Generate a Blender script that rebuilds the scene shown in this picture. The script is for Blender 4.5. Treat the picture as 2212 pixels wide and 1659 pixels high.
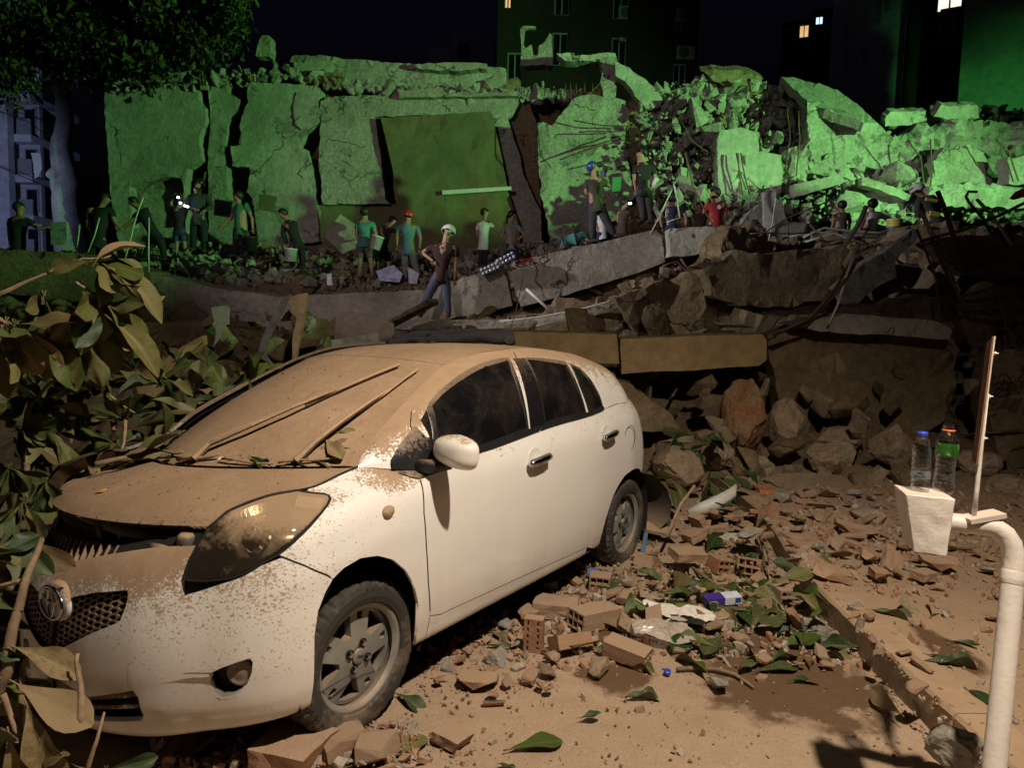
import bpy, bmesh, math, random
import numpy as np
from mathutils import Vector, Matrix, Euler, noise as mnoise
from mathutils.geometry import delaunay_2d_cdt
for o in list(bpy.data.objects): bpy.data.objects.remove(o)
SC = bpy.context.scene; COL = SC.collection
R = math.radians
# ------------------------------------------------------------------ camera
CAM_H, CAM_PITCH, CAM_ROLL, FOC = 1.57, .08, .027, 1476.0      # focal length in units of a 2212 wide picture
cd = bpy.data.cameras.new('camera'); cam = bpy.data.objects.new('camera', cd); COL.objects.link(cam)
cd.sensor_width = 36; cd.lens = FOC/2212*36; cd.clip_end = 1000; cd.clip_start = .05
_fw = Vector((0, math.cos(CAM_PITCH), -math.sin(CAM_PITCH))); _rt = Vector((1, 0, 0)); _up = _rt.cross(_fw)
_cr, _sr = math.cos(CAM_ROLL), math.sin(CAM_ROLL)
_r2 = _rt*_cr + _up*_sr; _u2 = _up*_cr - _rt*_sr
cam.matrix_world = Matrix(((_r2.x, _u2.x, -_fw.x, 0), (_r2.y, _u2.y, -_fw.y, 0), (_r2.z, _u2.z, -_fw.z, CAM_H), (0, 0, 0, 1)))
SC.camera = cam
# ------------------------------------------------------------------ night sky
W = bpy.data.worlds.new('World'); SC.world = W; W.use_nodes = True
wn = W.node_tree; bg = wn.nodes['Background']
sky = wn.nodes.new('ShaderNodeTexSky'); sky.sky_type = 'NISHITA'; sky.sun_disc = False
sky.sun_elevation = R(-4); sky.sun_rotation = R(200); sky.altitude = 900
hs = wn.nodes.new('ShaderNodeMix'); hs.data_type = 'RGBA'; hs.blend_type = 'MULTIPLY'; hs.inputs[0].default_value = 1
hs.inputs[7].default_value = (.45, .5, 1, 1)
wn.links.new(sky.outputs[0], hs.inputs[6]); wn.links.new(hs.outputs[2], bg.inputs[0])
bg.inputs[1].default_value = .15
# ------------------------------------------------------------------ lamps: moon, street lamp, floodlights of the rescue crews, added facade fill
def lamp(name, kind, loc, power, color, radius=.1, aim=None, angle=None, blend=.3):
    d = bpy.data.lights.new(name, kind); o = bpy.data.objects.new(name, d); COL.objects.link(o)
    o.location = loc; d.energy = power; d.color = color
    if kind != 'SUN': d.shadow_soft_size = radius
    if aim is not None:
        o.rotation_euler = (Vector(aim)-Vector(loc)).to_track_quat('-Z', 'Y').to_euler()
    if kind == 'SPOT': d.spot_size = R(angle); d.spot_blend = blend
    return o
ml = lamp('moon', 'SUN', (0, 0, 40), .002, (.8, .85, 1), aim=(10, 30, 0)); ml.data.angle = R(.5)
lamp('street_lamp_light', 'SPOT', (1.30, .87, 4.6), 1190, (1, .84, .66), .06, aim=(.3, 2.9, 0), angle=134, blend=1)
lamp('green_floodlight', 'SPOT', (16, 5, 5.0), 16500, (.34, 1, .30), .2, aim=(.7, 17.9, 5.2), angle=78, blend=.9)
lamp('green_building_floodlight', 'SPOT', (13.2, 13.5, 4.3), 3600, (.12, 1, .18), .2, aim=(18.0, 25, 6.5), angle=60, blend=.9)
lamp('work_floodlight', 'SPOT', (-12, 8.2, 6.6), 6200, (1, .97, .92), .15, aim=(4.5, 13.8, 3.4), angle=29, blend=.8)
lamp('facade_fill_light', 'SPOT', (-7, -2, 8.2), 2300, (1, .82, .80), .2, aim=(0, 19, 4.6), angle=42, blend=.6)  # added fill that lifts the dark parts of the facade, no lamp stands there
lamp('blue_white_floodlight', 'SPOT', (-15.6, 15.2, 4.6), 1250, (.48, .58, 1), .2, aim=(-18, 27, 5), angle=78, blend=.9)
SC.view_settings.view_transform = 'Standard'; SC.view_settings.look = 'None'
SC.view_settings.exposure = 0; SC.view_settings.gamma = 1; SC.view_settings.use_curve_mapping = False
SC.cycles.max_bounces = 6; SC.cycles.transparent_max_bounces = 12
SC.cycles.sample_clamp_indirect = 3.0
SC.cycles.use_denoising = True
# ------------------------------------------------------------------ helpers
def at(u, v, d):
    """world point seen at (u, v) of a 2212 x 1659 picture, d metres ahead of the camera"""
    a = (u-1106)/FOC; b = (829.5-v)/FOC
    return Vector((0, 0, CAM_H)) + (_fw + _r2*a + _u2*b)*d
def ray_z(u, v, z=0.0):
    a = (u-1106)/FOC; b = (829.5-v)/FOC; q = _fw + _r2*a + _u2*b
    return Vector((0, 0, CAM_H)) + q*((z-CAM_H)/q.z)
def link(o, parent=None):
    COL.objects.link(o)
    if parent is not None: o.parent = parent
    return o
def mesh(name, vs, fs, mats=None, mi=None, smooth=False):
    m = bpy.data.meshes.new(name); m.from_pydata([tuple(v) for v in vs], [], fs)
    for k in (mats if isinstance(mats, (list, tuple)) else [mats]) if mats else []: m.materials.append(k)
    if mi is not None: m.polygons.foreach_set('material_index', mi)
    if smooth: m.polygons.foreach_set('use_smooth', [True]*len(m.polygons))
    m.update(); return m
def obj(name, vs, fs=None, mats=None, parent=None, mi=None, smooth=False, loc=None, rot=None):
    m = vs if isinstance(vs, bpy.types.Mesh) else mesh(name, vs, fs, mats, mi, smooth)
    o = link(bpy.data.objects.new(name, m), parent)
    if loc is not None: o.location = loc
    if rot is not None: o.rotation_euler = rot
    return o
def tag(o, label=None, cat=None, group=None, kind=None):
    if label: o['label'] = label
    if cat: o['category'] = cat
    if group: o['group'] = group
    if kind: o['kind'] = kind
    return o
def thing(name, label, cat, loc=(0, 0, 0), rot=(0, 0, 0), group=None):
    o = link(bpy.data.objects.new(name, None)); o.location = loc; o.rotation_euler = rot; o.empty_display_size = .1
    return tag(o, label, cat, group)
class B:
    """collects shapes into one mesh"""
    def __init__(s): s.v = []; s.f = []; s.m = []
    def add(s, vs, fs, mi=0, M=None):
        n = len(s.v)
        s.v += [tuple(M @ Vector(v)) if M is not None else tuple(v) for v in vs]
        s.f += [[i+n for i in f] for f in fs]; s.m += [mi]*len(fs); return s
    def box(s, a, b, mi=0, M=None):
        x0, y0, z0 = a; x1, y1, z1 = b
        return s.add([(x0,y0,z0),(x1,y0,z0),(x1,y1,z0),(x0,y1,z0),(x0,y0,z1),(x1,y0,z1),(x1,y1,z1),(x0,y1,z1)],
                     [(0,3,2,1),(4,5,6,7),(0,1,5,4),(1,2,6,5),(2,3,7,6),(3,0,4,7)], mi, M)
    def tube(s, pts, rad, n=6, mi=0, caps=True):
        pts = [Vector(p) for p in pts]; rad = rad if isinstance(rad, (list, tuple)) else [rad]*len(pts)
        vs = []; fs = []; ref = None
        for i, p in enumerate(pts):
            t = (pts[min(i+1, len(pts)-1)]-pts[max(i-1, 0)]).normalized()
            if ref is None: ref = Vector((0, 0, 1)) if abs(t.z) < .9 else Vector((1, 0, 0))
            a = t.cross(ref).normalized(); b = t.cross(a).normalized(); ref = -b if False else (ref - t*ref.dot(t)).normalized()
            for k in range(n):
                w = 2*math.pi*k/n; vs.append(p + (a*math.cos(w)+b*math.sin(w))*rad[i])
        for i in range(len(pts)-1):
            for k in range(n):
                fs.append((i*n+k, i*n+(k+1) % n, (i+1)*n+(k+1) % n, (i+1)*n+k))
        if caps: fs.append(tuple(range(n))[::-1]); fs.append(tuple((len(pts)-1)*n+k for k in range(n)))
        return s.add(vs, fs, mi)
    def lathe(s, prof, n=16, mi=0, M=None, caps=True):
        vs = []; fs = []
        for r, z in prof:
            for k in range(n): vs.append((r*math.cos(2*math.pi*k/n), r*math.sin(2*math.pi*k/n), z))
        for i in range(len(prof)-1):
            for k in range(n): fs.append((i*n+k, i*n+(k+1) % n, (i+1)*n+(k+1) % n, (i+1)*n+k))
        if caps: fs.append(tuple(range(n))[::-1]); fs.append(tuple((len(prof)-1)*n+k for k in range(n)))
        return s.add(vs, fs, mi, M)
    def obj(s, name, mats, parent=None, smooth=False, loc=None, rot=None):
        return obj(name, s.v, s.f, mats, parent, s.m if isinstance(mats, (list, tuple)) and len(mats) > 1 else None, smooth, loc, rot)
def copy_tree(o, parent=None):
    c = o.copy(); COL.objects.link(c); c.parent = parent
    for ch in list(o.children): copy_tree(ch, c)
    return c
def pip(x, y, poly):
    c = False; j = len(poly)-1
    for i in range(len(poly)):
        xi, yi = poly[i]; xj, yj = poly[j]
        if (yi > y) != (yj > y) and x < (xj-xi)*(y-yi)/(yj-yi)+xi: c = not c
        j = i
    return c
def pip_np(P, poly):
    x, y = P[:, 0], P[:, 1]; c = np.zeros(len(P), bool); n = len(poly)
    for i in range(n):
        xi, yi = poly[i]; xj, yj = poly[i-1]
        if yi == yj: continue
        c ^= ((yi > y) != (yj > y)) & (x < (xj-xi)*(y-yi)/(yj-yi)+xi)
    return c
def resample(poly, h):
    out = []
    for i in range(len(poly)):
        a = np.array(poly[i], float); b = np.array(poly[(i+1) % len(poly)], float)
        n = max(1, int(np.ceil(np.linalg.norm(b-a)/h)))
        out += [a+(b-a)*k/n for k in range(n)]
    return np.array(out)
def area(p):
    p = np.asarray(p); return .5*np.sum(p[:, 0]*np.roll(p[:, 1], -1)-np.roll(p[:, 0], -1)*p[:, 1])
def inset(p, g):
    s = 1 if area(p) > 0 else -1
    d = np.roll(p, -1, 0)-np.roll(p, 1, 0); d /= np.maximum(np.linalg.norm(d, axis=1), 1e-9)[:, None]
    return p + np.stack([-d[:, 1], d[:, 0]], 1)*g*s
def tri_poly(outer, holes=(), h=.03, hb=None, gap=0.0, jit=0.0, rnd=None):
    """triangulate a flat polygon with holes and inner points; returns 2-D verts, faces, loops of boundary indices"""
    hb = hb or h
    loops = [inset(resample(outer, hb), gap)] + [inset(resample(q, hb), -gap) for q in holes]
    pts = np.concatenate(loops); edges = []; n = 0
    for l in loops: edges += [(n+i, n+(i+1) % len(l)) for i in range(len(l))]; n += len(l)
    lo, hi = loops[0].min(0), loops[0].max(0)
    gx, gy = np.meshgrid(np.arange(lo[0]+h*.5, hi[0], h), np.arange(lo[1]+h*.5, hi[1], h)); g = np.stack([gx.ravel(), gy.ravel()], 1)
    if jit: g = g + (rnd or np.random.RandomState(1)).uniform(-jit, jit, g.shape)*h
    if len(g):
        k = pip_np(g, loops[0])
        for q in loops[1:]: k &= ~pip_np(g, q)
        g = g[k]
        if len(g):
            d = np.full(len(g), 9.); 
            for c in range(0, len(pts), 200):
                d = np.minimum(d, np.linalg.norm(g[:, None]-pts[None, c:c+200], axis=2).min(1))
            g = g[d > .4*min(h, hb)]
    allp = np.concatenate([pts, g]) if len(g) else pts
    V, E, F, ov, _, _ = delaunay_2d_cdt([Vector(p) for p in allp], edges, [], 0, 1e-7)
    V = np.array([tuple(v) for v in V]); cen = np.array([V[list(f)].mean(0) for f in F])
    k = pip_np(cen, loops[0])
    for q in loops[1:]: k &= ~pip_np(cen, q)
    F = [tuple(f) if area(V[list(f)]) > 0 else tuple(f)[::-1] for f, ok in zip(F, k) if ok]
    first = {}
    for i, lst in enumerate(ov):
        for q in lst: first.setdefault(q, i)
    bl = []; n = 0
    for l in loops: bl.append([first[n+i] for i in range(len(l)) if n+i in first]); n += len(l)
    return V, F, bl
# ------------------------------------------------------------------ materials
def nmat(name):
    m = bpy.data.materials.new(name); m.use_nodes = True
    return m, m.node_tree, m.node_tree.nodes['Principled BSDF']
def nd(t, typ, **k):
    n = t.nodes.new('ShaderNode'+typ)
    for a, b in k.items():
        if a.startswith('i_'):
            key = a[2:]; n.inputs[int(key) if key.isdigit() else key.replace('_', ' ')].default_value = b
        else: setattr(n, a, b)
    return n
def coords(t, kind='pos', scale=(1, 1, 1)):
    if kind == 'pos': src = nd(t, 'NewGeometry').outputs['Position']
    else: src = nd(t, 'TexCoord').outputs['Object']
    mp = nd(t, 'Mapping'); mp.inputs['Scale'].default_value = scale; t.links.new(src, mp.inputs[0]); return mp.outputs[0]
def noise(t, co, scale, detail=4, rough=.55, dist=0):
    n = nd(t, 'TexNoise'); n.inputs['Scale'].default_value = scale; n.inputs['Detail'].default_value = detail
    n.inputs['Roughness'].default_value = rough; n.inputs['Distortion'].default_value = dist
    t.links.new(co, n.inputs['Vector']); return n.outputs['Fac']
def ramp(t, fac, lo, hi, a=0.0, b=1.0, smooth=False):
    n = nd(t, 'MapRange'); n.clamp = True
    if smooth: n.interpolation_type = 'SMOOTHSTEP'
    for i, v in zip((1, 2, 3, 4), (lo, hi, a, b)): n.inputs[i].default_value = v
    t.links.new(fac, n.inputs[0]); return n.outputs[0]
def mth(t, op, a, b=None):
    n = nd(t, 'Math', operation=op)
    for i, x in enumerate((a, b)):
        if x is None: continue
        if isinstance(x, (int, float)): n.inputs[i].default_value = x
        else: t.links.new(x, n.inputs[i])
    return n.outputs[0]
def mixc(t, fac, a, b, blend='MIX'):
    n = nd(t, 'Mix', data_type='RGBA', blend_type=blend)
    for i, x in ((0, fac), (6, a), (7, b)):
        if isinstance(x, (int, float)): n.inputs[i].default_value = x
        elif isinstance(x, tuple): n.inputs[i].default_value = (x+(1,))[:4]
        else: t.links.new(x, n.inputs[i])
    return n.outputs[2]
def bump(t, h, strength, dist=.01, prev=None):
    n = nd(t, 'Bump'); n.inputs['Strength'].default_value = strength; n.inputs['Distance'].default_value = dist
    t.links.new(h, n.inputs['Height'])
    if prev: t.links.new(prev, n.inputs['Normal'])
    return n.outputs[0]
def nz(t): 
    s = nd(t, 'SeparateXYZ'); t.links.new(nd(t, 'NewGeometry').outputs['Normal'], s.inputs[0]); return s.outputs[2]
DUST, DUST2 = (.40, .275, .175), (.31, .21, .13)
def dust_over(t, b, col, rough, amount, lo, hi, co, s1=7., s2=60., k1=.5, k2=.7):
    """settled dust: lies on faces that look up, broken by noise"""
    n1 = noise(t, co, s1, 6, .6); n2 = noise(t, co, s2, 5, .7)
    v = mth(t, 'ADD', nz(t), mth(t, 'ADD', mth(t, 'MULTIPLY', mth(t, 'SUBTRACT', n1, .5), k1), mth(t, 'MULTIPLY', mth(t, 'SUBTRACT', n2, .5), k2)))
    m = ramp(t, v, lo, hi, 0, amount)
    dc = mixc(t, ramp(t, n1, .35, .65), DUST2, DUST)
    c = mixc(t, m, col, dc); t.links.new(c, b.inputs['Base Color'])
    t.links.new(ramp(t, m, 0, 1, rough, .95), b.inputs['Roughness'])
    return m, n1, n2
def stone(name, c1, c2, scale=3., rough=.9, bs=25., bst=.6, bd=.015, dust=0, kind='pos', lo=.35, hi=.7, mott=.5, stain=None, crack=0):
    m, t, b = nmat(name); co = coords(t, kind)
    n = noise(t, co, scale, 6, .6); f = noise(t, co, scale*9, 6, .65)
    c = mixc(t, ramp(t, n, .32, .68), c1, c2)
    c = mixc(t, mott, c, mixc(t, ramp(t, f, .35, .7), (.55, .55, .55), (1.25, 1.25, 1.25)), 'MULTIPLY')
    if stain:
        s = noise(t, co, scale*.6, 5, .7, .6); c = mixc(t, ramp(t, s, .52, .72, 0, .8), c, stain)
    ck = None
    if crack:                                                         # hairline cracks and knocked off plaster
        wv = nd(t, 'VectorMath', operation='ADD'); ds = nd(t, 'TexNoise'); ds.inputs['Scale'].default_value = 2.2; ds.inputs['Detail'].default_value = 6; t.links.new(co, ds.inputs['Vector']); sc_ = nd(t, 'VectorMath', operation='SCALE'); sc_.inputs['Scale'].default_value = .9; t.links.new(ds.outputs['Color'], sc_.inputs[0]); t.links.new(co, wv.inputs[0]); t.links.new(sc_.outputs[0], wv.inputs[1])
        vo = nd(t, 'TexVoronoi', feature='DISTANCE_TO_EDGE'); vo.inputs['Scale'].default_value = crack; t.links.new(wv.outputs[0], vo.inputs['Vector'])
        ck = mth(t, 'MULTIPLY', ramp(t, vo.outputs['Distance'], .002, .012, 1, 0), ramp(t, noise(t, co, .7, 3), .54, .62)); pl_ = ramp(t, noise(t, co, .9, 7, .7, .5), .60, .63)
        c = mixc(t, mth(t, 'MULTIPLY', pl_, .6), c, tuple(x*.62 for x in c1)); c = mixc(t, mth(t, 'MULTIPLY', ck, .85), c, (.03, .03, .025))
    b.inputs['Roughness'].default_value = rough; b.inputs['Specular IOR Level'].default_value = .25
    if dust: dust_over(t, b, c, rough, dust, lo, hi, co, 4., 40., .4, .4)
    else: t.links.new(c, b.inputs['Base Color'])
    hh = noise(t, co, bs, 8, .7)
    if ck: hh = mth(t, 'ADD', hh, mth(t, 'ADD', mth(t, 'MULTIPLY', ck, -1.2), mth(t, 'MULTIPLY', pl_, -.8)))
    t.links.new(bump(t, hh, bst, bd), b.inputs['Normal'])
    return m
def plain(name, c, rough=.5, metal=0., var=.25, scale=12., kind='obj', bst=.15, bs=40., dust=0, coat=0, lo=.4, hi=.8):
    m, t, b = nmat(name); co = coords(t, kind); n = noise(t, co, scale, 5, .6)
    cc = mixc(t, ramp(t, n, .3, .7), tuple(x*(1-var) for x in c), tuple(min(1, x*(1+var*.6)) for x in c))
    b.inputs['Roughness'].default_value = rough; b.inputs['Metallic'].default_value = metal; b.inputs['Coat Weight'].default_value = coat
    if dust: dust_over(t, b, cc, rough, dust, lo, hi, co)
    else: t.links.new(cc, b.inputs['Base Color'])
    if bst: t.links.new(bump(t, noise(t, co, bs, 5, .6), bst, .004), b.inputs['Normal'])
    return m
def emit(name, c, s):
    m, t, b = nmat(name); co = coords(t, 'obj'); b.inputs['Base Color'].default_value = (.02, .02, .02, 1)
    t.links.new(mixc(t, noise(t, co, 2.5, 3), tuple(x*.5 for x in c), c), b.inputs['Emission Color'])
    b.inputs['Emission Strength'].default_value = s; return m
# ------------------------------------------------------------------ car surfaces
# ---- smooth surfaces of the car body, car frame: X forward from the front axle, Y left, Z up ----
def hbasis(k, x):
    """cubic Hermite (finite difference tangents) interpolation weights on knots k at x"""
    k = np.asarray(k, float); x = np.clip(np.asarray(x, float), k[0], k[-1]); n = len(k)
    D = np.zeros((n, n))
    for i in range(n):
        if i == 0: D[0, 0], D[0, 1] = -1/(k[1]-k[0]), 1/(k[1]-k[0])
        elif i == n-1: D[i, i-1], D[i, i] = -1/(k[i]-k[i-1]), 1/(k[i]-k[i-1])
        else:
            a, b = k[i]-k[i-1], k[i+1]-k[i]
            D[i, i-1] += -b/(a*(a+b)); D[i, i] += (b-a)/(a*b); D[i, i+1] += a/(b*(a+b))
    j = np.clip(np.searchsorted(k, x, 'right')-1, 0, n-2)
    h = k[j+1]-k[j]; s = (x-k[j])/h
    W = np.zeros((len(x), n)); r = np.arange(len(x))
    W[r, j] += 2*s**3-3*s**2+1; W[r, j+1] += -2*s**3+3*s**2
    W += ((s**3-2*s**2+s)*h)[:, None]*D[j] + ((s**3-s**2)*h)[:, None]*D[j+1]
    return W
class Surf:
    def __init__(s, P, ref):
        s.P = np.array(P, float)                       # stations, rows, xyz
        d = np.linalg.norm(np.diff(s.P[:, ref], axis=0), axis=1); s.U = np.concatenate([[0], np.cumsum(d)])
        d = np.linalg.norm(np.diff(s.P, axis=1), axis=2).mean(0); s.V = np.concatenate([[0], np.cumsum(d)])
    def __call__(s, uv):
        uv = np.atleast_2d(uv)
        return np.einsum('ns,nr,src->nc', hbasis(s.U, uv[:, 0]), hbasis(s.V, uv[:, 1]), s.P)
    def normal(s, uv):
        uv = np.atleast_2d(uv); e = 2e-3
        n = np.cross(s(uv+[e, 0])-s(uv-[e, 0]), s(uv+[0, e])-s(uv-[0, e]))
        return n/np.maximum(np.linalg.norm(n, axis=1), 1e-9)[:, None]
def sec(X, ys, zs, dx=None):
    return [((X[i] if hasattr(X, '__len__') else X), ys[i], zs[i]) for i in range(len(ys))]
ST = [
 sec([.60,.68,.725,.745,.752,.745,.725,.69,.645],[0]*9,[.15,.17,.26,.38,.50,.62,.73,.81,.872]),
 sec([.585,.66,.705,.727,.733,.726,.705,.67,.627],[.25]*9,[.15,.17,.26,.38,.50,.62,.73,.815,.875]),
 sec([.53,.60,.645,.668,.675,.667,.645,.612,.572],[.43,.44,.45,.455,.46,.455,.45,.445,.44],[.15,.17,.26,.38,.5,.62,.73,.82,.878]),
 sec([.45,.51,.545,.565,.572,.568,.555,.54,.525],[.56,.585,.60,.61,.615,.612,.605,.595,.575],[.16,.18,.26,.38,.5,.62,.73,.81,.876]),
 sec([.36,.40,.435,.45,.457,.457,.455,.45,.455],[.68,.71,.73,.745,.75,.75,.74,.70,.60],[.18,.20,.27,.38,.50,.62,.73,.845,.928]),
 sec([.30,.32,.335,.34,.34,.34,.34,.34,.34],[.74,.775,.80,.815,.82,.82,.815,.77,.622],[.20,.22,.28,.38,.5,.62,.74,.87,.957]),
 sec(.15,[.76,.80,.82,.832,.835,.835,.83,.785,.645],[.22,.24,.30,.40,.52,.65,.77,.895,.966]),
 sec(-.05,[.77,.80,.825,.838,.842,.842,.836,.79,.668],[.24,.26,.32,.42,.55,.68,.81,.935,1.018]),
 sec(-.30,[.775,.805,.825,.84,.846,.846,.842,.828,.797],[.25,.265,.33,.43,.56,.69,.81,.915,.99]),
 sec(-.80,[.775,.805,.825,.84,.847,.847,.843,.83,.80],[.255,.27,.335,.43,.57,.71,.83,.945,1.032]),
 sec(-1.30,[.775,.805,.825,.84,.847,.847,.843,.83,.795],[.26,.275,.338,.435,.58,.73,.86,.985,1.085]),
 sec(-1.85,[.765,.795,.815,.830,.838,.838,.834,.818,.778],[.265,.28,.34,.44,.59,.75,.89,1.015,1.117]),
 sec(-2.20,[.74,.765,.785,.80,.812,.814,.808,.79,.748],[.27,.285,.35,.45,.60,.77,.91,1.045,1.15]),
 sec(-2.50,[.71,.735,.755,.772,.784,.787,.78,.76,.712],[.275,.29,.35,.46,.61,.78,.93,1.06,1.155]),
 sec([-2.70,-2.74,-2.78,-2.80,-2.81,-2.80,-2.77,-2.72,-2.66],[.64,.66,.675,.69,.70,.705,.695,.67,.625],[.28,.30,.37,.47,.62,.79,.94,1.07,1.16]),
 sec([-2.86,-2.90,-2.94,-2.96,-2.97,-2.95,-2.91,-2.85,-2.78],[.42,.43,.44,.45,.455,.46,.455,.44,.41],[.28,.30,.37,.47,.62,.79,.94,1.07,1.16]),
 sec([-2.90,-2.94,-2.98,-3.00,-3.01,-2.99,-2.95,-2.89,-2.82],[0]*9,[.28,.30,.37,.47,.62,.79,.94,1.07,1.16]),
]
L = Surf(ST, 5)
GB = [(-.05,.668,1.018),(-.17,.745,1.004),(-.30,.797,.99),(-.55,.80,1.006),(-.80,.80,1.032),(-1.05,.799,1.060),(-1.30,.795,1.085),(-1.85,.778,1.117),(-2.20,.748,1.15),(-2.50,.712,1.155),(-2.66,.625,1.16)]
GE = [(-.055,.662,1.022),(-.18,.625,1.125),(-.38,.585,1.235),(-.60,.545,1.345),(-.75,.522,1.408),(-.98,.530,1.462),(-1.30,.538,1.492),(-1.80,.53,1.485),(-2.15,.515,1.450),(-2.42,.50,1.385),(-2.58,.46,1.30)]
AR, BR = [0,.30,.60,.86,1.], [0,.115,.30,.58,1.]
GP = [[(b[0]+(e[0]-b[0])*a, b[1]+(e[1]-b[1])*c, b[2]+(e[2]-b[2])*a) for a, c in zip(AR, BR)] for b, e in zip(GB, GE)]
G = Surf(GP, 0)
def strip(cen, edge, n=9, tilt=0.0):
    """surface symmetric about Y=0 from a centre line and a left edge line (same length), parabolic across"""
    P = []
    tl = tilt if hasattr(tilt, '__len__') else [tilt]*len(cen)
    for c, e, t_ in zip(cen, edge, tl):
        row = []
        for a in np.linspace(1, -1, n):
            row.append((c[0]+(e[0]-c[0])*a*a, e[1]*a, c[2]+(e[2]-c[2])*abs(a)**2.2-t_*e[1]*(1-a)))
        P.append(row)
    return Surf(P, n//2)
HE = [(.525,.575,.876),(.455,.60,.928),(.34,.622,.957),(.15,.645,.966),(.03,.66,1.0),(-.05,.668,1.018)]
HC = [(.645,0,.872),(.60,0,.915),(.53,0,.955),(.42,0,.995),(.34,0,1.018),(.30,0,1.03)]
HOOD = strip(HC, HE, 9, .075)
WC = [(.29,0,1.035),(.08,0,1.16),(-.14,0,1.275),(-.38,0,1.375),(-.58,0,1.445)]
WIND = strip(WC, GE[:5], 9, [.075, .065, .05, .04, .03])
RC = [(-.58,0,1.445),(-.85,0,1.492),(-1.20,0,1.518),(-1.72,0,1.520),(-2.12,0,1.49),(-2.42,0,1.44),(-2.62,0,1.37)]
ROOF = strip(RC, GE[4:], 9, .03)
HATCH = strip([(-2.62,0,1.37),(-2.74,0,1.26),(-2.82,0,1.16)], [(-2.58,.46,1.30),(-2.63,.55,1.23),(-2.66,.625,1.16)])
def sag(P):
    """the torn loose bumper droops towards the car's right side"""
    P = np.array(P, float); q = np.clip((P[:, 1]-.40)/.16, 0, 1)*np.clip((.70-P[:, 1])/.05, 0, 1)
    g = .030*q*np.exp(-((P[:, 2]-.375)/.035)**2)-.010*q*np.exp(-((P[:, 2]-.295)/.03)**2)+.007*np.exp(-((P[:, 1]-.40)/.014)**2)*np.clip((P[:, 2]-.25)/.1, 0, 1)
    P[:, 0] -= g*np.clip((P[:, 0]-.30)/.1, 0, 1); d = np.clip(.57-P[:, 1], 0, .68)*.27
    d *= np.clip((P[:, 0]-.30)/.2, 0, 1)
    P[:, 2] -= d*np.clip((P[:, 2]+.10)/.45, .55, 1); return P
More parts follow.
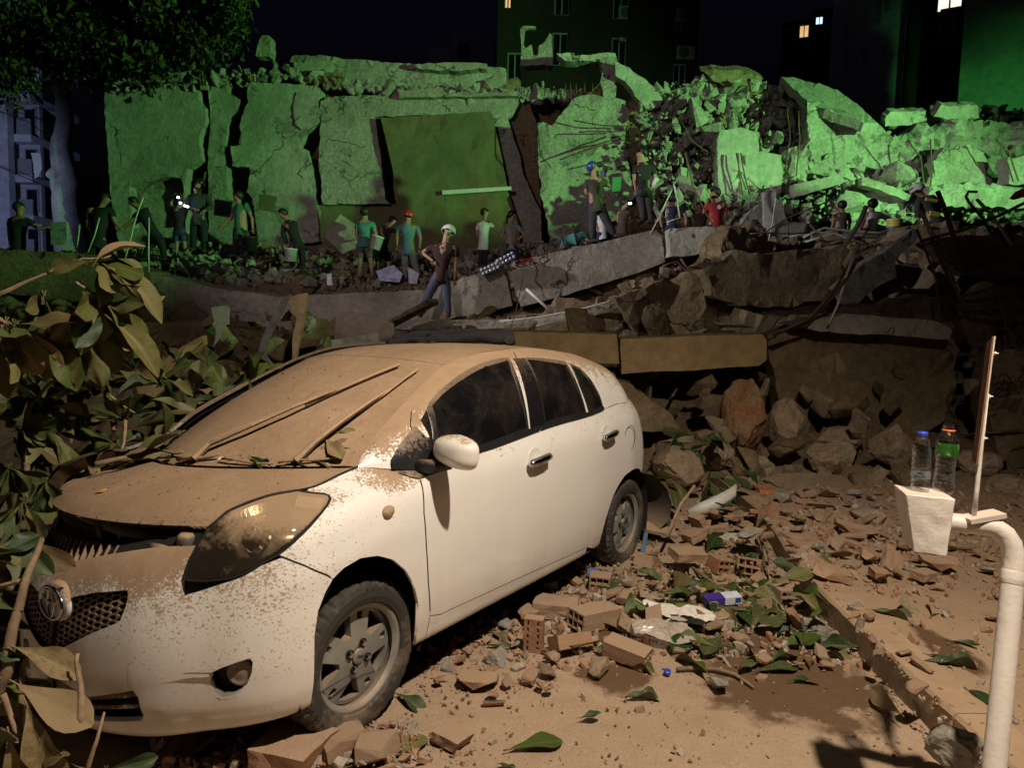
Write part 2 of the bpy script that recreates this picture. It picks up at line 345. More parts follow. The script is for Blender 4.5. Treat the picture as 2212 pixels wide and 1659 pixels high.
CAR = {'arch': [(1.035, 0.03), (1.0331, 0.1789), (1.0265, 0.2911), (1.0239, 0.3619), (1.0364, 0.4562), (1.0637, 0.5118), (1.097, 0.5491), (1.1476, 0.5687), (1.2203, 0.5723), (1.3077, 0.5444),
          (1.3914, 0.4992), (1.4606, 0.4309), (1.5151, 0.3448), (1.5446, 0.2601), (1.555, 0.1783), (1.575, 0.03)],
 'arch_center': [(0.28, -0.236)],
 'bpillar': [(1.1873, 0.2833), (1.2584, 0.2763), (1.2429, 0.006), (1.0981, 0.006)],
 'bumper': [(0, 0.012), (0.2, 0.012), (0.4, 0.012), (0.55, 0.012), (0.7, 0.012), (0.85, 0.012), (0.95, 0.012), (1.035, 0.03), (1.0331, 0.1789), (1.0265, 0.2911), (1.0239, 0.3619), (1.0364, 0.4562),
            (1.0637, 0.5118), (1.097, 0.5491), (1.0678, 0.5817), (0.9835, 0.6462), (0.9168, 0.6877), (0.8491, 0.6739), (0.7967, 0.6471), (0.7479, 0.6264), (0.7016, 0.6054), (0.6419, 0.5776),
            (0.5879, 0.5589), (0.5805, 0.6225), (0.5849, 0.6483), (0.5894, 0.716), (0.6007, 0.7853), (0.4837, 0.7892), (0.3399, 0.8009), (0.2298, 0.806), (0.0902, 0.8026), (0, 0.8)],
 'fd_up': [(0.2778, 0.0), (0.2478, 0.2296), (0.2625, 0.2643), (0.2859, 0.2976), (0.3114, 0.31), (0.3418, 0.3126), (0.5305, 0.3248), (0.8315, 0.3173), (1.0294, 0.3278), (1.149, 0.3326),
           (1.2602, 0.3373), (1.1824, 0.2476), (1.1676, 0.1526), (1.1751, 0.0654), (1.1913, 0.0077), (1.1913, 0.0)],
 'fender': [(0.8994, 0.6964), (0.9835, 0.6462), (1.0678, 0.5817), (1.097, 0.5491), (1.1476, 0.5687), (1.2203, 0.5723), (1.3077, 0.5444), (1.3914, 0.4992), (1.4606, 0.4309), (1.5151, 0.3448),
            (1.5446, 0.2601), (1.555, 0.1783), (1.575, 0.03), (1.6, 0.03), (1.6319, 0.03), (1.6319, 0.1738), (1.5998, 0.3329), (1.5805, 0.4974), (1.5651, 0.6528), (1.5757, 0.8094), (1.5757, 0.8672),
            (1.5, 0.8672), (1.42, 0.8672), (1.358, 0.8672), (1.25, 0.8672), (1.17, 0.8672), (1.13, 0.8672), (1.1667, 0.8308), (1.1765, 0.8193), (1.1694, 0.8058), (1.1498, 0.7953), (1.1011, 0.7764),
            (0.9765, 0.7307)],
 'fglass': [(0.3429, 0.012), (0.371, 0.254), (0.3796, 0.2594), (0.481, 0.2694), (0.7365, 0.2718), (0.9612, 0.2848), (1.072, 0.2869), (1.1616, 0.2887), (1.1302, 0.2246), (1.105, 0.1198),
            (1.0829, 0.012)],
 'flap': [(3.5944, 0.6422)],
 'fog': [(0.6644, 0.2505), (0.7206, 0.2838), (0.7659, 0.3043), (0.8014, 0.3175), (0.8107, 0.3149), (0.8164, 0.3052), (0.8129, 0.2635), (0.7948, 0.2169), (0.7754, 0.198), (0.7534, 0.1862),
         (0.718, 0.1819), (0.6825, 0.198), (0.6571, 0.2182)],
 'foglamp_c': [(0.7676, 0.2481)],
 'fquarter': [(0.3371, 0.012), (0.2871, 0.2252), (0.346, 0.2485), (0.3265, 0.012)],
 'front_door': [(1.5757, 0.8094), (1.5651, 0.6528), (1.5805, 0.4974), (1.5998, 0.3329), (1.6319, 0.1738), (1.7045, 0.1529), (2.0215, 0.147), (2.4381, 0.136), (2.5977, 0.1297), (2.5906, 0.3717),
                (2.5883, 0.5321), (2.5744, 0.6342), (2.5497, 0.7413), (2.5293, 0.8232), (2.5267, 0.8672), (1.5757, 0.8672)],
 'grille': [(0, 0.384), (0.084, 0.415), (0.265, 0.4745), (0.35, 0.497), (0.372, 0.508), (0.3857, 0.56), (0.386, 0.6), (0.378, 0.618), (0.23, 0.624), (0.12, 0.615), (0.073, 0.606), (0, 0.585)],
 'handleF': [(2.4187, 0.7231)],
 'handleR': [(3.2635, 0.7168)],
 'headlight': [(0.6605, 0.8672), (0.6161, 0.7888), (0.597, 0.7103), (0.589, 0.6386), (0.5852, 0.6217), (0.6013, 0.6171), (0.6627, 0.6166), (0.7433, 0.6331), (0.7971, 0.6535), (0.8496, 0.6796),
               (0.9009, 0.6967), (0.9765, 0.7307), (1.1011, 0.7764), (1.1498, 0.7953), (1.1694, 0.8058), (1.1765, 0.8193), (1.1667, 0.8308), (1.09, 0.8672), (1.02, 0.8672), (0.96, 0.8672),
               (0.87, 0.8672), (0.78, 0.8672)],
 'lowgrille': [(0, 0.3), (0.2214, 0.2149), (0.4218, 0.226), (0.4386, 0.2008), (0.4517, 0.1395), (0.4354, 0.121), (0.2937, 0.1168), (0, 0.1168)],
 'marker': [(1.3732, 0.6863)],
 'mirror_base': [(1.6275, 0.8672)],
 'quarter': [(3.36, 0.8672), (3.452, 0.6376), (3.4419, 0.5983), (3.3757, 0.507), (3.2957, 0.4165), (3.2177, 0.3302), (3.1739, 0.2354), (3.1357, 0.1547), (3.0782, 0.111), (3.2857, 0.03),
             (3.2857, 0.1175), (3.2897, 0.1613), (3.2977, 0.1983), (3.3098, 0.2354), (3.3298, 0.2657), (3.3499, 0.296), (3.3739, 0.3229), (3.398, 0.3465), (3.4301, 0.3701), (3.4662, 0.3903),
             (3.5023, 0.4037), (3.5424, 0.4172), (3.5825, 0.4307), (3.6306, 0.4374), (3.6787, 0.4408), (3.7308, 0.4441), (3.791, 0.4408), (3.8351, 0.4374), (3.8752, 0.4307), (3.9113, 0.4206),
             (3.9474, 0.4071), (3.9794, 0.3903), (4.0075, 0.3734), (4.0396, 0.3532), (4.0677, 0.3296), (4.0957, 0.3027), (4.1238, 0.2758), (4.1519, 0.2421), (4.1799, 0.2084), (4.2, 0.1714),
             (4.2, 0.1377), (4.2, 0.1074), (4.2, 0.03), (4.3, 0.03), (4.895, 0.03), (4.895, 0.8672), (4.4, 0.8672), (3.9, 0.8672)],
 'rd_up': [(1.1913, 0.0), (1.1913, 0.0077), (1.1751, 0.0654), (1.1676, 0.1526), (1.1824, 0.2476), (1.2602, 0.3373), (1.3777, 0.3232), (1.5169, 0.3006), (1.695, 0.2816), (1.7876, 0.2711),
           (1.8809, 0.213), (1.9683, 0.0897), (2.0322, -0.025), (2.0822, 0.0)],
 'rear_arch': [(3.2857, 0.03), (3.2857, 0.1175), (3.2897, 0.1613), (3.2977, 0.1983), (3.3098, 0.2354), (3.3298, 0.2657), (3.3499, 0.296), (3.3739, 0.3229), (3.398, 0.3465), (3.4301, 0.3701),
               (3.4662, 0.3903), (3.5023, 0.4037), (3.5424, 0.4172), (3.5825, 0.4307), (3.6306, 0.4374), (3.6787, 0.4408), (3.7308, 0.4441), (3.791, 0.4408), (3.8351, 0.4374), (3.8752, 0.4307),
               (3.9113, 0.4206), (3.9474, 0.4071), (3.9794, 0.3903), (4.0075, 0.3734), (4.0396, 0.3532), (4.0677, 0.3296), (4.0957, 0.3027), (4.1238, 0.2758), (4.1519, 0.2421), (4.1799, 0.2084),
               (4.2, 0.1714), (4.2, 0.1377), (4.2, 0.1074), (4.2, 0.03)],
 'rear_door': [(2.5267, 0.8672), (2.5293, 0.8232), (2.5497, 0.7413), (2.5744, 0.6342), (2.5883, 0.5321), (2.5906, 0.3717), (2.5977, 0.1297), (3.0782, 0.111), (3.1357, 0.1547), (3.1739, 0.2354),
               (3.2177, 0.3302), (3.2957, 0.4165), (3.3757, 0.507), (3.4419, 0.5983), (3.452, 0.6376), (3.36, 0.8672)],
 'rglass': [(1.2657, 0.2741), (1.4619, 0.2556), (1.7023, 0.2397), (1.7085, 0.1334), (1.7341, 0.012), (1.252, 0.012)],
 'rocker': [(1.6319, 0.03), (1.6319, 0.1738), (1.7045, 0.1529), (2.0215, 0.147), (2.4381, 0.136), (2.5977, 0.1297), (3.0782, 0.111), (3.0782, 0.06), (3.2757, 0.03)],
 'rquarter': [(1.75, 0.2357), (1.8632, 0.2128), (1.9306, 0.1461), (1.9719, 0.0705), (1.9884, 0.012), (1.774, 0.012), (1.7428, 0.1324)],
 'triG': [(0.26, 0.2187), (0.2296, 0.2011), (0.1994, 0.1769), (0.1703, 0.1429), (0.1413, 0.0863), (0.1366, 0.0563), (0.1366, 0.0), (0.43, 0.0), (0.43, 0.06), (0.2951, 0.1427)],
 'triL': [(1.455, 0.8672), (1.4848, 0.8672), (1.4964, 0.8377), (1.534, 0.8226), (1.5705, 0.8154), (1.6192, 0.8312), (1.78, 0.8672)]}
MIRROR = (-.36, .925, 1.075)
# ------------------------------------------------------------------ ground, pavement, kerb
def ground_mat(name, c1, c2, wet):
    m, t, b = nmat(name); co = coords(t, 'pos'); n = noise(t, co, .9, 7, .62); f = noise(t, co, 45, 6, .7); mm = noise(t, co, 7, 6, .65)
    c = mixc(t, ramp(t, n, .3, .7), c1, c2); c = mixc(t, ramp(t, mm, .45, .8, 0, .5), c, (.27, .185, .115)); c = mixc(t, ramp(t, f, .55, .8, 0, .55), c, (.22, .15, .095))
    gr = noise(t, co, 170, 4, .8); c = mixc(t, .75, c, mixc(t, ramp(t, gr, .32, .68), (.60, .60, .60), (1.28, 1.28, 1.28)), 'MULTIPLY')
    c = mixc(t, ramp(t, noise(t, co, 80, 3, .6), .69, .73, 0, .6), c, (.6, .5, .4)); c = mixc(t, ramp(t, noise(t, co, 60, 3, .6), .68, .72, 0, .7), c, (.13, .085, .05))
    sp = nd(t, 'SeparateXYZ'); t.links.new(co, sp.inputs[0]); k = None
    for x, y, rx, ry in wet:                                          # damp earth patches of their own shape
        dx = mth(t, 'DIVIDE', mth(t, 'SUBTRACT', sp.outputs[0], x), rx); dy = mth(t, 'DIVIDE', mth(t, 'SUBTRACT', sp.outputs[1], y), ry)
        r = mth(t, 'SQRT', mth(t, 'ADD', mth(t, 'MULTIPLY', dx, dx), mth(t, 'MULTIPLY', dy, dy)))
        q = ramp(t, mth(t, 'ADD', r, mth(t, 'ADD', mth(t, 'MULTIPLY', mth(t, 'SUBTRACT', noise(t, co, 3.5, 5, .6), .5), 1.3), mth(t, 'MULTIPLY', mth(t, 'SUBTRACT', mm, .5), .7))), .84, 1.14, 1, 0)
        k = q if k is None else mth(t, 'MAXIMUM', k, q)
    if k is not None:
        c = mixc(t, mth(t, 'MULTIPLY', k, .9), c, mixc(t, mm, (.075, .040, .018), (.12, .066, .032)))
        t.links.new(ramp(t, k, 0, 1, .95, .62), b.inputs['Roughness'])
    else: b.inputs['Roughness'].default_value = .95
    t.links.new(c, b.inputs['Base Color']); b.inputs['Specular IOR Level'].default_value = .25
    h = mth(t, 'ADD', mth(t, 'MULTIPLY', f, .6), mth(t, 'ADD', mm, mth(t, 'MULTIPLY', noise(t, co, 150, 3, .7), .25)))
    t.links.new(bump(t, h, .55, .02), b.inputs['Normal']); return m
GROUND = ground_mat('dusty_road', (.34, .245, .165), (.42, .31, .215), [(1.30, 3.06, .40, .44), (.50, 3.02, .17, .15), (.42, 3.45, .3, .2)])
PAVE = ground_mat('dusty_pavement', (.34, .235, .15), (.40, .28, .18), [(2.05, 3.05, .08, .25)])
xs = np.concatenate([[-220, -60, -14], np.arange(-3.2, 4.0, .05), [14, 60, 220]]); ys = np.concatenate([[-120, -20, 1.2], np.arange(1.6, 7.6, .05), [9, 24, 90, 320]])
gv = []
for y in ys:
    for x in xs:
        inn = -3.2 <= x <= 4 and 1.5 < y < 7.7
        z = (mnoise.noise((x*1.3, y*1.3, 3))*.012+mnoise.noise((x*6, y*6, 1))*.005+mnoise.noise((x*17, y*17, 8))*.003) if inn else 0
        if inn: z += .03*max(0, min(1, (y-4.2)/2))*(1+mnoise.noise((x*2, y*2, 5)))
        gv.append((x, y, z))
nx = len(xs)
tag(obj('ground', gv, [(j*nx+i, j*nx+i+1, (j+1)*nx+i+1, (j+1)*nx+i) for j in range(len(ys)-1) for i in range(nx-1)], GROUND, smooth=True), kind='structure')
KX = 1.72
KERB = stone('kerb_concrete', (.33, .25, .17), (.42, .32, .22), 2.2, .9, 50, .4, .008, dust=.9, lo=.3, hi=.8, stain=(.16, .13, .10))
kseg = [(1.70, 1.5), (1.715, 2.5), (1.735, 3.10), (1.74, 3.30), (1.76, 3.72), (1.80, 4.05), (1.86, 4.45), (1.95, 4.9), (2.05, 5.6), (2.1, 7.4)]
pv = []; pf = []
px_ = np.arange(0, 5.2, .06); py_ = np.arange(1.4, 7.6, .06)
for y in py_:
    x0 = np.interp(y, [q[1] for q in kseg], [q[0] for q in kseg])+.14
    for a in px_:
        pv.append((x0+a, y, .148+mnoise.noise((a*2, y*2, 9))*.006+mnoise.noise((a*9, y*9, 2))*.004))
n = len(px_); pf = [(j*n+i, j*n+i+1, (j+1)*n+i+1, (j+1)*n+i) for j in range(len(py_)-1) for i in range(n-1)]
pave = tag(obj('pavement', pv, pf, PAVE, smooth=True), kind='structure')
kerb = tag(link(bpy.data.objects.new('kerb', None)), kind='structure')
for i, (a, b_) in enumerate(zip(range(0, 9), range(1, 10))):
    (x0, y0), (x1, y1) = kseg[a], kseg[b_]
    k = B(); m_ = max(2, int((y1-y0)/.06)); vs = []; fs = []
    for s in np.linspace(.004, .996, m_):
        x = x0+(x1-x0)*s; y = y0+(y1-y0)*s; j = lambda q: mnoise.noise((x*5, y*9, q))*.006
        vs += [(x+.012+j(1), y, -.05), (x+.006+j(2), y, .06), (x+j(3), y, .140+j(4)*.4), (x+.014, y, .154+j(5)*.4), (x+.08, y, .157+j(6)*.4), (x+.17, y, .156), (x+.17, y, -.05)]
    q = 7
    fs = [(r*q+c, (r+1)*q+c, (r+1)*q+c+1, r*q+c+1) for r in range(m_-1) for c in range(q-1)]+[tuple(range(q)), tuple((m_-1)*q+c for c in range(q))[::-1]]
    obj('kerb_stone', vs, [f[::-1] for f in fs], KERB, kerb)
# ------------------------------------------------------------------ heap of debris under everything beyond the car
HX = [-30, -14, -9, -5, -1.5, 1.5, 3.5, 6, 8.8, 10.8, 14, 30]; HY = [6.3, 7.5, 8.5, 9.5, 11, 12.5, 14, 16, 20, 30]
HZ = np.array([  # high right-hand columns: unseen ridge, raised to block the green floodlight
 [-.1,-.1,-.1,-.1,-.1,-.1,-.1,-.1,3.2,4.3,2.5,-.1],
 [.35,.35,.3,.3,.3,.1,.05,.1,3.9,4.6,4.3,.4],
 [.8,.8,.7,.7,.7,.3,.15,.2,4.2,4.6,4.5,.7],
 [1.1,1.1,1.0,.95,.95,.9,1.0,1.2,4.1,4.6,4.5,1.8],
 [1.5,1.5,1.35,1.15,1.15,1.15,1.6,2.5,3.3,4.4,4.5,3],
 [1.9,1.9,1.6,1.35,1.35,1.4,2.2,3.1,3.3,3.5,3.9,3.4],
 [2.5,2.5,2.3,1.85,1.9,2.5,3.2,3.45,3.5,3.5,3.5,3.5],
 [2.7,2.7,2.5,2.45,2.6,3.3,3.55,3.65,3.7,3.7,3.7,3.7],
 [3.2,3.2,3.6,3.6,3.6,3.9,4.0,4.0,4,4,4,4],
 [3,3,2.8,2.5,2.7,3.6,3.8,3.9,4,4,4,4]])
def heap(x, y):
    j = min(max(np.searchsorted(HY, y)-1, 0), len(HY)-2); i = min(max(np.searchsorted(HX, x)-1, 0), len(HX)-2)
    a = min(max((x-HX[i])/(HX[i+1]-HX[i]), 0), 1); b = min(max((y-HY[j])/(HY[j+1]-HY[j]), 0), 1)
    z = (HZ[j, i]*(1-a)+HZ[j, i+1]*a)*(1-b)+(HZ[j+1, i]*(1-a)+HZ[j+1, i+1]*a)*b
    return z
DEBRIS = stone('debris_earth', (.20, .14, .09), (.32, .235, .155), 1.4, .95, 18, 1., .06, stain=(.10, .07, .045))
vs = []; gx = np.arange(-24, 24.01, .16); gy = np.arange(6.3, 27, .16)
for y in gy:
    for x in gx:
        w = min(1, max(0, (y-6.3)/1.2)); p = (x*1.1, y*1.1, 2.)
        vd, vp = mnoise.voronoi((x*.9+mnoise.noise((x, y, 1))*.3, y*1.2, 0)); cs_ = mnoise.cell_vector(vp[0]*37.1); cz = .42*(cs_.x-.5)+(x*.9-vp[0].x)*(cs_.y-.5)*.8+(y*1.2-vp[0].y)*(cs_.z-.3)*.7
        vs.append((x+mnoise.noise((x*3, y*3, 7))*.06, y, heap(x, y)+w*(cz+mnoise.noise(p)*.10+mnoise.noise((x*3.7, y*3.7, 4))*.10+abs(mnoise.noise((x*8, y*8, 6)))*.08)))
n = len(gx)
tag(obj('rubble_terrain', vs, [(j*n+i, j*n+i+1, (j+1)*n+i+1, (j+1)*n+i) for j in range(len(gy)-1) for i in range(n-1)], DEBRIS), kind='structure')
# ------------------------------------------------------------------ slabs: irregular plates of broken concrete with real thickness
RS = np.random.RandomState(7)
def slab(name, pts, d, thick, mat, label=None, cat=None, group=None, parent=None, h=.22, edge=.02, rough=.015, back=(.05, 1, .06), holes=(), smooth=False, seed=None):
    """plate whose broken front face has the outline pts (u, v[, depth]); the face is a plane in depth, the body goes back by thick"""
    P = np.array([(p[0], p[1]) for p in pts], float); D = np.array([p[2] if len(p) > 2 else d for p in pts], float)
    A = np.c_[np.ones(len(P)), P]; co, *_ = np.linalg.lstsq(A, D, rcond=None) if np.ptp(D) > 1e-6 else ((d, 0, 0),)
    dm = D.mean(); s = dm/FOC                                             # metres per picture unit
    V, F, loops = tri_poly([tuple(p) for p in P*s], [[(a*s, b*s) for a, b in q] for q in holes], h, min(h, .12), 0, .25, RS)
    sd = seed if seed is not None else RS.rand()*50
    bset = set(i for l in loops for i in l); W_ = []
    bk = Vector(back).normalized()
    for i, (x, y) in enumerate(V):
        u, v = x/s, y/s; dd = co[0]+co[1]*u+co[2]*v
        p = at(u, v, dd); q = p*2.2
        if i in bset:
            nrm = mnoise.noise_vector(q*2.3+Vector((sd, 0, 0)))*edge+mnoise.noise_vector(q*7+Vector((sd, 3, 0)))*edge*.5
            p = p+nrm
        p = p+bk*(mnoise.noise(q*.8+Vector((0, sd, 0)))*rough*2+mnoise.noise(q*4+Vector((0, sd, 5)))*rough)
        W_.append(p)
    n = len(W_); vs = W_+[p+bk*(thick*(1+.15*mnoise.noise(p*1.7))) for p in W_]
    fs = [f for f in F]; fs = [tuple(f) for f in fs]+[tuple(i+n for i in f)[::-1] for f in F]
    for l in loops:
        k = len(l)
        for a in range(k):
            i, j = l[a], l[(a+1) % k]; fs.append((i, i+n, j+n, j))
    # picture y grows downwards: flip so that faces look at the viewer
    c = sum((v for v in W_), Vector())/n; org = c if parent is None else Vector()
    o = obj(name, [v-org for v in vs], fs, mat, parent, smooth=smooth)
    bm = bmesh.new(); bm.from_mesh(o.data); bmesh.ops.recalc_face_normals(bm, faces=bm.faces); bm.to_mesh(o.data); bm.free()
    if parent is None: o.location = org
    return tag(o, label, cat, group)
PLASTER = stone('grey_plaster', (.34, .33, .28), (.47, .455, .39), .7, .92, 11, .9, .04, mott=.55, stain=(.22, .20, .16), crack=.45)
PLASTER2 = stone('rough_render', (.33, .31, .26), (.43, .41, .35), 1.6, .95, 9, 1., .06, mott=.75, stain=(.2, .18, .14), crack=.8)
CONC = stone('grey_concrete', (.28, .255, .21), (.40, .37, .315), 1.1, .92, 18, .8, .03, mott=.6, stain=(.18, .15, .115), crack=.5)
YCONC = stone('ochre_painted_concrete', (.36, .25, .12), (.45, .32, .165), .9, .9, 24, .6, .015, mott=.5, stain=(.22, .15, .075), crack=.5)
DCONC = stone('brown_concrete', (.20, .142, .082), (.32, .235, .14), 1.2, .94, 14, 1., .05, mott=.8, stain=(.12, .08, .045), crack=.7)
BOARD = stone('stained_plywood', (.10, .105, .05), (.17, .155, .075), .6, .8, 8, .25, .01, mott=.35, stain=(.16, .075, .04))
BRICKM = stone('red_brick', (.42, .15, .06), (.52, .22, .10), 6, .95, 60, .5, .01, kind='obj', mott=.6)
STEEL = plain('rusty_rebar', (.13, .085, .055), .75, .3, .4, 20, 'pos', .5, 60)
PALESTEEL = plain('pale_conduit', (.55, .54, .50), .5, 0, .2, 10, 'pos', .1)
# ------------------------------------------------------------------ the collapsed apartment block
blk = thing('collapsed_apartment_block', 'collapsed apartment block with cracked plaster walls standing in its own rubble under green floodlight', 'building')
def part(name, pts, d, thick, mat, **k): return slab(name, pts, d, thick, mat, parent=blk, **k)
part('wall_panel', [(223,184),(300,178),(363,176),(415,179),(428,197),(432,220),(444,233),(445,262),(431,290),(431,311),(438,347),(405,363),(398,412),(402,520),(262,545),(250,489),(241,430),(228,260)], 19.5, .35, PLASTER, holes=[[(278,402),(310,393),(370,381),(393,386),(400,415),(396,490),(286,492)]], edge=.035)
part('recessed_panel', [(270,385),(400,370),(402,500),(280,505)], 19.95, .2, PLASTER2, rough=.05)
part('parapet_block', [(223,181),(228,171),(352,161),(362,176)], 19.35, .5, CONC)
part('parapet_block', [(364,175),(362,158),(428,149),(436,172),(418,179)], 19.3, .5, CONC, edge=.05)
part('wall_panel', [(450,182),(490,171),(493,200),(519,215),(516,236),(498,252),(490,280),(485,311),(488,358),(449,361),(450,311),(455,272),(453,233)], 19.6, .35, PLASTER, edge=.045)
part('wall_panel', [(449,363),(488,359),(492,428),(520,440),(510,530),(430,540),(451,489)], 19.5, .35, PLASTER2, edge=.05)
part('wall_panel', [(532,195),(543,177),(620,180),(683,185),(696,197),(685,216),(687,244),(689,267),(657,288),(646,317),(662,322),(672,356),(678,392),(683,438),(690,520),(560,540),(545,430),(532,412),(541,382),(538,361),(503,358),(498,315),(517,311),(520,254),(536,221)], 19.45, .35, PLASTER, edge=.045)
part('loose_render_sheet', [(640,200),(690,195),(687,222),(690,262),(660,282),(638,270),(632,225)], 19.38, .05, PLASTER, edge=.03)
part('wall_panel', [(693,218),(714,208),(826,205),(862,198),(955,198),(1119,201),(1119,221),(1106,249),(1096,254),(1122,330),(1129,374),(1153,426),(1168,456),(1171,540),(1120,545),(1098,415),(1062,241),(810,252),(822,340),(833,430),(840,439),(697,441),(693,392),(688,356),(689,335),(691,288),(693,262),(691,234)], 19.45, .35, PLASTER2, edge=.035)
part('boarded_opening', [(822,254),(1061,240),(1082,330),(1098,415),(1120,480),(1128,575),(880,590),(862,440),(845,350)], 19.15, .12, BOARD, edge=.01, rough=.03)
part('lower_wall', [(640,443),(863,441),(905,580),(640,590)], 19.7, .3, BOARD, edge=.02)
part('lintel', [(862,197),(956,187),(958,205),(1118,196),(1120,206),(862,210)], 19.2, .35, CONC)
part('roof_slab', [(625,132),(632,118),(708,119),(755,127),(900,137),(1049,143),(1092,147),(1092,196),(968,196),(854,198),(766,198),(740,175),(698,154)], 20.3, .5, PLASTER2, edge=.05, rough=.05)
part('roof_slab_edge', [(895,138),(960,134),(1052,136),(1050,147),(980,152),(900,147)], 19.9, .4, CONC, edge=.03)
part('roof_block', [(634,134),(712,131),(714,154),(690,158),(640,155)], 19.7, .5, PLASTER, edge=.03)
part('standing_stub', [(553,120),(557,90),(566,74),(580,73),(586,95),(582,122)], 19.7, .4, CONC, edge=.05)
part('broken_corner', [(1124,140),(1127,95),(1138,104),(1148,96),(1152,118),(1160,118),(1164,98),(1178,90),(1186,70),(1192,75),(1194,140)], 20.2, .5, PLASTER2, edge=.04)
part('corner_post', [(1124,62),(1131,55),(1156,55),(1158,60),(1134,62),(1131,100),(1126,100)], 20.3, .15, CONC)
part('beam_end', [(1202,116),(1240,113),(1242,119),(1330,112),(1332,127),(1286,131),(1220,130)], 18.6, .5, PLASTER, edge=.03)
part('broken_column', [(1293,127),(1330,122),(1334,145),(1328,215),(1306,217),(1298,180),(1302,150)], 18.5, .5, PLASTER2, edge=.06)
part('slanting_beam', [(1328,132),(1352,143),(1378,161),(1412,185),(1430,215),(1424,228),(1397,234),(1372,205),(1352,172),(1330,162)], 18.2, .45, PLASTER, edge=.04)
part('wall_panel', [(1161,262),(1194,270),(1216,240),(1236,215),(1262,202),(1308,208),(1350,215),(1360,241),(1355,272),(1350,278),(1360,371),(1372,420),(1340,470),(1250,520),(1190,530),(1170,420),(1164,330)], 18.4, .4, PLASTER2, edge=.06, rough=.05)
part('wall_strip', [(1120,215),(1145,225),(1158,262),(1166,400),(1172,530),(1150,535),(1155,426),(1131,374),(1124,330),(1100,258)], 19.8, .3, DCONC, edge=.05)
part('tilted_slab', [(1448,262),(1480,250),(1556,243),(1575,270),(1545,305),(1455,318),(1446,290)], 18.4, .4, DCONC, edge=.05, back=(.1, .8, .5))
part('plaster_column', [(1548,302),(1556,282),(1600,275),(1638,286),(1640,326),(1687,335),(1690,390),(1684,440),(1682,490),(1560,495),(1552,400)], 16.6, .5, PLASTER, edge=.04)
part('hanging_slab', [(1365,305),(1395,296),(1432,330),(1440,345),(1404,360),(1376,345)], 18.7, .3, PLASTER, edge=.04)
part('leaning_plank', [(1420,330),(1430,318),(1462,395),(1476,440),(1450,430),(1436,380)], 18.3, .25, PLASTER, edge=.02)
part('leaning_plank', [(1462,330),(1482,345),(1490,400),(1500,470),(1476,470),(1466,400)], 18.4, .25, PLASTER2, edge=.02)
part('roof_slab', [(1687,163,18),(1720,168,18),(1807,192,18),(1850,222,17),(1897,266,16.4),(1866,264,16.2),(1800,240,16.6),(1741,215,17)], 17.5, .22, PLASTER, edge=.03, back=(0, .6, -.8))
part('wall_panel', [(1741,218),(1800,242),(1866,264),(1897,270),(1928,296),(1939,324),(1936,376),(1931,400),(1862,392),(1830,385),(1778,380),(1747,374),(1747,290),(1742,260)], 16.9, .4, PLASTER2, edge=.05, rough=.04)
part('lower_panel', [(1817,432),(1830,406),(1866,393),(1965,418),(1957,434),(1944,463),(1915,510),(1845,512),(1822,480)], 16.3, .3, PLASTER, edge=.03)
part('broken_beam', [(1716,398),(1760,388),(1817,375),(1827,392),(1790,404),(1721,424)], 15.9, .35, CONC, edge=.03)
part('broken_beam', [(1862,383),(1900,392),(1967,420),(1960,434),(1900,410),(1862,398)], 15.9, .35, CONC, edge=.03)
part('rough_panel', [(2027,330),(2050,318),(2095,312),(2132,330),(2138,400),(2100,440),(2040,445),(2022,420),(2010,380)], 16.2, .4, PLASTER2, edge=.10, rough=.08)
part('rough_panel', [(2178,340),(2230,330),(2230,400),(2182,396)], 15.6, .4, PLASTER2, edge=.06)
part('rough_panel', [(2010,400),(2110,395),(2230,410),(2230,450),(2120,445),(2020,450)], 15.6, .5, PLASTER2, edge=.09, rough=.08)
part('rough_panel', [(1945,330),(1985,310),(2012,330),(2006,395),(1970,410),(1948,390)], 16.9, .4, PLASTER2, edge=.10, rough=.08)
part('floor_slab', [(1908,258),(1925,243),(1998,240),(2004,262),(1960,272),(1912,272)], 17., .25, PLASTER, edge=.05, back=(0, .8, .6))
part('floor_slab', [(2018,250),(2030,228),(2110,226),(2116,252),(2060,258)], 16.8, .25, PLASTER, edge=.05, back=(0, .8, .6))
part('floor_slab', [(1512,152),(1600,148),(1650,168),(1640,186),(1560,182)], 18.2, .3, DCONC, edge=.06, back=(0, .7, .6))
part('inner_debris_face', [(1330,215),(1450,195),(1560,180),(1700,200),(1800,250),(1900,270),(2040,255),(2240,240),(2240,520),(1330,520)], 18.6, .8, DCONC, edge=.1, rough=.30, h=.2)
part('slumped_mass', [(1375,240),(1440,205),(1500,170),(1560,160),(1640,172),(1690,190),(1745,235),(1750,390),(1690,480),(1640,330),(1560,300),(1480,330),(1400,320)], 18.4, .7, PLASTER2, edge=.14, rough=.22, h=.13)
part('slumped_mass', [(1925,300),(1960,280),(2030,262),(2120,256),(2240,262),(2240,470),(1960,470),(1940,420)], 16.9, .7, PLASTER2, edge=.14, rough=.20, h=.13)
part('slumped_mass', [(1690,330),(1745,300),(1750,400),(1720,420),(1690,410)], 16.8, .5, PLASTER2, edge=.10, rough=.16, h=.12)
part('hollow_back', [(1935,400),(1990,380),(2030,420),(2030,470),(1940,470)], 16.4, .4, PLASTER2, edge=.12, rough=.15, h=.12)
part('inner_debris_face', [(235,200),(620,170),(1160,210),(1330,180),(1330,560),(235,560)], 20.6, .4, DCONC, edge=.1, rough=.15, h=.3)
tag(slab('fluorescent_tube_batten', [(955,411),(1104,402),(1105,410),(956,420)], 19.0, .08, PALESTEEL, edge=.0, rough=0), 'long white batten lying across the dark boarded opening of the collapsed block', 'batten')
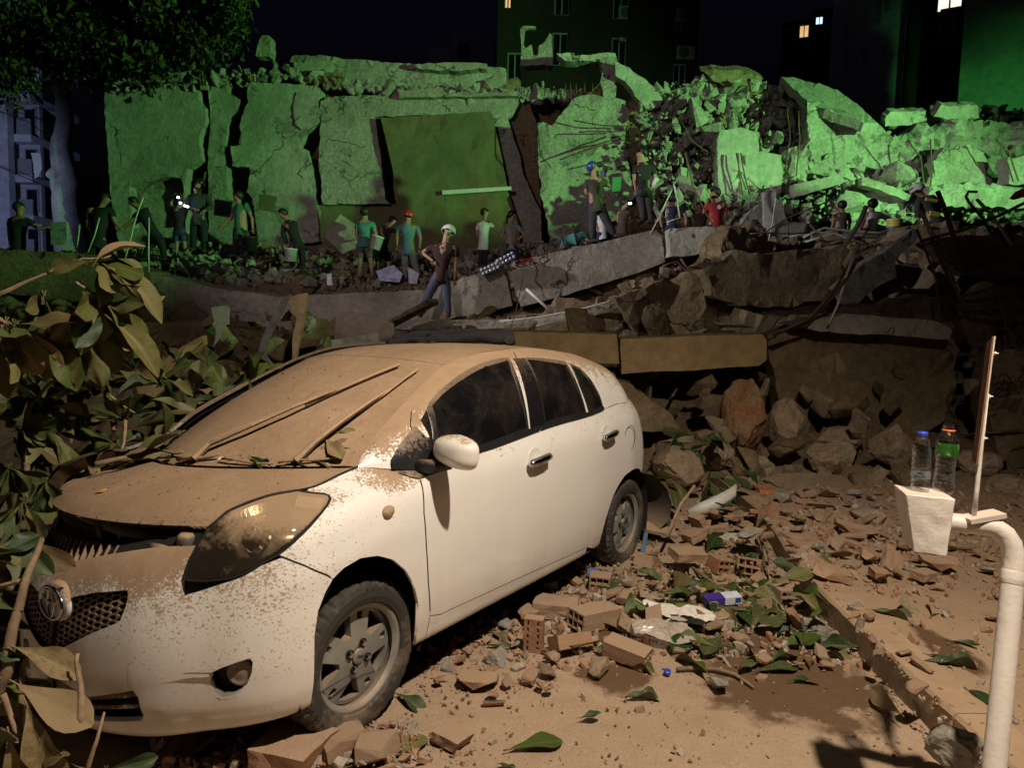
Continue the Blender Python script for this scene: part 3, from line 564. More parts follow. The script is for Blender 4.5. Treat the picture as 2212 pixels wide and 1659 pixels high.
# ------------------------------------------------------------------ buildings behind
def win_building(name, label, origin, wx, wz, dy, mat, wins, extra=None, ang=0):
    """block whose front lies at origin, width wx to the right, height wz, depth dy; wins: (x, z, w, h, glass material, frame)"""
    r = thing(name, label, 'building', origin, (0, 0, ang))
    V, F, lo = tri_poly([(0, 0), (wx, 0), (wx, wz), (0, wz)], [[(x, z), (x+w, z), (x+w, z+h_), (x, z+h_)] for x, z, w, h_, *_ in wins], 3., 3.)
    n = len(V); vs = [(x, 0, z) for x, z in V]; fs = [f for f in F]
    for l in lo[1:]:
        b = len(vs); k = len(l); vs += [vs[i] for i in l]+[(vs[i][0], .25, vs[i][2]) for i in l]; fs += [(b+i, b+k+i, b+k+(i+1) % k, b+(i+1) % k) for i in range(k)]
    b = len(vs); vs += [(0, 0, 0), (wx, 0, 0), (wx, 0, wz), (0, 0, wz), (0, dy, 0), (wx, dy, 0), (wx, dy, wz), (0, dy, wz)]
    fs += [(b+1, b+5, b+6, b+2), (b, b+3, b+7, b+4), (b+3, b+2, b+6, b+7), (b+4, b+7, b+6, b+5)]
    obj('wall', vs, fs, mat, r)
    for x, z, w, h_, gm, fm in wins:
        wnd = B(); t = .06
        wnd.box((x, .10, z), (x+w, .17, z+t)); wnd.box((x, .10, z+h_-t), (x+w, .17, z+h_)); wnd.box((x, .10, z+t), (x+t, .17, z+h_-t)); wnd.box((x+w-t, .10, z+t), (x+w, .17, z+h_-t)); wnd.box((x+w/2-t/2, .101, z+t), (x+w/2+t/2, .169, z+h_-t))
        wo = wnd.obj('window', fm, r); pn = B(); pn.box((x, .2, z), (x+w, .22, z+h_)); pn.obj('pane', gm, wo)
    return r
WDARK = plain('dark_window_glass', (.01, .012, .015), .12, bst=0); WFRAME = plain('pale_window_frame', (.30, .31, .33), .5)
WARMLIT = emit('lit_window_warm', (1, .62, .25), 1.1); COLDLIT = emit('lit_window_cold', (.55, .75, 1), 2.2); WHITELIT = emit('lit_window_white', (1, .92, .75), 1.6)
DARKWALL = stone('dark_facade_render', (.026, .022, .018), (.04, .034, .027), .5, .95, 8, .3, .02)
GREYWALL = stone('grey_facade_render', (.46, .44, .46), (.56, .54, .56), .4, .95, 8, .3, .02)
WHITEWALL = stone('white_facade_render', (.55, .56, .60), (.66, .67, .70), .4, .9, 8, .2, .02, stain=(.4, .4, .45))
GRWALL = stone('weathered_facade', (.16, .16, .14), (.30, .30, .27), .5, .95, 8, .4, .03, stain=(.06, .06, .055))
def ac_unit(p, s=1., ang=0):
    r = thing('air_conditioner', None, 'air conditioner', p, (0, 0, ang)); b = B(); b.box((-.42*s, -.3*s, 0), (.42*s, 0, .58*s)); b.obj('casing', WFRAME, r)
    f = B(); M = Matrix.Translation((-.08*s, -.305*s, .29*s)) @ Matrix.Rotation(R(90), 4, 'X'); f.lathe([(.24*s, -.01), (.24*s, .012), (.21*s, .012), (.21*s, 0), (.05*s, 0), (.05*s, .01), (.001, .01)], 20, 0, M); f.obj('fan_grille', plain('fan_guard', (.10, .10, .11), .5), r)
    g = B(); g.box((-.4*s, -.3*s, -.05*s), (-.34*s, .12*s, 0)); g.box((.34*s, -.3*s, -.05*s), (.4*s, .12*s, 0)); g.obj('bracket', STEEL, r); return r
def place(u, v, d): return at(u, v, d)
o0 = place(1068, 330, 32); W1 = 9.3
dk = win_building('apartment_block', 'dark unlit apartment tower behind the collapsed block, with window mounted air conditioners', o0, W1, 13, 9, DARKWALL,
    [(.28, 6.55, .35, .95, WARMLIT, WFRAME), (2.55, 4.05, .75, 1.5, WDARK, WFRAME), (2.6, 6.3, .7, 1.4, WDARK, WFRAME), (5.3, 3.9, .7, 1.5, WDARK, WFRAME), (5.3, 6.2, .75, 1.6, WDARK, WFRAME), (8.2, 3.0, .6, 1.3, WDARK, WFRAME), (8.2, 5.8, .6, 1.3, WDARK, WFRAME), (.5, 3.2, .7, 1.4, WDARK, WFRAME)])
for (u, v), lb in zip([(1353, 46), (1354, 93), (1477, 51), (1477, 132)], ['air conditioner beside the top window of the dark tower, left of two columns', 'air conditioner below the shuttered window in the middle of the dark tower', 'small pale air conditioner high on the right part of the dark tower', 'air conditioner low on the right part of the dark tower, just above the rubble']):
    tag(ac_unit(at(u, v, 31.9)), lb)
o1 = at(925, 260, 46)
fb_ = win_building('apartment_block', 'pale stepped house far behind the roof slab, under the dark sky', o1, 1.42, 4.75, 6, WHITEWALL, [(.5, 3., .4, .9, WDARK, WFRAME)])
b2 = B(); b2.box((1.43, -.3, 0), (4.35, 6, 5.7)); b2.obj('upper_storey', WHITEWALL, fb_); b2 = B(); b2.box((1.9, -.34, 3.9), (2.75, -.29, 5.0)); b2.obj('window', WFRAME, fb_); b2 = B(); b2.box((2.0, -.36, 4.0), (2.65, -.335, 4.9)); b2.obj('pane', WDARK, fb_)
o2 = at(1676, 300, 52)
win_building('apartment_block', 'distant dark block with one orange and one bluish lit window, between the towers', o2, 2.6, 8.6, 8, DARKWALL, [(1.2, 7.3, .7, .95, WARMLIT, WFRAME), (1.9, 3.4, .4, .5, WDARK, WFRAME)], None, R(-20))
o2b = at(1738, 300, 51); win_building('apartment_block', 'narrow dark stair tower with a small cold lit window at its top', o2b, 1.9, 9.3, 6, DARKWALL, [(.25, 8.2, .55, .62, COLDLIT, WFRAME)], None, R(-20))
o3 = at(1783, 300, 30)
gb_ = win_building('apartment_block', 'tall grey tower with narrow slit windows, right of the distant lit windows', o3, 3.25, 12, 6, GREYWALL, [(1.65, 4.65, .2, .95, WDARK, WFRAME), (1.95, 5.1, .2, .95, WDARK, WFRAME), (1.25, 3.0, .22, .7, WDARK, WFRAME), (2.0, 3.1, .12, .55, WHITELIT, WFRAME)], None, R(-25))
b2 = B(); b2.box((-.0, -.5, 0), (.5, -.02, 12)); b2.obj('corner_column', GREYWALL, gb_); b2 = B(); b2.box((2.75, -.6, 0), (3.28, -.02, 12)); b2.obj('edge_column', GRWALL, gb_)
o4 = at(1946, 310, 28)
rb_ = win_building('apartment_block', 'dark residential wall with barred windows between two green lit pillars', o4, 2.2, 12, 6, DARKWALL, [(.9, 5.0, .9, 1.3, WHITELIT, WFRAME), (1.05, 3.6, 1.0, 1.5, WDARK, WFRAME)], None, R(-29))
tag(ac_unit(at(2020, 130, 27.7)), 'air conditioner under the barred window, beside the green lit wall')
o5 = at(2060, 330, 24)
win_building('apartment_block', 'weathered wall lit bright green at the top right, next to the dark residential wall', o5, 2.15, 12, 6, GRWALL, [], None, R(-32))
o6 = at(2195, 340, 23.5); win_building('apartment_block', 'narrow green lit edge of a wall at the far right of the scene', o6, 3., 12, 6, GRWALL, [], None, R(-34))
# bluish lit building on the left
lbp = at(-160, 560, 27); lb_ = thing('apartment_block', 'pale apartment building with open balconies lit bluish white, behind the tree on the left', 'building', lbp)
for k in range(7):
    z = k*1.55; s = B(); s.box((-3, 0, z), (4.3, 3, z+.28)); s.obj('balcony_slab', WHITEWALL, lb_)
    s = B(); s.box((3.7, .05, z+.28), (4.25, .12, z+.9)); s.obj('balcony_railing', WFRAME, lb_)
    s = B(); s.box((-3, .5, z+.28), (4.3, .7, z+1.55)); wl = s.obj('back_wall', GREYWALL, lb_)
    for x in (1.0, 3.72):
        s = B(); s.box((x, .44, z+.5), (x+.5, .50, z+1.4)); wn_ = s.obj('window', WFRAME, lb_); s = B(); s.box((x+.06, .42, z+.56), (x+.44, .44, z+1.34)); s.obj('pane', WDARK, wn_)
for x in (-2.5, 3.02):
    s = B(); s.box((x, -.35, 0), (x+.62, -.02, 11)); s.obj('column', WHITEWALL, lb_)
# ------------------------------------------------------------------ car materials
def car_paint(name, bias=0.0):
    m, t, b = nmat(name); co = coords(t, 'obj')
    big = noise(t, co, 5, 5, .6)
    cs = coords(t, 'obj', (.8, .8, 1.0)); fine = noise(t, cs, 120, 4, .65); mid = noise(t, cs, 22, 6, .7)
    z = nz(t)
    v = mth(t, 'ADD', z, mth(t, 'MULTIPLY', mth(t, 'SUBTRACT', big, .5), .45))
    v = mth(t, 'ADD', v, mth(t, 'MULTIPLY', mth(t, 'SUBTRACT', mid, .5), .8))
    v = mth(t, 'ADD', v, mth(t, 'MULTIPLY', mth(t, 'SUBTRACT', fine, .5), 1.25))
    spx = nd(t, 'SeparateXYZ'); t.links.new(co, spx.inputs[0])
    ay = mth(t, 'ABSOLUTE', spx.outputs[1]); wing = mth(t, 'MULTIPLY', mth(t, 'MULTIPLY', ramp(t, ay, .56, .62), ramp(t, spx.outputs[0], -.16, .02)), ramp(t, spx.outputs[2], .76, .84))
    v = mth(t, 'ADD', mth(t, 'ADD', v, bias), mth(t, 'ADD', mth(t, 'MULTIPLY', ramp(t, spx.outputs[0], .15, .55), .12), mth(t, 'MULTIPLY', wing, -.42)))
    v = mth(t, 'ADD', v, mth(t, 'MULTIPLY', mth(t, 'MULTIPLY', ramp(t, spx.outputs[0], .20, .50), ramp(t, spx.outputs[2], .52, .74)), .30))
    dm = ramp(t, v, .49, .64)
    front = ramp(t, spx.outputs[0], -.75, .25)                       # splashes of dirt get rarer towards the doors
    sp = noise(t, cs, 125, 3, .62, .6); sp2 = noise(t, co, 9, 3, .6)
    thr = mth(t, 'ADD', mth(t, 'ADD', mth(t, 'MULTIPLY', front, .075), mth(t, 'MULTIPLY', mth(t, 'MULTIPLY', ramp(t, spx.outputs[0], -.1, .4), ramp(t, spx.outputs[2], .30, .72)), .13)), mth(t, 'MULTIPLY', mth(t, 'SUBTRACT', sp2, .5), .18))
    sm = mth(t, "MULTIPLY", ramp(t, mth(t, "ADD", sp, thr), .74, .775), .85)
    low = mth(t, 'MULTIPLY', ramp(t, spx.outputs[2], .75, .25, 0, .42), ramp(t, noise(t, coords(t, 'obj', (1, 1, .12)), 7, 5, .7), .3, .75))
    film = mth(t, 'ADD', low, mth(t, 'MULTIPLY', big, .10))
    col = mixc(t, film, (.80, .785, .75), (.50, .37, .25))
    dc = mixc(t, ramp(t, noise(t, co, 14, 6, .65), .3, .7), DUST2, DUST)
    k = mth(t, 'MAXIMUM', dm, sm)
    t.links.new(mixc(t, k, col, dc), b.inputs['Base Color'])
    t.links.new(ramp(t, mth(t, 'ADD', k, film), 0, 1, .28, .95), b.inputs['Roughness'])
    t.links.new(ramp(t, k, 0, 1, .6, 0), b.inputs['Coat Weight']); b.inputs['Coat Roughness'].default_value = .06
    h = mth(t, 'ADD', mth(t, 'MULTIPLY', k, 1), mth(t, 'MULTIPLY', noise(t, co, 160, 4, .7), mth(t, 'MULTIPLY', dm, .8)))
    t.links.new(bump(t, h, .25, .002), b.inputs['Normal'])
    return m
PAINT = car_paint('dusty_white_paint'); PAINT_M = car_paint('less_dusty_white_paint', -.36)
def full_dust(name):
    m, t, b = nmat(name); co = coords(t, 'obj')
    n = noise(t, co, 2.6, 8, .65, .4); f = noise(t, co, 150, 5, .75); g = noise(t, co, 30, 7, .72); st = noise(t, coords(t, 'obj', (.16, 1, .16)), 20, 7, .72, .3)
    c = mixc(t, ramp(t, n, .32, .68), (.29, .198, .122), (.44, .31, .205)); c = mixc(t, ramp(t, g, .35, .7, 0, .6), c, (.25, .17, .105))
    c = mixc(t, ramp(t, f, .35, .75, .0, .55), c, (.23, .155, .095))
    sc = mth(t, 'MULTIPLY', ramp(t, st, .60, .70, 0, .7), ramp(t, n, .40, .62)); c = mixc(t, sc, c, (.15, .105, .07))
    sp = ramp(t, noise(t, co, 48, 3, .6), .70, .74, 0, .7); c = mixc(t, sp, c, (.13, .09, .055))
    wh = ramp(t, noise(t, co, 7, 3, .5), .775, .785, 0, 1); c = mixc(t, wh, c, (.66, .63, .58))
    t.links.new(c, b.inputs['Base Color']); b.inputs['Roughness'].default_value = .95; b.inputs['Specular IOR Level'].default_value = .15
    h = mth(t, 'ADD', mth(t, 'MULTIPLY', f, .35), mth(t, 'ADD', mth(t, 'MULTIPLY', g, .9), mth(t, 'ADD', mth(t, 'MULTIPLY', sc, -.8), mth(t, 'MULTIPLY', sp, .5))))
    t.links.new(bump(t, h, .55, .008), b.inputs['Normal']); return m
THICKDUST = full_dust('thick_dust_layer')
def car_glass(name, dusty=.5, col=(.006, .006, .007)):
    m, t, b = nmat(name); co = coords(t, 'obj')
    f = noise(t, coords(t, 'obj', (1, 1, .35)), 90, 4, .65); g = noise(t, co, 4.5, 5, .65, .5)
    k = mth(t, 'MULTIPLY', ramp(t, mth(t, 'ADD', f, mth(t, 'MULTIPLY', mth(t, 'SUBTRACT', g, .5), .4)), .66, .74), .22*dusty)
    film = ramp(t, g, .42, .60, .0, .035*dusty)
    kk = mth(t, 'MAXIMUM', k, film)
    t.links.new(mixc(t, kk, col, (.42, .31, .21)), b.inputs['Base Color'])
    t.links.new(ramp(t, kk, .004, .06, .04, .5), b.inputs['Roughness'])
    return m
GLASS = car_glass('tinted_dusty_glass', 1.)
BLACKPL = plain('black_plastic', (.018, .018, .019), .42, var=.3, dust=.55, lo=.55, hi=.95)
BLACKDIRT = plain('dirt_caked_black_plastic', (.02, .02, .02), .5, dust=1., lo=-.05, hi=.12, scale=30)
RUBBER = plain('seal_rubber', (.015, .015, .015), .5, dust=.5, lo=.4, hi=.8)
DARKHOLE = plain('dark_cavity', (.006, .006, .006), .9, bst=0)
CHROME = plain('chrome', (.55, .56, .58), .12, 1., .15, dust=.5, lo=.6, hi=.9, bst=.03)
ALLOY = plain('alloy_rim', (.27, .275, .25), .36, .35, .2, dust=.6, lo=.05, hi=.8, bst=.05); INRIM = plain('dark_inner_rim', (.07, .065, .055), .7, dust=.5, lo=.3, hi=1.)
def tyre_mat():
    m, t, b = nmat('dusty_tyre_rubber'); co = coords(t, 'obj'); n = noise(t, co, 6, 6, .65); f = noise(t, co, 50, 5, .7)
    k = ramp(t, mth(t, 'ADD', n, mth(t, 'MULTIPLY', mth(t, 'SUBTRACT', f, .5), .5)), .48, .80, .04, .7)
    t.links.new(mixc(t, k, (.02, .019, .018), (.30, .22, .145)), b.inputs['Base Color']); b.inputs['Roughness'].default_value = .8
    t.links.new(bump(t, f, .3, .002), b.inputs['Normal']); return m
TYRE = tyre_mat()
def lens_mat():
    m = bpy.data.materials.new('headlight_lens'); m.use_nodes = True; t = m.node_tree; t.nodes.clear()
    out = nd(t, 'OutputMaterial'); co = coords(t, 'obj')
    tr = nd(t, 'BsdfTransparent'); tr.inputs[0].default_value = (.86, .80, .70, 1)
    gl = nd(t, 'BsdfGlossy'); gl.inputs['Roughness'].default_value = .06
    fr = nd(t, 'Fresnel'); fr.inputs[0].default_value = 1.5
    a = nd(t, 'MixShader'); t.links.new(ramp(t, fr.outputs[0], 0, 1, .05, 1), a.inputs[0]); t.links.new(tr.outputs[0], a.inputs[1]); t.links.new(gl.outputs[0], a.inputs[2])
    df = nd(t, 'BsdfDiffuse'); n = noise(t, co, 11, 7, .68); f = noise(t, co, 70, 4, .7)
    t.links.new(mixc(t, n, (.23, .16, .10), (.36, .26, .17)), df.inputs[0])
    v = mth(t, 'ADD', nz(t), mth(t, 'ADD', mth(t, 'MULTIPLY', mth(t, 'SUBTRACT', n, .5), 1.1), mth(t, 'MULTIPLY', mth(t, 'SUBTRACT', f, .5), .6)))
    k = ramp(t, v, .36, .74, .08, .92)
    o = nd(t, 'MixShader'); t.links.new(k, o.inputs[0]); t.links.new(a.outputs[0], o.inputs[1]); t.links.new(df.outputs[0], o.inputs[2])
    t.links.new(o.outputs[0], out.inputs[0]); return m
LENS = lens_mat()
# ------------------------------------------------------------------ the car
CARM = Matrix.Translation((-1.1931, 2.9497, 0)) @ Matrix.Rotation(-2.1598, 4, 'Z') @ Matrix.Rotation(-.022, 4, 'Y')
car = thing('hatchback_car', 'white five door hatchback caked in brown dust with a sprung bonnet and drooping front bumper', 'car')
car.matrix_world = CARM
def panel(S, outer, holes=(), h=.028, hb=.014, gap=.002, off=0.0, deform=None, skirt=.014, both=False):
    """body panel cut out of surface S; returns verts, faces, normals"""
    V, F, loops = tri_poly(outer, holes, h, hb, gap)
    P = S(V); N = S.normal(V)
    if both:                                                    # symmetric panel through the centre line
        n = len(P); Pm = P*[1, -1, 1]; Nm = N*[1, -1, 1]
        P = np.concatenate([P, Pm]); N = np.concatenate([N, Nm])
        F = F+[tuple(i+n for i in f)[::-1] for f in F]; loops = loops+[[i+n for i in l][::-1] for l in loops]
    if deform: P = deform(P)
    P = P+N*off
    vs = list(map(tuple, P)); ns = list(map(tuple, N)); fs = list(F)
    if skirt:
        for l in loops:
            b = len(vs); k = len(l)
            for i in l: vs.append(tuple(P[i])); ns.append(tuple(N[i]))
            for i in l: vs.append(tuple(P[i]-N[i]*skirt)); ns.append(tuple(N[i]))
            for i in range(k):
                j = (i+1) % k; fs.append((b+i, b+k+i, b+k+j, b+j))
    return vs, fs, ns
def panel_obj(name, parts, mat, parent=car, mirror=False, label=None):
    vs, fs, ns = [], [], []
    for v, f, n in parts:
        b = len(vs); vs += v; fs += [tuple(i+b for i in q) for q in f]; ns += n
    m = mesh(name, vs, fs, mat, None, True)
    m.normals_split_custom_set_from_vertices(ns)
    o = obj(name, m, parent=parent)
    if label: o['label'] = label
    if mirror:
        q = o.copy(); COL.objects.link(q); q.scale = (1, -1, 1)
        if label: del q['label']
    return o
VM, GM = float(L.V[-1]), float(G.V[-1])
C = CAR
full = lambda S: [(S.U[0], S.V[0]), (S.U[-1], S.V[0]), (S.U[-1], S.V[-1]), (S.U[0], S.V[-1])]
# dark inner shell behind the panel gaps, open at wheel arches, lamps and grilles
inner = [panel(L, [(0, .012), (1.02, .012), (1.6, .03), (3.2, .03), (4.895, .03), (4.895, VM), (0, VM)], [C['headlight'], [p for p in C['fog']],
        [(p[0], p[1]) for p in C['arch']], C['rear_arch'], [(.02 if x == 0 else x, y) for x, y in C['grille']], [(.02 if x == 0 else x, y) for x, y in C['lowgrille']]], .05, .03, 0, -.02, sag, 0, True),
         panel(G, full(G), (), .06, .05, 0, -.035, None, 0, True), panel(HOOD, full(HOOD), (), .08, .05, .02, -.02, None, 0)]
panel_obj('inner_body', inner, DARKHOLE)
panel_obj('hood', [panel(HOOD, full(HOOD), (), .05, .025, .007, 0.0, None, .02)], THICKDUST, label='dust covered bonnet standing slightly open at its front edge')
panel_obj('roof', [panel(ROOF, full(ROOF), (), .06, .03, .002, 0.0)], THICKDUST)
panel_obj('windscreen', [panel(WIND, full(WIND), (), .05, .03, .002, -.003)], THICKDUST, label='windscreen buried under brown dust')
panel_obj('tailgate', [panel(HATCH, full(HATCH), (), .06, .04, .002)], PAINT)
bmp = panel_obj('front_bumper', [panel(L, C['bumper'], [C['fog']]+[[(-.02 if x == 0 else x, y) for x, y in C[k]] for k in ('grille', 'lowgrille')], .026, .012, .0015, 0.0, sag, .025, True)], PAINT, label='loose front bumper splashed with dirt')
fen = panel_obj('front_fender', [panel(L, C['fender'])], PAINT, mirror=True)
fd = panel_obj('front_door', [panel(L, C['front_door']), panel(G, C['fd_up'], [[(x, max(y, .004)) for x, y in inset(np.array(C['fglass']), -.006)]], off=.004)], PAINT, mirror=True)
rdr = panel_obj('rear_door', [panel(L, C['rear_door']), panel(G, C['rd_up'], [inset(np.array(C['rglass']), -.006), inset(np.array(C['rquarter']), -.006)], off=.004)], PAINT, mirror=True)
panel_obj('sill', [panel(L, C['rocker'])], PAINT, mirror=True)
frame_hole = C['fd_up'][:-6]+C['rd_up'][5:]
panel_obj('roof_rail_and_pillars', [panel(G, full(G), [[(x, y if y > .01 else -.01) for x, y in frame_hole]], .03, .014, .002)], PAINT, mirror=True)
panel_obj('rear_quarter', [panel(L, C['quarter'])], PAINT, mirror=True)
panel_obj('front_window', [panel(G, inset(np.array(C['fglass']), .010), (), .05, .02, 0, .001, None, .006)], GLASS, mirror=True)
panel_obj('rear_window', [panel(G, inset(np.array(C['rglass']), .010), (), .05, .02, 0, .001, None, .006)], GLASS, mirror=True)
panel_obj('quarter_window', [panel(G, inset(np.array(C['rquarter']), .008), (), .05, .02, 0, .001, None, .006)], GLASS, mirror=True)
panel_obj('front_quarter_window', [panel(G, inset(np.array(C['fquarter']), .006), (), .05, .02, 0, .008, None, .01)], GLASS, mirror=True)
def seam(pts, rad, nm='panel_seam'):
    b = B(); b.tube(pts, rad, 5); b.obj(nm, RUBBER0, car, True)
RUBBER0 = plain('seam_black', (.008, .008, .008), .8, bst=0)
W_ = hbasis(np.arange(len(HE)), np.linspace(0, len(HE)-1, 40)) @ np.array(HE); Hn = HOOD.normal([(HOOD.U[-1]*.5, .01)])[0]
seam([Vector(p)+Vector((0, .004, .001)) for p in W_], .0042, 'bonnet_seam')
on = lambda uv, o=.0: [Vector(p)+Vector(n)*o for p, n in zip(L(np.array(uv)), L.normal(np.array(uv)))]
seam(on(resample(C['front_door'][:5]+C['front_door'][4:5], .03)[:24], -.0005), .0034, 'door_seam')
seam(on(resample(C['fender'][:4], .03)[:10], -.0005), .0032, 'bumper_seam')
he = resample(C['headlight'], .02); seam(on(np.concatenate([he, he[:1]]), .001), .0045, 'headlight_seal')
seal = []
for k, q in (('fglass', .012), ('rglass', .012), ('rquarter', .010)):
    a = np.array(C[k]); seal.append(panel(G, inset(a, -.009), [inset(a, q)], .03, .015, 0, .006, None, .012))
panel_obj('window_seal', seal, RUBBER, mirror=True)
belt = [panel(G, [(.33, -.0), (1.185, .0), (1.185, .017), (.33, .017)], (), .03, .015, 0, .010, None, .012), panel(G, [(1.196, 0), (1.99, 0), (1.99, .016), (1.196, .016)], (), .03, .015, 0, .010, None, .012)]
panel_obj('window_sill_strip', belt, BLACKPL, mirror=True)
panel_obj('door_pillar_trim', [panel(G, [(1.178, .262), (1.2, .262), (1.205, .006), (1.188, .006)], (), .03, .015, 0, .003), panel(G, C['bpillar'], (), .03, .02, 0, .007, None, .01)], GLASS if False else plain('gloss_black_trim', (.012, .012, .014), .12, dust=.3, lo=.5, hi=.9, bst=.02), mirror=True)
panel_obj('window_divider', [panel(G, [(.325, .012), (.355, .012), (.372, .262), (.345, .25)], (), .03, .015, 0, .011, None, .012)], BLACKPL, mirror=True)
panel_obj('mirror_triangle', [panel(L, C['triL'], (), .03, .012, 0, .006, None, .02), panel(G, C['triG'], (), .03, .012, 0, .007, None, .02)], plain('dirty_black_trim', (.014, .014, .015), .25, dust=.9, lo=.50, hi=.80, scale=20), mirror=True)
# headlights: lens, housing with bowls
hp = np.array(C['headlight'])
lens = panel_obj('headlight', [panel(L, hp, (), .028, .012, .006, .004, None, .012)], LENS, label='dust smeared clear headlight')
hous = panel_obj('lamp_housing', [panel(L, inset(hp, .012), (), .03, .02, 0, -.055, None, -.05)], plain('lamp_housing', (.30, .26, .21), .2, .6, .3, scale=25), lens)
bb = B()
for (u, v), r in (((.70, .715), .062), ((.86, .775), .05)):
    P = Vector(L([(u, v)])[0]); N = Vector(L.normal([(u, v)])[0]); ax = (N*.4+Vector((1, .25, .05))).normalized(); M = Matrix.Translation(P-N*.05-ax*.01) @ ax.to_track_quat('Z', 'Y').to_matrix().to_4x4()
    bb.lathe([(r, .03), (r*.93, .03), (r*.8, .0), (r*.5, -.03), (.012, -.04), (.012, .012), (.006, .02)], 20, 0, M)
bb.obj('reflector', CHROME, lens, True)
for o in (lens,):
    q = copy_tree(o, car); q.scale = (1, -1, 1); del q['label']
# fog lamps, grilles
sagv = lambda uv, off: Vector(sag(L([uv])+L.normal([uv])*off)[0])
cav = [panel(L, inset(np.array(C['fog']), -.01), (), .03, .02, 0, -.05, sag, -.05)]
panel_obj('fog_lamp_recess', cav, BLACKDIRT, mirror=True)
fb = B(); P = sagv((.770, .249), -.03); N = Vector((.86, .5, .02)); M = Matrix.Translation(P) @ N.to_track_quat('Z', 'Y').to_matrix().to_4x4()
fb.lathe([(.044, -.02), (.044, .012), (.038, .016), (.034, .012), (.02, .016), (.002, .018)], 24, 0, M)
fo = fb.obj('fog_lamp', plain('dusty_fog_lens', (.16, .14, .12), .3, dust=.5, lo=-.2, hi=.4), car, True)
q = fo.copy(); COL.objects.link(q); q.scale = (1, -1, 1)
def hexgrille(poly, pitch):
    """honeycomb bars inside a polygon of the bumper surface (both sides of the centre line)"""
    vs, fs, ns = [], [], []; a = np.array(poly); r = pitch/1.5
    cells = []
    for i in range(-int(.45/(pitch*.9)), int(.45/(pitch*.9))+1):
        for j in range(0, 22):
            cx = i*pitch*.9; cy = .36+j*pitch*.62+(i % 2)*pitch*.31
            if pip(abs(cx), cy, poly): cells.append((cx, cy))
    out = B()
    for cx, cy in cells:
        ring = [(cx+pitch*.60*math.cos(k*math.pi/3), cy+pitch*.36*math.sin(k*math.pi/3)) for k in range(6)]
        inn = [(cx+pitch*.44*math.cos(k*math.pi/3), cy+pitch*.24*math.sin(k*math.pi/3)) for k in range(6)]
        def ev(u, v, off):
            p = L([(abs(u), v)])[0]; n = L.normal([(abs(u), v)])[0]; p = p+n*off
            if u < 0: p = p*[1, -1, 1]
            return tuple(sag([p])[0])
        V = [ev(u, v, -.012) for u, v in ring]+[ev(u, v, -.012) for u, v in inn]+[ev(u, v, -.030) for u, v in inn]
        out.add(V, [(k, (k+1) % 6, 6+(k+1) % 6, 6+k) for k in range(6)]+[(6+k, 6+(k+1) % 6, 12+(k+1) % 6, 12+k) for k in range(6)])
    return out
hexgrille(C['grille'], .040).obj('grille_mesh', plain('dusty_grille_plastic', (.03, .028, .025), .5, dust=.9, lo=-.3, hi=.5, scale=40), car)
gb = [panel(L, [(x, y) for x, y in inset(np.array(C['grille']), -.015)], (), .05, .03, 0, -.09, sag, -.08, True), panel(L, inset(np.array(C['lowgrille']), -.015), (), .05, .03, 0, -.10, sag, -.09, True)]
panel_obj('grille_cavity', gb, DARKHOLE)
sl = B()
for v0 in (.205, .165):
    for s in (1, -1):
        pts = [(u, v0-.03*(1-u/.44)*0) for u in np.linspace(0.0, .438, 8)]
        for k in range(7):
            A_, B_ = [np.array([L([p])[0]-L.normal([p])[0]*d for d in (.004, .05)]) for p in (pts[k], pts[k+1])]
            q = np.concatenate([A_, B_])*[1, s, 1]; q = sag(q); up = np.array([0, 0, .013])
            vs = [q[0], q[1], q[3], q[2], q[0]+up, q[1]+up, q[3]+up, q[2]+up]
            sl.add(vs, [(0, 3, 2, 1), (4, 5, 6, 7), (0, 1, 5, 4), (1, 2, 6, 5), (2, 3, 7, 6), (3, 0, 4, 7)] if s < 0 else [(1, 2, 3, 0), (7, 6, 5, 4), (4, 5, 1, 0), (5, 6, 2, 1), (6, 7, 3, 2), (7, 4, 0, 3)])
sl.obj('lower_grille_slat', BLACKDIRT, car)
# round badge: three interlocking ellipses inside the dip of the bumper
bd = B(); P = sagv((0.0, .60), .012)
def ell(a, b, cx, cy, tl):
    pts = [P+Vector((.012*math.cos(2*w)*0+.006, cx+a*math.cos(w), cy+b*math.sin(w))) for w in np.linspace(0, 2*math.pi, 33)]
    bd.tube(pts, tl, 6, 0, False)
ell(.082, .056, 0, 0, .0075); ell(.024, .052, 0, 0, .006); ell(.055, .021, 0, .024, .006)
bd.obj('badge', CHROME, car, True)
bk = B(); M = Matrix.Translation(P-Vector((.014, 0, 0))) @ Matrix.Rotation(R(90), 4, 'Y') @ Matrix.Scale(.7, 4, (1, 0, 0)); bk.lathe([(.098, -.02), (.096, .004), (.086, .008), (.001, .0085)], 32, 0, M)
bk.obj('badge_surround', PAINT, car, True)
# black plate bracket
pb = B(); pc = sagv((.0, .30), .0); pb.box((pc.x-.03, -.26, pc.z-.05), (pc.x-.012, .16, pc.z+.05)); pb.box((pc.x-.012, -.22, pc.z+.01), (pc.x-.006, .10, pc.z+.03))
pb.obj('plate_bracket', BLACKDIRT, car)
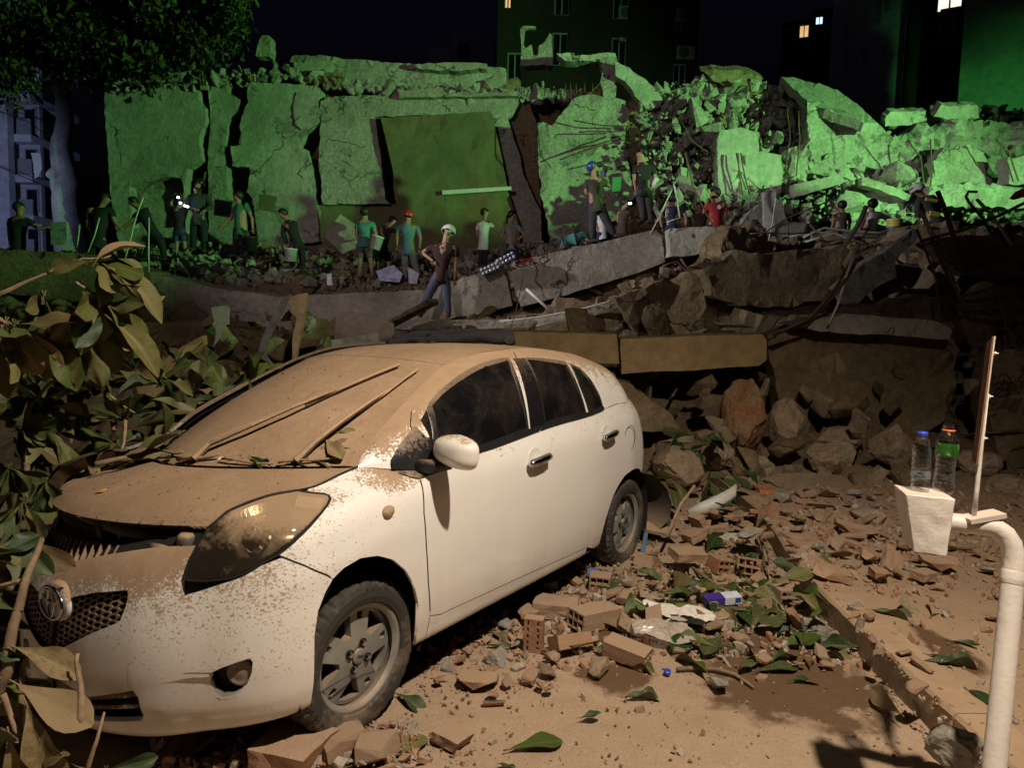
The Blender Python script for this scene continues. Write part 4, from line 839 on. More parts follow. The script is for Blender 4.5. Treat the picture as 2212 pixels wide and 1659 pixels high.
# engine bay front seen in the gap under the bonnet
eb = B(); eb.tube([(.50, -.52, .80), (.57, -.2, .80), (.58, .15, .80), (.53, .40, .79), (.50, .55, .74)], .022, 8); eb.box((.53, .36, .70), (.60, .46, .80)); eb.tube([(.47, -.5, .72), (.54, 0, .70), (.47, .5, .69)], .035, 8)
eb.tube([(.60, .0, .82), (.585, .03, .74)], .016, 8); eb.lathe([(.03, -.02), (.03, .03), (.02, .04), (.001, .04)], 12, 0, Matrix.Translation((.55, .5, .81)))
eb.obj('radiator_support', plain('dusty_bay_metal', (.10, .09, .08), .5, .2, .4, dust=.9, lo=.3, hi=.8), car, True)
rb = B()
for k in range(17):
    y = -.44+k*.048; x = .665-.34*y*y
    z1 = .80-max(0, .45-y)*.12; z0 = .73-max(0, .45-y)*.22
    vs = [(x-.10, y, z1), (x-.03, y+.012, z1-.005), (x+.02, y+.03, z0+.02), (x+.0, y+.03, z0), (x-.10, y+.01, z0+.03)]
    rb.add(vs+[(a, b+.005, c) for a, b, c in vs], [(0, 1, 2, 3, 4), (9, 8, 7, 6, 5)]+[(i, i+5, (i+1) % 5+5, (i+1) % 5) for i in range(5)])
ch = [(.665-.34*y*y, y, .735-max(0, .45-y)*.22) for y in np.linspace(-.46, .40, 14)]
for i in range(13):
    a, b = ch[i], ch[i+1]; rb.add([(a[0]-.08, a[1], a[2]+.035), (a[0]+.02, a[1], a[2]), (b[0]+.02, b[1], b[2]), (b[0]-.08, b[1], b[2]+.035)], [(0, 1, 2, 3)])
rb.obj('radiator_shroud', plain('dusty_shroud', (.12, .09, .065), .8, dust=1., lo=-.3, hi=.4, scale=40), car)
# door handles, mirrors, side repeaters, fuel flap
def on_side(uv): return Vector(L([uv])[0]), Vector(L.normal([uv])[0])
for uv, tilt in ((C['handleF'][0], .10), (C['handleR'][0], .12)):
    hb, cb = B(), B(); p, n = on_side(uv); ex = Vector((-1, 0, tilt)).normalized(); ex = (ex-n*ex.dot(n)).normalized(); ez = n.cross(ex)
    prof = [(-.095, .020, .012), (-.085, .030, .020), (-.04, .036, .021), (.04, .036, .021), (.085, .030, .020), (.095, .020, .012)]
    hb.tube([p+ex*a+n*b for a, b, c in prof], [c for a, b, c in prof], 10)
    M = Matrix.Translation(p+n*.0015) @ n.to_track_quat('Z', 'Y').to_matrix().to_4x4() @ Matrix.Scale(1.05, 4, (1, 0, 0))
    cb.lathe([(.062, .001), (.052, -.001), (.02, .0), (.001, .0)], 24, 0, M, False)
    for o in (hb.obj('door_handle', CHROME, car, True), cb.obj('handle_cup', PAINT, car, True)):
        q = o.copy(); COL.objects.link(q); q.scale = (1, -1, 1)
bm = bmesh.new(); bmesh.ops.create_icosphere(bm, subdivisions=5, radius=1)
for v in bm.verts:
    x, y, z = v.co; rr = math.hypot(y, z); ph = math.atan2(z, y); cp_, sp_ = abs(math.cos(ph)), abs(math.sin(ph))
    Rr = (cp_**3.2+sp_**3.2)**(-1/3.2); q = min(1, rr)**.62
    yy, zz = .122*Rr*math.cos(ph)*q, .069*Rr*math.sin(ph)*q
    zz *= 1-.22*max(0, -yy/.122)                       # lower towards the door
    if zz > 0: zz *= 1-.10*max(0, yy/.122)
    v.co = ((.080*math.sqrt(max(0, 1-q**2.6)) if x > 0 else -.018*math.sqrt(max(0, 1-q**6))), yy, zz)
mm = bpy.data.meshes.new('mirror_housing'); bm.to_mesh(mm); bm.free(); mm.materials.append(PAINT_M); mm.polygons.foreach_set('use_smooth', [True]*len(mm.polygons))
mo = link(bpy.data.objects.new('wing_mirror', mm), car); mo.location = MIRROR; mo.rotation_euler = (R(-2), R(-4), R(-12))
MLI = (Matrix.Translation(MIRROR) @ mo.rotation_euler.to_matrix().to_4x4()).inverted()
st = B(); st.tube([MLI @ Vector(q) for q in ((-.28, .765, 1.0), (-.31, .82, 1.005), (-.34, .90, 1.025))], [.035, .030, .026], 10)
so = st.obj('mirror_arm', BLACKPL, mo, True)
q = copy_tree(mo, car); q.scale = (1, -1, 1); q.location.y *= -1; q.rotation_euler = (R(2), R(-4), R(12))
p, n = on_side(C['marker'][0]); mk = B(); M = Matrix.Translation(p) @ n.to_track_quat('Z', 'X').to_matrix().to_4x4()
mk.lathe([(.031, -.002), (.029, .008), (.02, .015), (.008, .018), (.001, .0185)], 20, 0, M @ Matrix.Rotation(R(20), 4, 'Z') @ Matrix.Scale(.75, 4, (1, 0, 0)))
o = mk.obj('side_repeater', plain('dusty_repeater_lens', (.30, .22, .13), .25, dust=.8, lo=.0, hi=.5), car, True); q = o.copy(); COL.objects.link(q); q.scale = (1, -1, 1)
p, n = on_side((3.66, .64)); fl = B()
fl.tube([p+n*.0015+Vector((math.cos(w)*.085, 0, math.sin(w)*.085)) for w in np.linspace(0, 2*math.pi, 33)], .0025, 4, 0, False); fl.obj('fuel_flap_seam', RUBBER, car)
# wipers
wp = B()
def wsurf(X, Y, off):
    best = None
    for it in range(60):
        pass
def wpt(s, a, off=.0):
    u = s*WIND.U[-1]; v = (.5-a*.5)*WIND.V[-1]; return Vector(WIND([(u, v)])[0])+Vector(WIND.normal([(u, v)])[0])*off
for path in ([(.02, .12), (.10, .14), (.22, .30), (.36, .42), (.50, .50), (.60, .53)], [(.02, .70), (.14, .74), (.30, .80), (.46, .83), (.62, .84)]):
    wp.tube([wpt(s, a, .014+.03*math.sin(math.pi*i/(len(path)-1))) for i, (s, a) in enumerate(path)], [.017, .013, .010, .008, .007, .006][:len(path)], 6)
for path in ([(.42, .44), (.58, .53), (.76, .63), (.88, .69)], [(.40, .80), (.56, .84), (.74, .86), (.84, .87)]):
    wp.tube([wpt(s, a, .016) for s, a in path], .008, 5)
wp.obj('wiper', plain('wiper_dirt', (.17, .12, .08), .8, dust=1., lo=-.2, hi=.45, scale=60), car)
# inner arches and the torn arch liner hanging behind the rear wheel
for x0, rr, wd in ((0.0, .40, .60), (-2.45, .42, .56)):
    ar = B(); n = 20; vs = []; ths = np.linspace(-.3, math.pi+.3, n)
    for w in ths: vs += [(x0+rr*math.cos(w)*.8, .80 if x0 == 0 else .775, .33+rr*math.sin(w)*.93), (x0+rr*math.cos(w)*.8, wd-.2, .33+rr*math.sin(w)*.93)]
    ar.add(vs, [(2*i, 2*i+1, 2*i+3, 2*i+2) for i in range(n-1)]); ar.add([v for i, v in enumerate(vs) if i % 2], [tuple(range(n))])
    o = ar.obj('wheel_arch_liner', DARKHOLE, car); q = o.copy(); COL.objects.link(q); q.scale = (1, -1, 1)
lb = B(); path = [(-2.60, .66), (-2.74, .62), (-2.86, .52), (-2.93, .40), (-2.96, .28), (-2.93, .20)]
W0 = [(.70, .80), (.66, .84), (.64, .88), (.65, .90), (.68, .88), (.74, .82)]
vs = []
for (x, z), (y0, y1) in zip(path, W0): vs += [(x, y0, z), (x-.01, (y0+y1)/2, z+.006), (x, y1, z)]
lb.add(vs+[(a+.006, b, c-.004) for a, b, c in vs], [(3*i+k, 3*i+k+1, 3*i+k+4, 3*i+k+3) for i in range(5) for k in range(2)]+[(18+3*i+k+1, 18+3*i+k, 18+3*i+k+3, 18+3*i+k+4) for i in range(5) for k in range(2)])
lb.obj('torn_arch_liner', plain('dusty_liner', (.05, .045, .04), .8, dust=.8, lo=-.4, hi=.6), car, True, label='') if False else lb.obj('torn_arch_liner', plain('dusty_liner', (.05, .045, .04), .8, dust=.8, lo=-.4, hi=.6), car, True)
# wheels
def tyre_mesh():
    b = B(); n = 72
    prof = [(.203, -.080), (.212, -.092), (.235, -.099), (.262, -.0985), (.283, -.090), (.294, -.078), (.299, -.062), (.301, -.03), (.3015, 0), (.301, .03), (.299, .062), (.294, .078), (.283, .090), (.262, .0985), (.235, .099), (.212, .092), (.203, .080)]
    vs = []; fs = []; m = len(prof)
    for k in range(n*2):
        w = 2*math.pi*k/(n*2); groove = (k % 4 == 0)
        for i, (r, y) in enumerate(prof):
            rr = r-(.007 if groove and 4 <= i <= 6 or groove and 10 <= i <= 12 else 0)-(.006 if i in (7, 9) else 0)
            vs.append((rr*math.cos(w), y, rr*math.sin(w)))
    N = n*2
    for k in range(N):
        for i in range(m-1): fs.append((k*m+i, k*m+i+1, ((k+1) % N)*m+i+1, ((k+1) % N)*m+i))
    b.add(vs, [f[::-1] for f in fs]); return mesh('tyre', b.v, b.f, TYRE, None, False)
TY = tyre_mesh()
def rim_face():
    """five wide spokes with a small window near the end of each, on a dished face"""
    RO = .185
    circ = lambda r, n, ph=0: [(r*math.cos(2*math.pi*k/n+ph), r*math.sin(2*math.pi*k/n+ph)) for k in range(n)]
    holes = []
    for s in range(5):
        c = math.pi/2+2*math.pi*s/5+math.pi/5
        o = []
        for f in np.linspace(-1, 1, 9): o.append((.170*math.cos(c+f*.33), .170*math.sin(c+f*.33)))
        for f in np.linspace(1, -1, 5): o.append((.088*math.cos(c+f*.13), .088*math.sin(c+f*.13)))
        holes.append(o)
        c2 = math.pi/2+2*math.pi*s/5
        q = [(.136, -.012), (.166, -.015), (.166, .015), (.136, .012)]
        holes.append([(a*math.cos(c2)-b_*math.sin(c2), a*math.sin(c2)+b_*math.cos(c2)) for a, b_ in q])
    V, F, loops = tri_poly(circ(RO, 60), holes, .014, .010)
    b = B(); r = np.linalg.norm(V, axis=1); dz = -.010+.020*np.exp(-(r/.075)**2)*0+.012*np.cos(np.clip(r/.19, 0, 1)*math.pi)-.006*(r < .035)
    P = [(x, z, y) for (x, y), z in zip(V, dz)]
    b.add(P, [f[::-1] for f in F])
    for l in loops:
        a = [P[i] for i in l]; k = len(a); b.add(a+[(x, y-.035, z) for x, y, z in a], [(i, i+k, (i+1) % k+k, (i+1) % k) for i in range(k)])
    return b
rf = rim_face(); RIMF = mesh('spoke_face', rf.v, rf.f, ALLOY)
def lathey(prof, n):
    b = B(); b.lathe(prof, n, 0, Matrix.Rotation(R(-90), 4, 'X'), False); return b
bar = lathey([(.183, .0), (.186, .004), (.196, .012), (.206, .020), (.209, .012), (.205, .0), (.192, -.02), (.186, -.06), (.182, -.14)], 64)
BARREL = mesh('rim_barrel', bar.v, bar.f, [ALLOY, INRIM], [1 if i//64 >= 5 else 0 for i in range(len(bar.f))], True)  # inner faces of the barrel get a darker tone than the rim
dk = lathey([(.182, -.075), (.12, -.07), (.05, -.06), (.001, -.06)], 32); DISC = mesh('brake_disc', dk.v, dk.f, plain('brake_dust_iron', (.03, .027, .024), .6, .5), None, True)
cp = lathey([(.030, .0), (.030, .006), (.026, .009), (.001, .010)], 24); CAP = mesh('hub_cap', cp.v, cp.f, ALLOY, None, True)
ln = lathey([(.014, -.012), (.0125, -.012), (.012, .006), (.009, .009), (.001, .009)], 6); NUT = mesh('lug_nut', ln.v, ln.f, CHROME)
lw = lathey([(.0185, .0015), (.0165, .002), (.0160, -.01)], 16); WELL = mesh('nut_well', lw.v, lw.f, DARKHOLE)
gl = B(); zz = [(-.018, -.004), (-.012, .006), (-.006, -.006), (.0, .006), (.004, -.003), (.010, .008), (.016, -.003)]
gl.tube([(x, .0105, z) for x, z in zz], .0018, 5); LOGO = mesh('cap_mark', gl.v, gl.f, DARKHOLE)
lt = B()
def glyph_on_tyre(ch, w0, r0, hgt):
    seg = {'1': [((.5, 0), (.5, 1))], '8': [((0, 0), (1, 0), (1, 1), (0, 1), (0, 0)), ((0, .5), (1, .5))], '5': [((1, 1), (0, 1), (0, .5), (1, .5), (1, 0), (0, 0))], '/': [((0, 0), (1, 1))],
           '6': [((1, 1), (0, 1), (0, 0), (1, 0), (1, .5), (0, .5))], '0': [((0, 0), (1, 0), (1, 1), (0, 1), (0, 0))], 'R': [((0, 0), (0, 1), (1, 1), (1, .5), (0, .5), (1, 0))]}[ch]
    for s in seg:
        pts = []
        for x, y in s:
            w = w0-(x*.62)*hgt/r0; r = r0+y*hgt; pts.append((r*math.cos(w), .0993, r*math.sin(w)))
        lt.tube(pts, .0012, 4)
for c0 in (R(112), R(-8)):
    for i, c in enumerate('185/60R15'): glyph_on_tyre(c, c0-i*.062, .258, .014)
LETT = mesh('tyre_lettering', lt.v, lt.f, TYRE)
def wheel(x, y, z, side, spin, steer=0):
    w = link(bpy.data.objects.new('wheel', None), car); w.location = (x, y, z); w.empty_display_size = .05
    w.rotation_euler = (0, spin, steer + (0 if side > 0 else math.pi))
    t = obj('tyre', TY, parent=w); t.location.y = -.045
    tl = obj('tyre_lettering', LETT, parent=w); tl.location.y = -.045
    for nm, m, yy in (('rim', RIMF, .018), ('rim_barrel', BARREL, .02), ('brake_disc', DISC, .02), ('hub_cap', CAP, .018), ('cap_mark', LOGO, .020)):
        o = obj(nm, m, parent=w); o.location.y = yy
    for k in range(4):
        a = k*math.pi/2+.3; o = obj('lug_nut', NUT, parent=w); o.location = (.05*math.cos(a), .023, .05*math.sin(a))
        o = obj('nut_well', WELL, parent=w); o.location = (.05*math.cos(a), .021, .05*math.sin(a))
    return w
wheel(0, .735, .30, 1, R(-8)); wheel(-2.46, .715, .325, 1, R(25)); wheel(0, -.735, .30, -1, R(10)); wheel(-2.46, -.715, .325, -1, R(40))
# ------------------------------------------------------------------ beams and slabs between the car and the block
def S_(name, pts, d, thick, mat, label, cat='concrete slab', **k): return slab(name, pts, d, thick, mat, label, cat, **k)
S_('fallen_beam', [(-60,545,12.6),(30,540),(150,545),(326,588),(326,676,12.8),(180,652),(60,640),(-60,620,12.6)], 12.8, .7, DCONC, 'long grey edge beam fallen on the left, below the men passing rubble', 'beam', edge=.02)
S_('fallen_beam', [(331,592,12.9),(470,622),(600,640,13),(622,668),(600,700),(470,690),(330,682)], 13, .7, CONC, 'grey edge beam left of the sagging middle, under the man with the bucket', 'beam', edge=.03)
S_('fallen_beam', [(604,642),(700,636),(800,632),(925,626),(1000,600),(1088,572),(1108,660),(1020,682),(940,692),(700,692),(640,690),(620,665)], 13., .7, CONC, 'sagging middle beam directly behind the helmeted man', 'beam', edge=.025)
S_('fallen_beam', [(1093,568,13),(1250,533),(1418,496,13.6),(1428,510),(1437,566,13.6),(1377,589),(1300,612),(1233,634),(1125,663,13)], 13.2, .7, CONC, 'long pale beam rising to the right with water bottles at its lower end', 'beam', edge=.015)
S_('broken_beam_end', [(1452,492),(1511,489),(1584,490),(1586,505),(1560,545),(1511,546),(1448,556),(1446,520)], 13.0, .7, PLASTER, 'pale broken beam end in front of the man in the red shirt', 'beam', edge=.04)
S_('ledge_slab', [(560,694,12.4),(940,690,12.4),(1000,692),(1150,688),(1330,650,12.6),(1335,662),(1160,706),(1000,712),(560,712)], 12.4, 1.0, CONC, 'thin floor slab edge the helmeted man stands on', edge=.02, back=(0, 1, .0))
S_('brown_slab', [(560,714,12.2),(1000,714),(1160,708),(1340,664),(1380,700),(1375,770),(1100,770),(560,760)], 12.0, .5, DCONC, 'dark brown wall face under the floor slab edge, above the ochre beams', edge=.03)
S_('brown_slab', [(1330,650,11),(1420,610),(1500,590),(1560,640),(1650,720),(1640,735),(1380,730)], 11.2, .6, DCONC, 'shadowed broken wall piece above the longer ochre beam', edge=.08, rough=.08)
S_('ochre_beam', [(1060,716,8.5),(1200,718),(1332,722,8.3),(1338,785,8.3),(1240,782),(1060,775)], 8.4, .45, YCONC, 'ochre concrete beam behind the car roof, the left one of the pair', 'beam', edge=.012)
S_('ochre_beam', [(1340,732,8.25),(1500,727),(1648,722,8.4),(1656,735),(1655,778),(1640,790),(1480,800),(1343,808,8.25)], 8.3, .45, YCONC, 'cracked ochre concrete beam right of the car roof with a rounded end', 'beam', edge=.012)
S_('triangular_slab', [(1180,800,7.9),(1331,806,7.9),(1334,825),(1363,828),(1376,846),(1408,864),(1436,882),(1451,898),(1470,930,7.4),(1370,934),(1300,960),(1180,950)], 7.7, .25, DCONC, 'ochre brown triangular slab leaning behind the rear of the car', edge=.03)
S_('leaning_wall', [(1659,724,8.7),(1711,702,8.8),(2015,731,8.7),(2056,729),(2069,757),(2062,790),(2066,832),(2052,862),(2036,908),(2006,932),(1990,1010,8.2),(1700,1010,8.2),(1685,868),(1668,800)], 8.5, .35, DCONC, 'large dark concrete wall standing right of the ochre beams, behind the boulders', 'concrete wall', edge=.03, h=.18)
S_('ledge_slab', [(1711,702,8.35),(1770,690,8.45),(1826,678),(2017,693,8.35),(2060,712),(2050,735),(2015,732),(1900,724),(1771,716)], 8.3, .5, CONC, 'projecting concrete ledge along the top of the large dark wall', edge=.025)
S_('leaning_wall', [(2144,773,8.2),(2176,755),(2260,752),(2260,1015,7.8),(2163,1005),(2142,935),(2130,850)], 8., .3, DCONC, 'concrete wall piece with black scribble at the right edge of the picture', 'concrete wall', edge=.03)
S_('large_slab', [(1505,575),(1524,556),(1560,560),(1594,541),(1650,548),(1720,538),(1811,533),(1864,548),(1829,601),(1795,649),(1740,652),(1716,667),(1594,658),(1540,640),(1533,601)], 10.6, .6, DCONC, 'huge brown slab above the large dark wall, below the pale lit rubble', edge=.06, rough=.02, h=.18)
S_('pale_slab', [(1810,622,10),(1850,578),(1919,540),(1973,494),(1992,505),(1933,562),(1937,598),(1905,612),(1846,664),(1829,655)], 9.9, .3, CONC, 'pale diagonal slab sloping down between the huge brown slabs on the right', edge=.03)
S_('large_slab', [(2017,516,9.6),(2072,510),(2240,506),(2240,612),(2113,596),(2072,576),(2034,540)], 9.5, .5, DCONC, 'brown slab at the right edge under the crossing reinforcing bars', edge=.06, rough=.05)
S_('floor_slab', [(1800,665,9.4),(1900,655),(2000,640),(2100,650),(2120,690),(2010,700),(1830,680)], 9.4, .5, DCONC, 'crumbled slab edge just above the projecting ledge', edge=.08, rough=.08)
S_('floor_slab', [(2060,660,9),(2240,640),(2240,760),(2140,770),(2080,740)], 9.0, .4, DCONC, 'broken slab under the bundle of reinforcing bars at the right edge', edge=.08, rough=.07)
S_('ridge_slab', [(1935,520,11.4),(1960,490),(2040,480),(2120,492),(2240,478),(2240,530),(2000,540)], 11.2, .6, DCONC, 'dark rubble ridge on which the firefighter stands', edge=.10, rough=.10)
S_('pink_slab', [(1610,470,14),(1641,440),(1690,438),(1700,478),(1767,485),(1772,520),(1640,535),(1612,520)], 14., .4, PLASTER, 'pinkish pale wall fragment right of the man in the red shirt', edge=.02)
S_('white_board', [(1648,415,13.6),(1676,414),(1673,500),(1650,503)], 13.6, .05, PALESTEEL, 'upright white board between the red shirt man and the rebar', 'board', edge=.006)
S_('cardboard_sheet', [(727,672,9.6),(741,673),(820,686),(851,699),(851,730),(722,734)], 9.6, .03, plain('grey_board', (.33, .27, .22), .8, kind='pos'), 'flat grey board leaning behind the car roof, left of the black cloth', 'board', edge=.004)
S_('white_board', [(694,737,9.0),(816,718),(820,745),(752,762),(697,770)], 9.0, .04, plain('stained_white_board', (.42, .38, .34), .7, var=.5, scale=5, kind='pos'), 'stained white board lying in front of the grey board, behind the car roof', 'board', edge=.006)
# brick faced garden wall behind the branches on the left
S_('brown_slab', [(280,700,10.5),(420,694),(560,716),(720,730),(720,800),(560,815),(280,800)], 10.4, .4, DCONC, 'cracked brown wall behind the fallen branches, under the left beams', edge=.05, rough=.05)
S_('leaning_plank', [(290,815,7.2),(400,745),(436,725),(441,745),(400,790),(335,860),(300,850)], 7.2, .08, YCONC, 'ochre plank leaning diagonally behind the fallen branches', 'plank', edge=.015)
S_('curled_metal_sheet', [(556,768,6.9),(566,730),(612,642),(627,634),(616,660),(580,735),(574,765),(585,785)], 6.8, .03, plain('bent_tin', (.30, .29, .27), .45, .4, kind='pos'), 'bent strip of tin standing behind the car, left leg of an arch', 'metal strip', edge=.01)
S_('broken_door_frame', [(627,640,6.9),(661,632),(664,655),(650,720),(640,775),(630,778),(634,715),(640,690),(630,660)], 6.9, .06, plain('raw_wood', (.36, .25, .15), .7, kind='pos', scale=25), 'splintered wooden frame with torn top standing behind the car windscreen', 'wooden frame', edge=.015)
S_('paper_scrap', [(455,664,8.4),(490,660),(496,668),(494,700),(478,705),(470,735),(460,748),(466,705)], 8.4, .01, plain('grey_paper', (.45, .43, .40), .8, kind='pos'), 'torn pale paper hanging on the brown wall behind the branches', 'paper', edge=.008)
def boulder(name, label, u, v, d, su, sv, mat, seed, dep=.7, cat='boulder', rot=0, sub=4, grp=None, z0=None):
    bm = bmesh.new(); bmesh.ops.create_icosphere(bm, subdivisions=sub, radius=1); rs = random.Random(seed)
    pl = [(Vector((rs.uniform(-1, 1), rs.uniform(-1, 1), rs.uniform(-1, 1))).normalized(), rs.uniform(.55, .9)) for _ in range(11)]
    sx, sz = su*d/FOC/2, sv*d/FOC/2; sy = (sx+sz)/2*dep*1.4
    for w in bm.verts:
        p = w.co.copy()
        for n_, k in pl:
            q = p.dot(n_)
            if q > k: p -= n_*(q-k)
        p *= 1.18
        p += p.normalized()*(mnoise.noise(p*2.5+Vector((seed, 0, 0)))*.12+mnoise.noise(p*6+Vector((seed, 0, 0)))*.06+mnoise.noise(p*15+Vector((seed, 0, 0)))*.035)
        w.co = Vector((p.x*sx, p.y*sy, p.z*sz))
    m = bpy.data.meshes.new(name); bm.to_mesh(m); bm.free(); m.materials.append(mat)
    o = link(bpy.data.objects.new(name, m)); o.location = at(u, v, d+sy*.5); o.rotation_euler = (0, R(rot), R(rs.uniform(-20, 20)))
    return tag(o, label, cat, grp)
BOULD = stone('pale_boulder', (.30, .225, .15), (.40, .30, .20), 3.5, .95, 30, .9, .02, mott=.6, stain=(.2, .14, .09))
BRICKY = stone('brick_rubble_boulder', (.34, .14, .06), (.36, .25, .15), 3., .95, 26, .9, .03, mott=.6)
for a in [('boulder', 'orange brick boulder standing upright left of the pale boulder', 1610, 905, 7.6, 96, 150, BRICKY, 3), ('boulder', 'upright pale block leaning on the large dark wall', 1706, 914, 7.4, 78, 98, BOULD, 5),
          ('boulder', 'rounded pale boulder below and right of the upright pale block', 1795, 988, 7.1, 95, 72, BOULD, 8), ('boulder', 'flat boulder half hidden behind the rounded pale boulder', 1808, 946, 7.7, 90, 56, BOULD, 11),
          ('boulder', 'grey boulder below the orange brick boulder', 1632, 1020, 6.9, 78, 64, BOULD, 13), ('boulder', 'wide boulder left of the bottles at the foot of the dark wall', 1930, 966, 7.3, 90, 62, BOULD, 17),
          ('boulder', 'angular boulder behind the rear of the car among leaves', 1466, 1012, 6.4, 90, 74, BOULD, 19), ('boulder', 'brown boulder between the angular one and the grey one', 1555, 980, 7.0, 70, 70, BOULD, 23),
          ('boulder', 'dark boulder lying under the sagging lit beam on the right', 1420, 700, 10.4, 60, 90, DCONC, 29), ('boulder', 'round debris lump beside the pale broken beam end', 1568, 545, 12.2, 110, 100, DCONC, 31),
          ('boulder', 'debris lump on the ridge left of the pinkish fragment', 1610, 520, 12.4, 90, 80, DCONC, 37), ('boulder', 'stone at the right edge behind the bent white pipe', 2180, 1060, 6.6, 90, 60, BOULD, 41),
          ('boulder', 'low stone right of the bottles at the foot of the wall', 2105, 1000, 7.0, 90, 60, BOULD, 43), ('boulder', 'brown lump above the cracked wall behind the branches', 660, 700, 9.5, 60, 60, DCONC, 47), ('boulder', 'white grey stone chip beside the tin strip', 668, 700, 8.0, 30, 40, CONC, 51)]:
    boulder(*a)
# brick core slab with its top crust, behind the kerb
t = thing('brick_slab_fragment', 'thick concrete crust lying on broken red hollow brick, behind the kerb', 'slab fragment', at(1765, 1075, 6.2))
iv = Vector(t.location)
for nm, pts, d, th, mt, e in (('concrete_crust', [(1650,1035,6.5),(1680,1021,6.9),(1845,1024,6.9),(1876,1075,6.2),(1872,1092,6.1),(1810,1100),(1740,1082,6.1),(1700,1060,6.2)], 6.4, .10, BOULD, .03), ('brick_core', [(1690,1060,6.3),(1740,1084),(1872,1092),(1877,1130,6.05),(1700,1132,6.05),(1668,1090,6.3)], 6.2, .5, BRICKM, .05), ('brick_core', [(1640,1060,6.2),(1668,1058),(1690,1085),(1665,1105),(1642,1092)], 6.2, .2, BRICKM, .03)):
    o = slab(nm, pts, d, th, mt, edge=e, rough=.03, h=.09, back=(0, 1, -.5) if nm == 'concrete_crust' else (0, 1, 0)); o.parent = t; o.location = o.location-iv
# reinforcing bars, pipes and cables: each one of its own
def bar(name, pts, r, mat, label, cat, group=None, wob=.02, n=6):
    P = [at(*p) for p in pts]; out = []
    for i in range(len(P)-1):
        k = max(2, int((P[i+1]-P[i]).length/.25))
        for j in range(k): out.append(P[i].lerp(P[i+1], j/k)+(mnoise.noise_vector(P[i].lerp(P[i+1], j/k)*1.7)*wob if i+j else Vector()))
    out.append(P[-1]); c = out[0]
    b = B(); b.tube([q-c for q in out], r, n); o = b.obj(name, mat, None, True); o.location = c; return tag(o, label, cat, group)
RB = 'rusty reinforcing bars sticking out of the rubble'
bars = [([(1871,445,9.5),(1850,490),(1824,531,9.5)], .035, 'thick dark pipe leaning in front of the man in the white shirt'),
 ([(2025,412,9),(2040,450),(2060,510),(2084,552,9)], .03, 'thick bar leaning left, right of the firefighter'), ([(1988,453,8.9),(2010,500),(2053,585),(2072,630,8.8)], .028, 'bar bending down across the pale diagonal slab'),
 ([(2240,425,8.6),(2160,465),(2079,497),(1990,520,8.8)], .022, 'bar crossing the ridge down to the left from the right edge'), ([(2110,414,8.9),(2092,413),(2086,424),(2092,436),(2126,476),(2150,520,8.8)], .018, 'hook ended bar right of the firefighter'),
 ([(2012,515,8.6),(2050,597),(2072,641),(2086,649),(2240,643,8.6)], .026, 'kinked bar turning flat to the right edge, upper one'), ([(2020,520,8.5),(2060,612),(2080,655),(2120,660),(2240,668,8.5)], .024, 'kinked bar turning flat to the right edge, lower one'),
 ([(2075,640,8.7),(2150,620),(2240,625,8.6)], .02, 'short bar above the kinked bars at the right edge'), ([(1980,495,8.9),(2024,600),(2030,680,8.7)], .016, 'thin bar hanging straight down over the dark hollow'),
 ([(2155,640,8.4),(2170,690),(2180,770),(2190,800,8.2)], .014, 'thin bar hanging at the right above the scribbled wall'), ([(2178,700,8.2),(2195,755,8.1)], .012, 'short thin bar right above the scribbled wall'),
 ([(2240,602,8.9),(2150,590),(2060,580,9)], .016, 'thin horizontal bar under the right slab'), ([(1790,700,8.2),(1810,660),(1840,560),(1872,500,8.6)], .014, 'thin bar standing in front of the pale diagonal slab'),
 ([(1670,722,8.2),(1740,700),(1800,640),(1830,600),(1850,560,8.9)], .024, 'bent pipe curving up from the end of the ochre beam'), ([(1680,718,8.1),(1745,690),(1806,622),(1850,540,8.8)], .018, 'second bent pipe beside the one curving up from the ochre beam'),
 ([(2130,700,8.1),(2145,735),(2140,780),(2120,830,7.9)], .010, 'wire loop left of the scribbled wall'), ([(1660,520,12),(1668,480),(1676,428,11.8)], .012, 'thin bar standing before the white board'), ([(1640,510,11.9),(1700,470),(1790,434,11.6)], .014, 'thin bar rising to the right past the man in the brown shirt'),
 ([(1620,505,11.8),(1750,502,11.8)], .014, 'dark flat bar lying in front of the pinkish fragment'), ([(1750,485,11.6),(1780,520,11.4)], .016, 'short bar leaning right of the pinkish fragment'), ([(1700,480,12),(1704,500),(1702,530,11.9)], .010, 'small upright wire by the pinkish fragment'),
 ([(1405,505,13.4),(1440,440),(1438,470,13.4)], .012, 'thin white rod left of the sitting man in navy'), ([(1420,478,13.2),(1452,408,13.1)], .012, 'pale rod leaning over the sitting man in navy'), ([(1440,480,13.2),(1470,470),(1462,430),(1456,400,13)], .014, 'twisted pale rod right in front of the man in navy'),
 ([(1480,330,13),(1497,400),(1530,470),(1556,510,12.6)], .016, 'long curved bar in front of the man in the red shirt'), ([(1590,500,12.6),(1620,460),(1650,400,12.6)], .012, 'thin bar crossing beside the man in the red shirt'),
 ([(1210,597,12.3),(1195,560),(1140,622,12.3)] if False else [(1137,624,12.3),(1190,672,12.2)], .03, 'grey pipe stub leaning below the long pale beam'), ([(1130,600,8.),(1110,690,7.8),(1100,722,7.7)], .006, 'thin yellow cord hanging behind the black cloth'),
 ([(1470,558,12),(1500,600),(1512,628,11.9)], .02, 'bent bar under the broken beam end'), ([(1430,575,12),(1462,565),(1488,590),(1500,615,11.9)], .016, 'bar bent at a right angle under the broken beam end')]
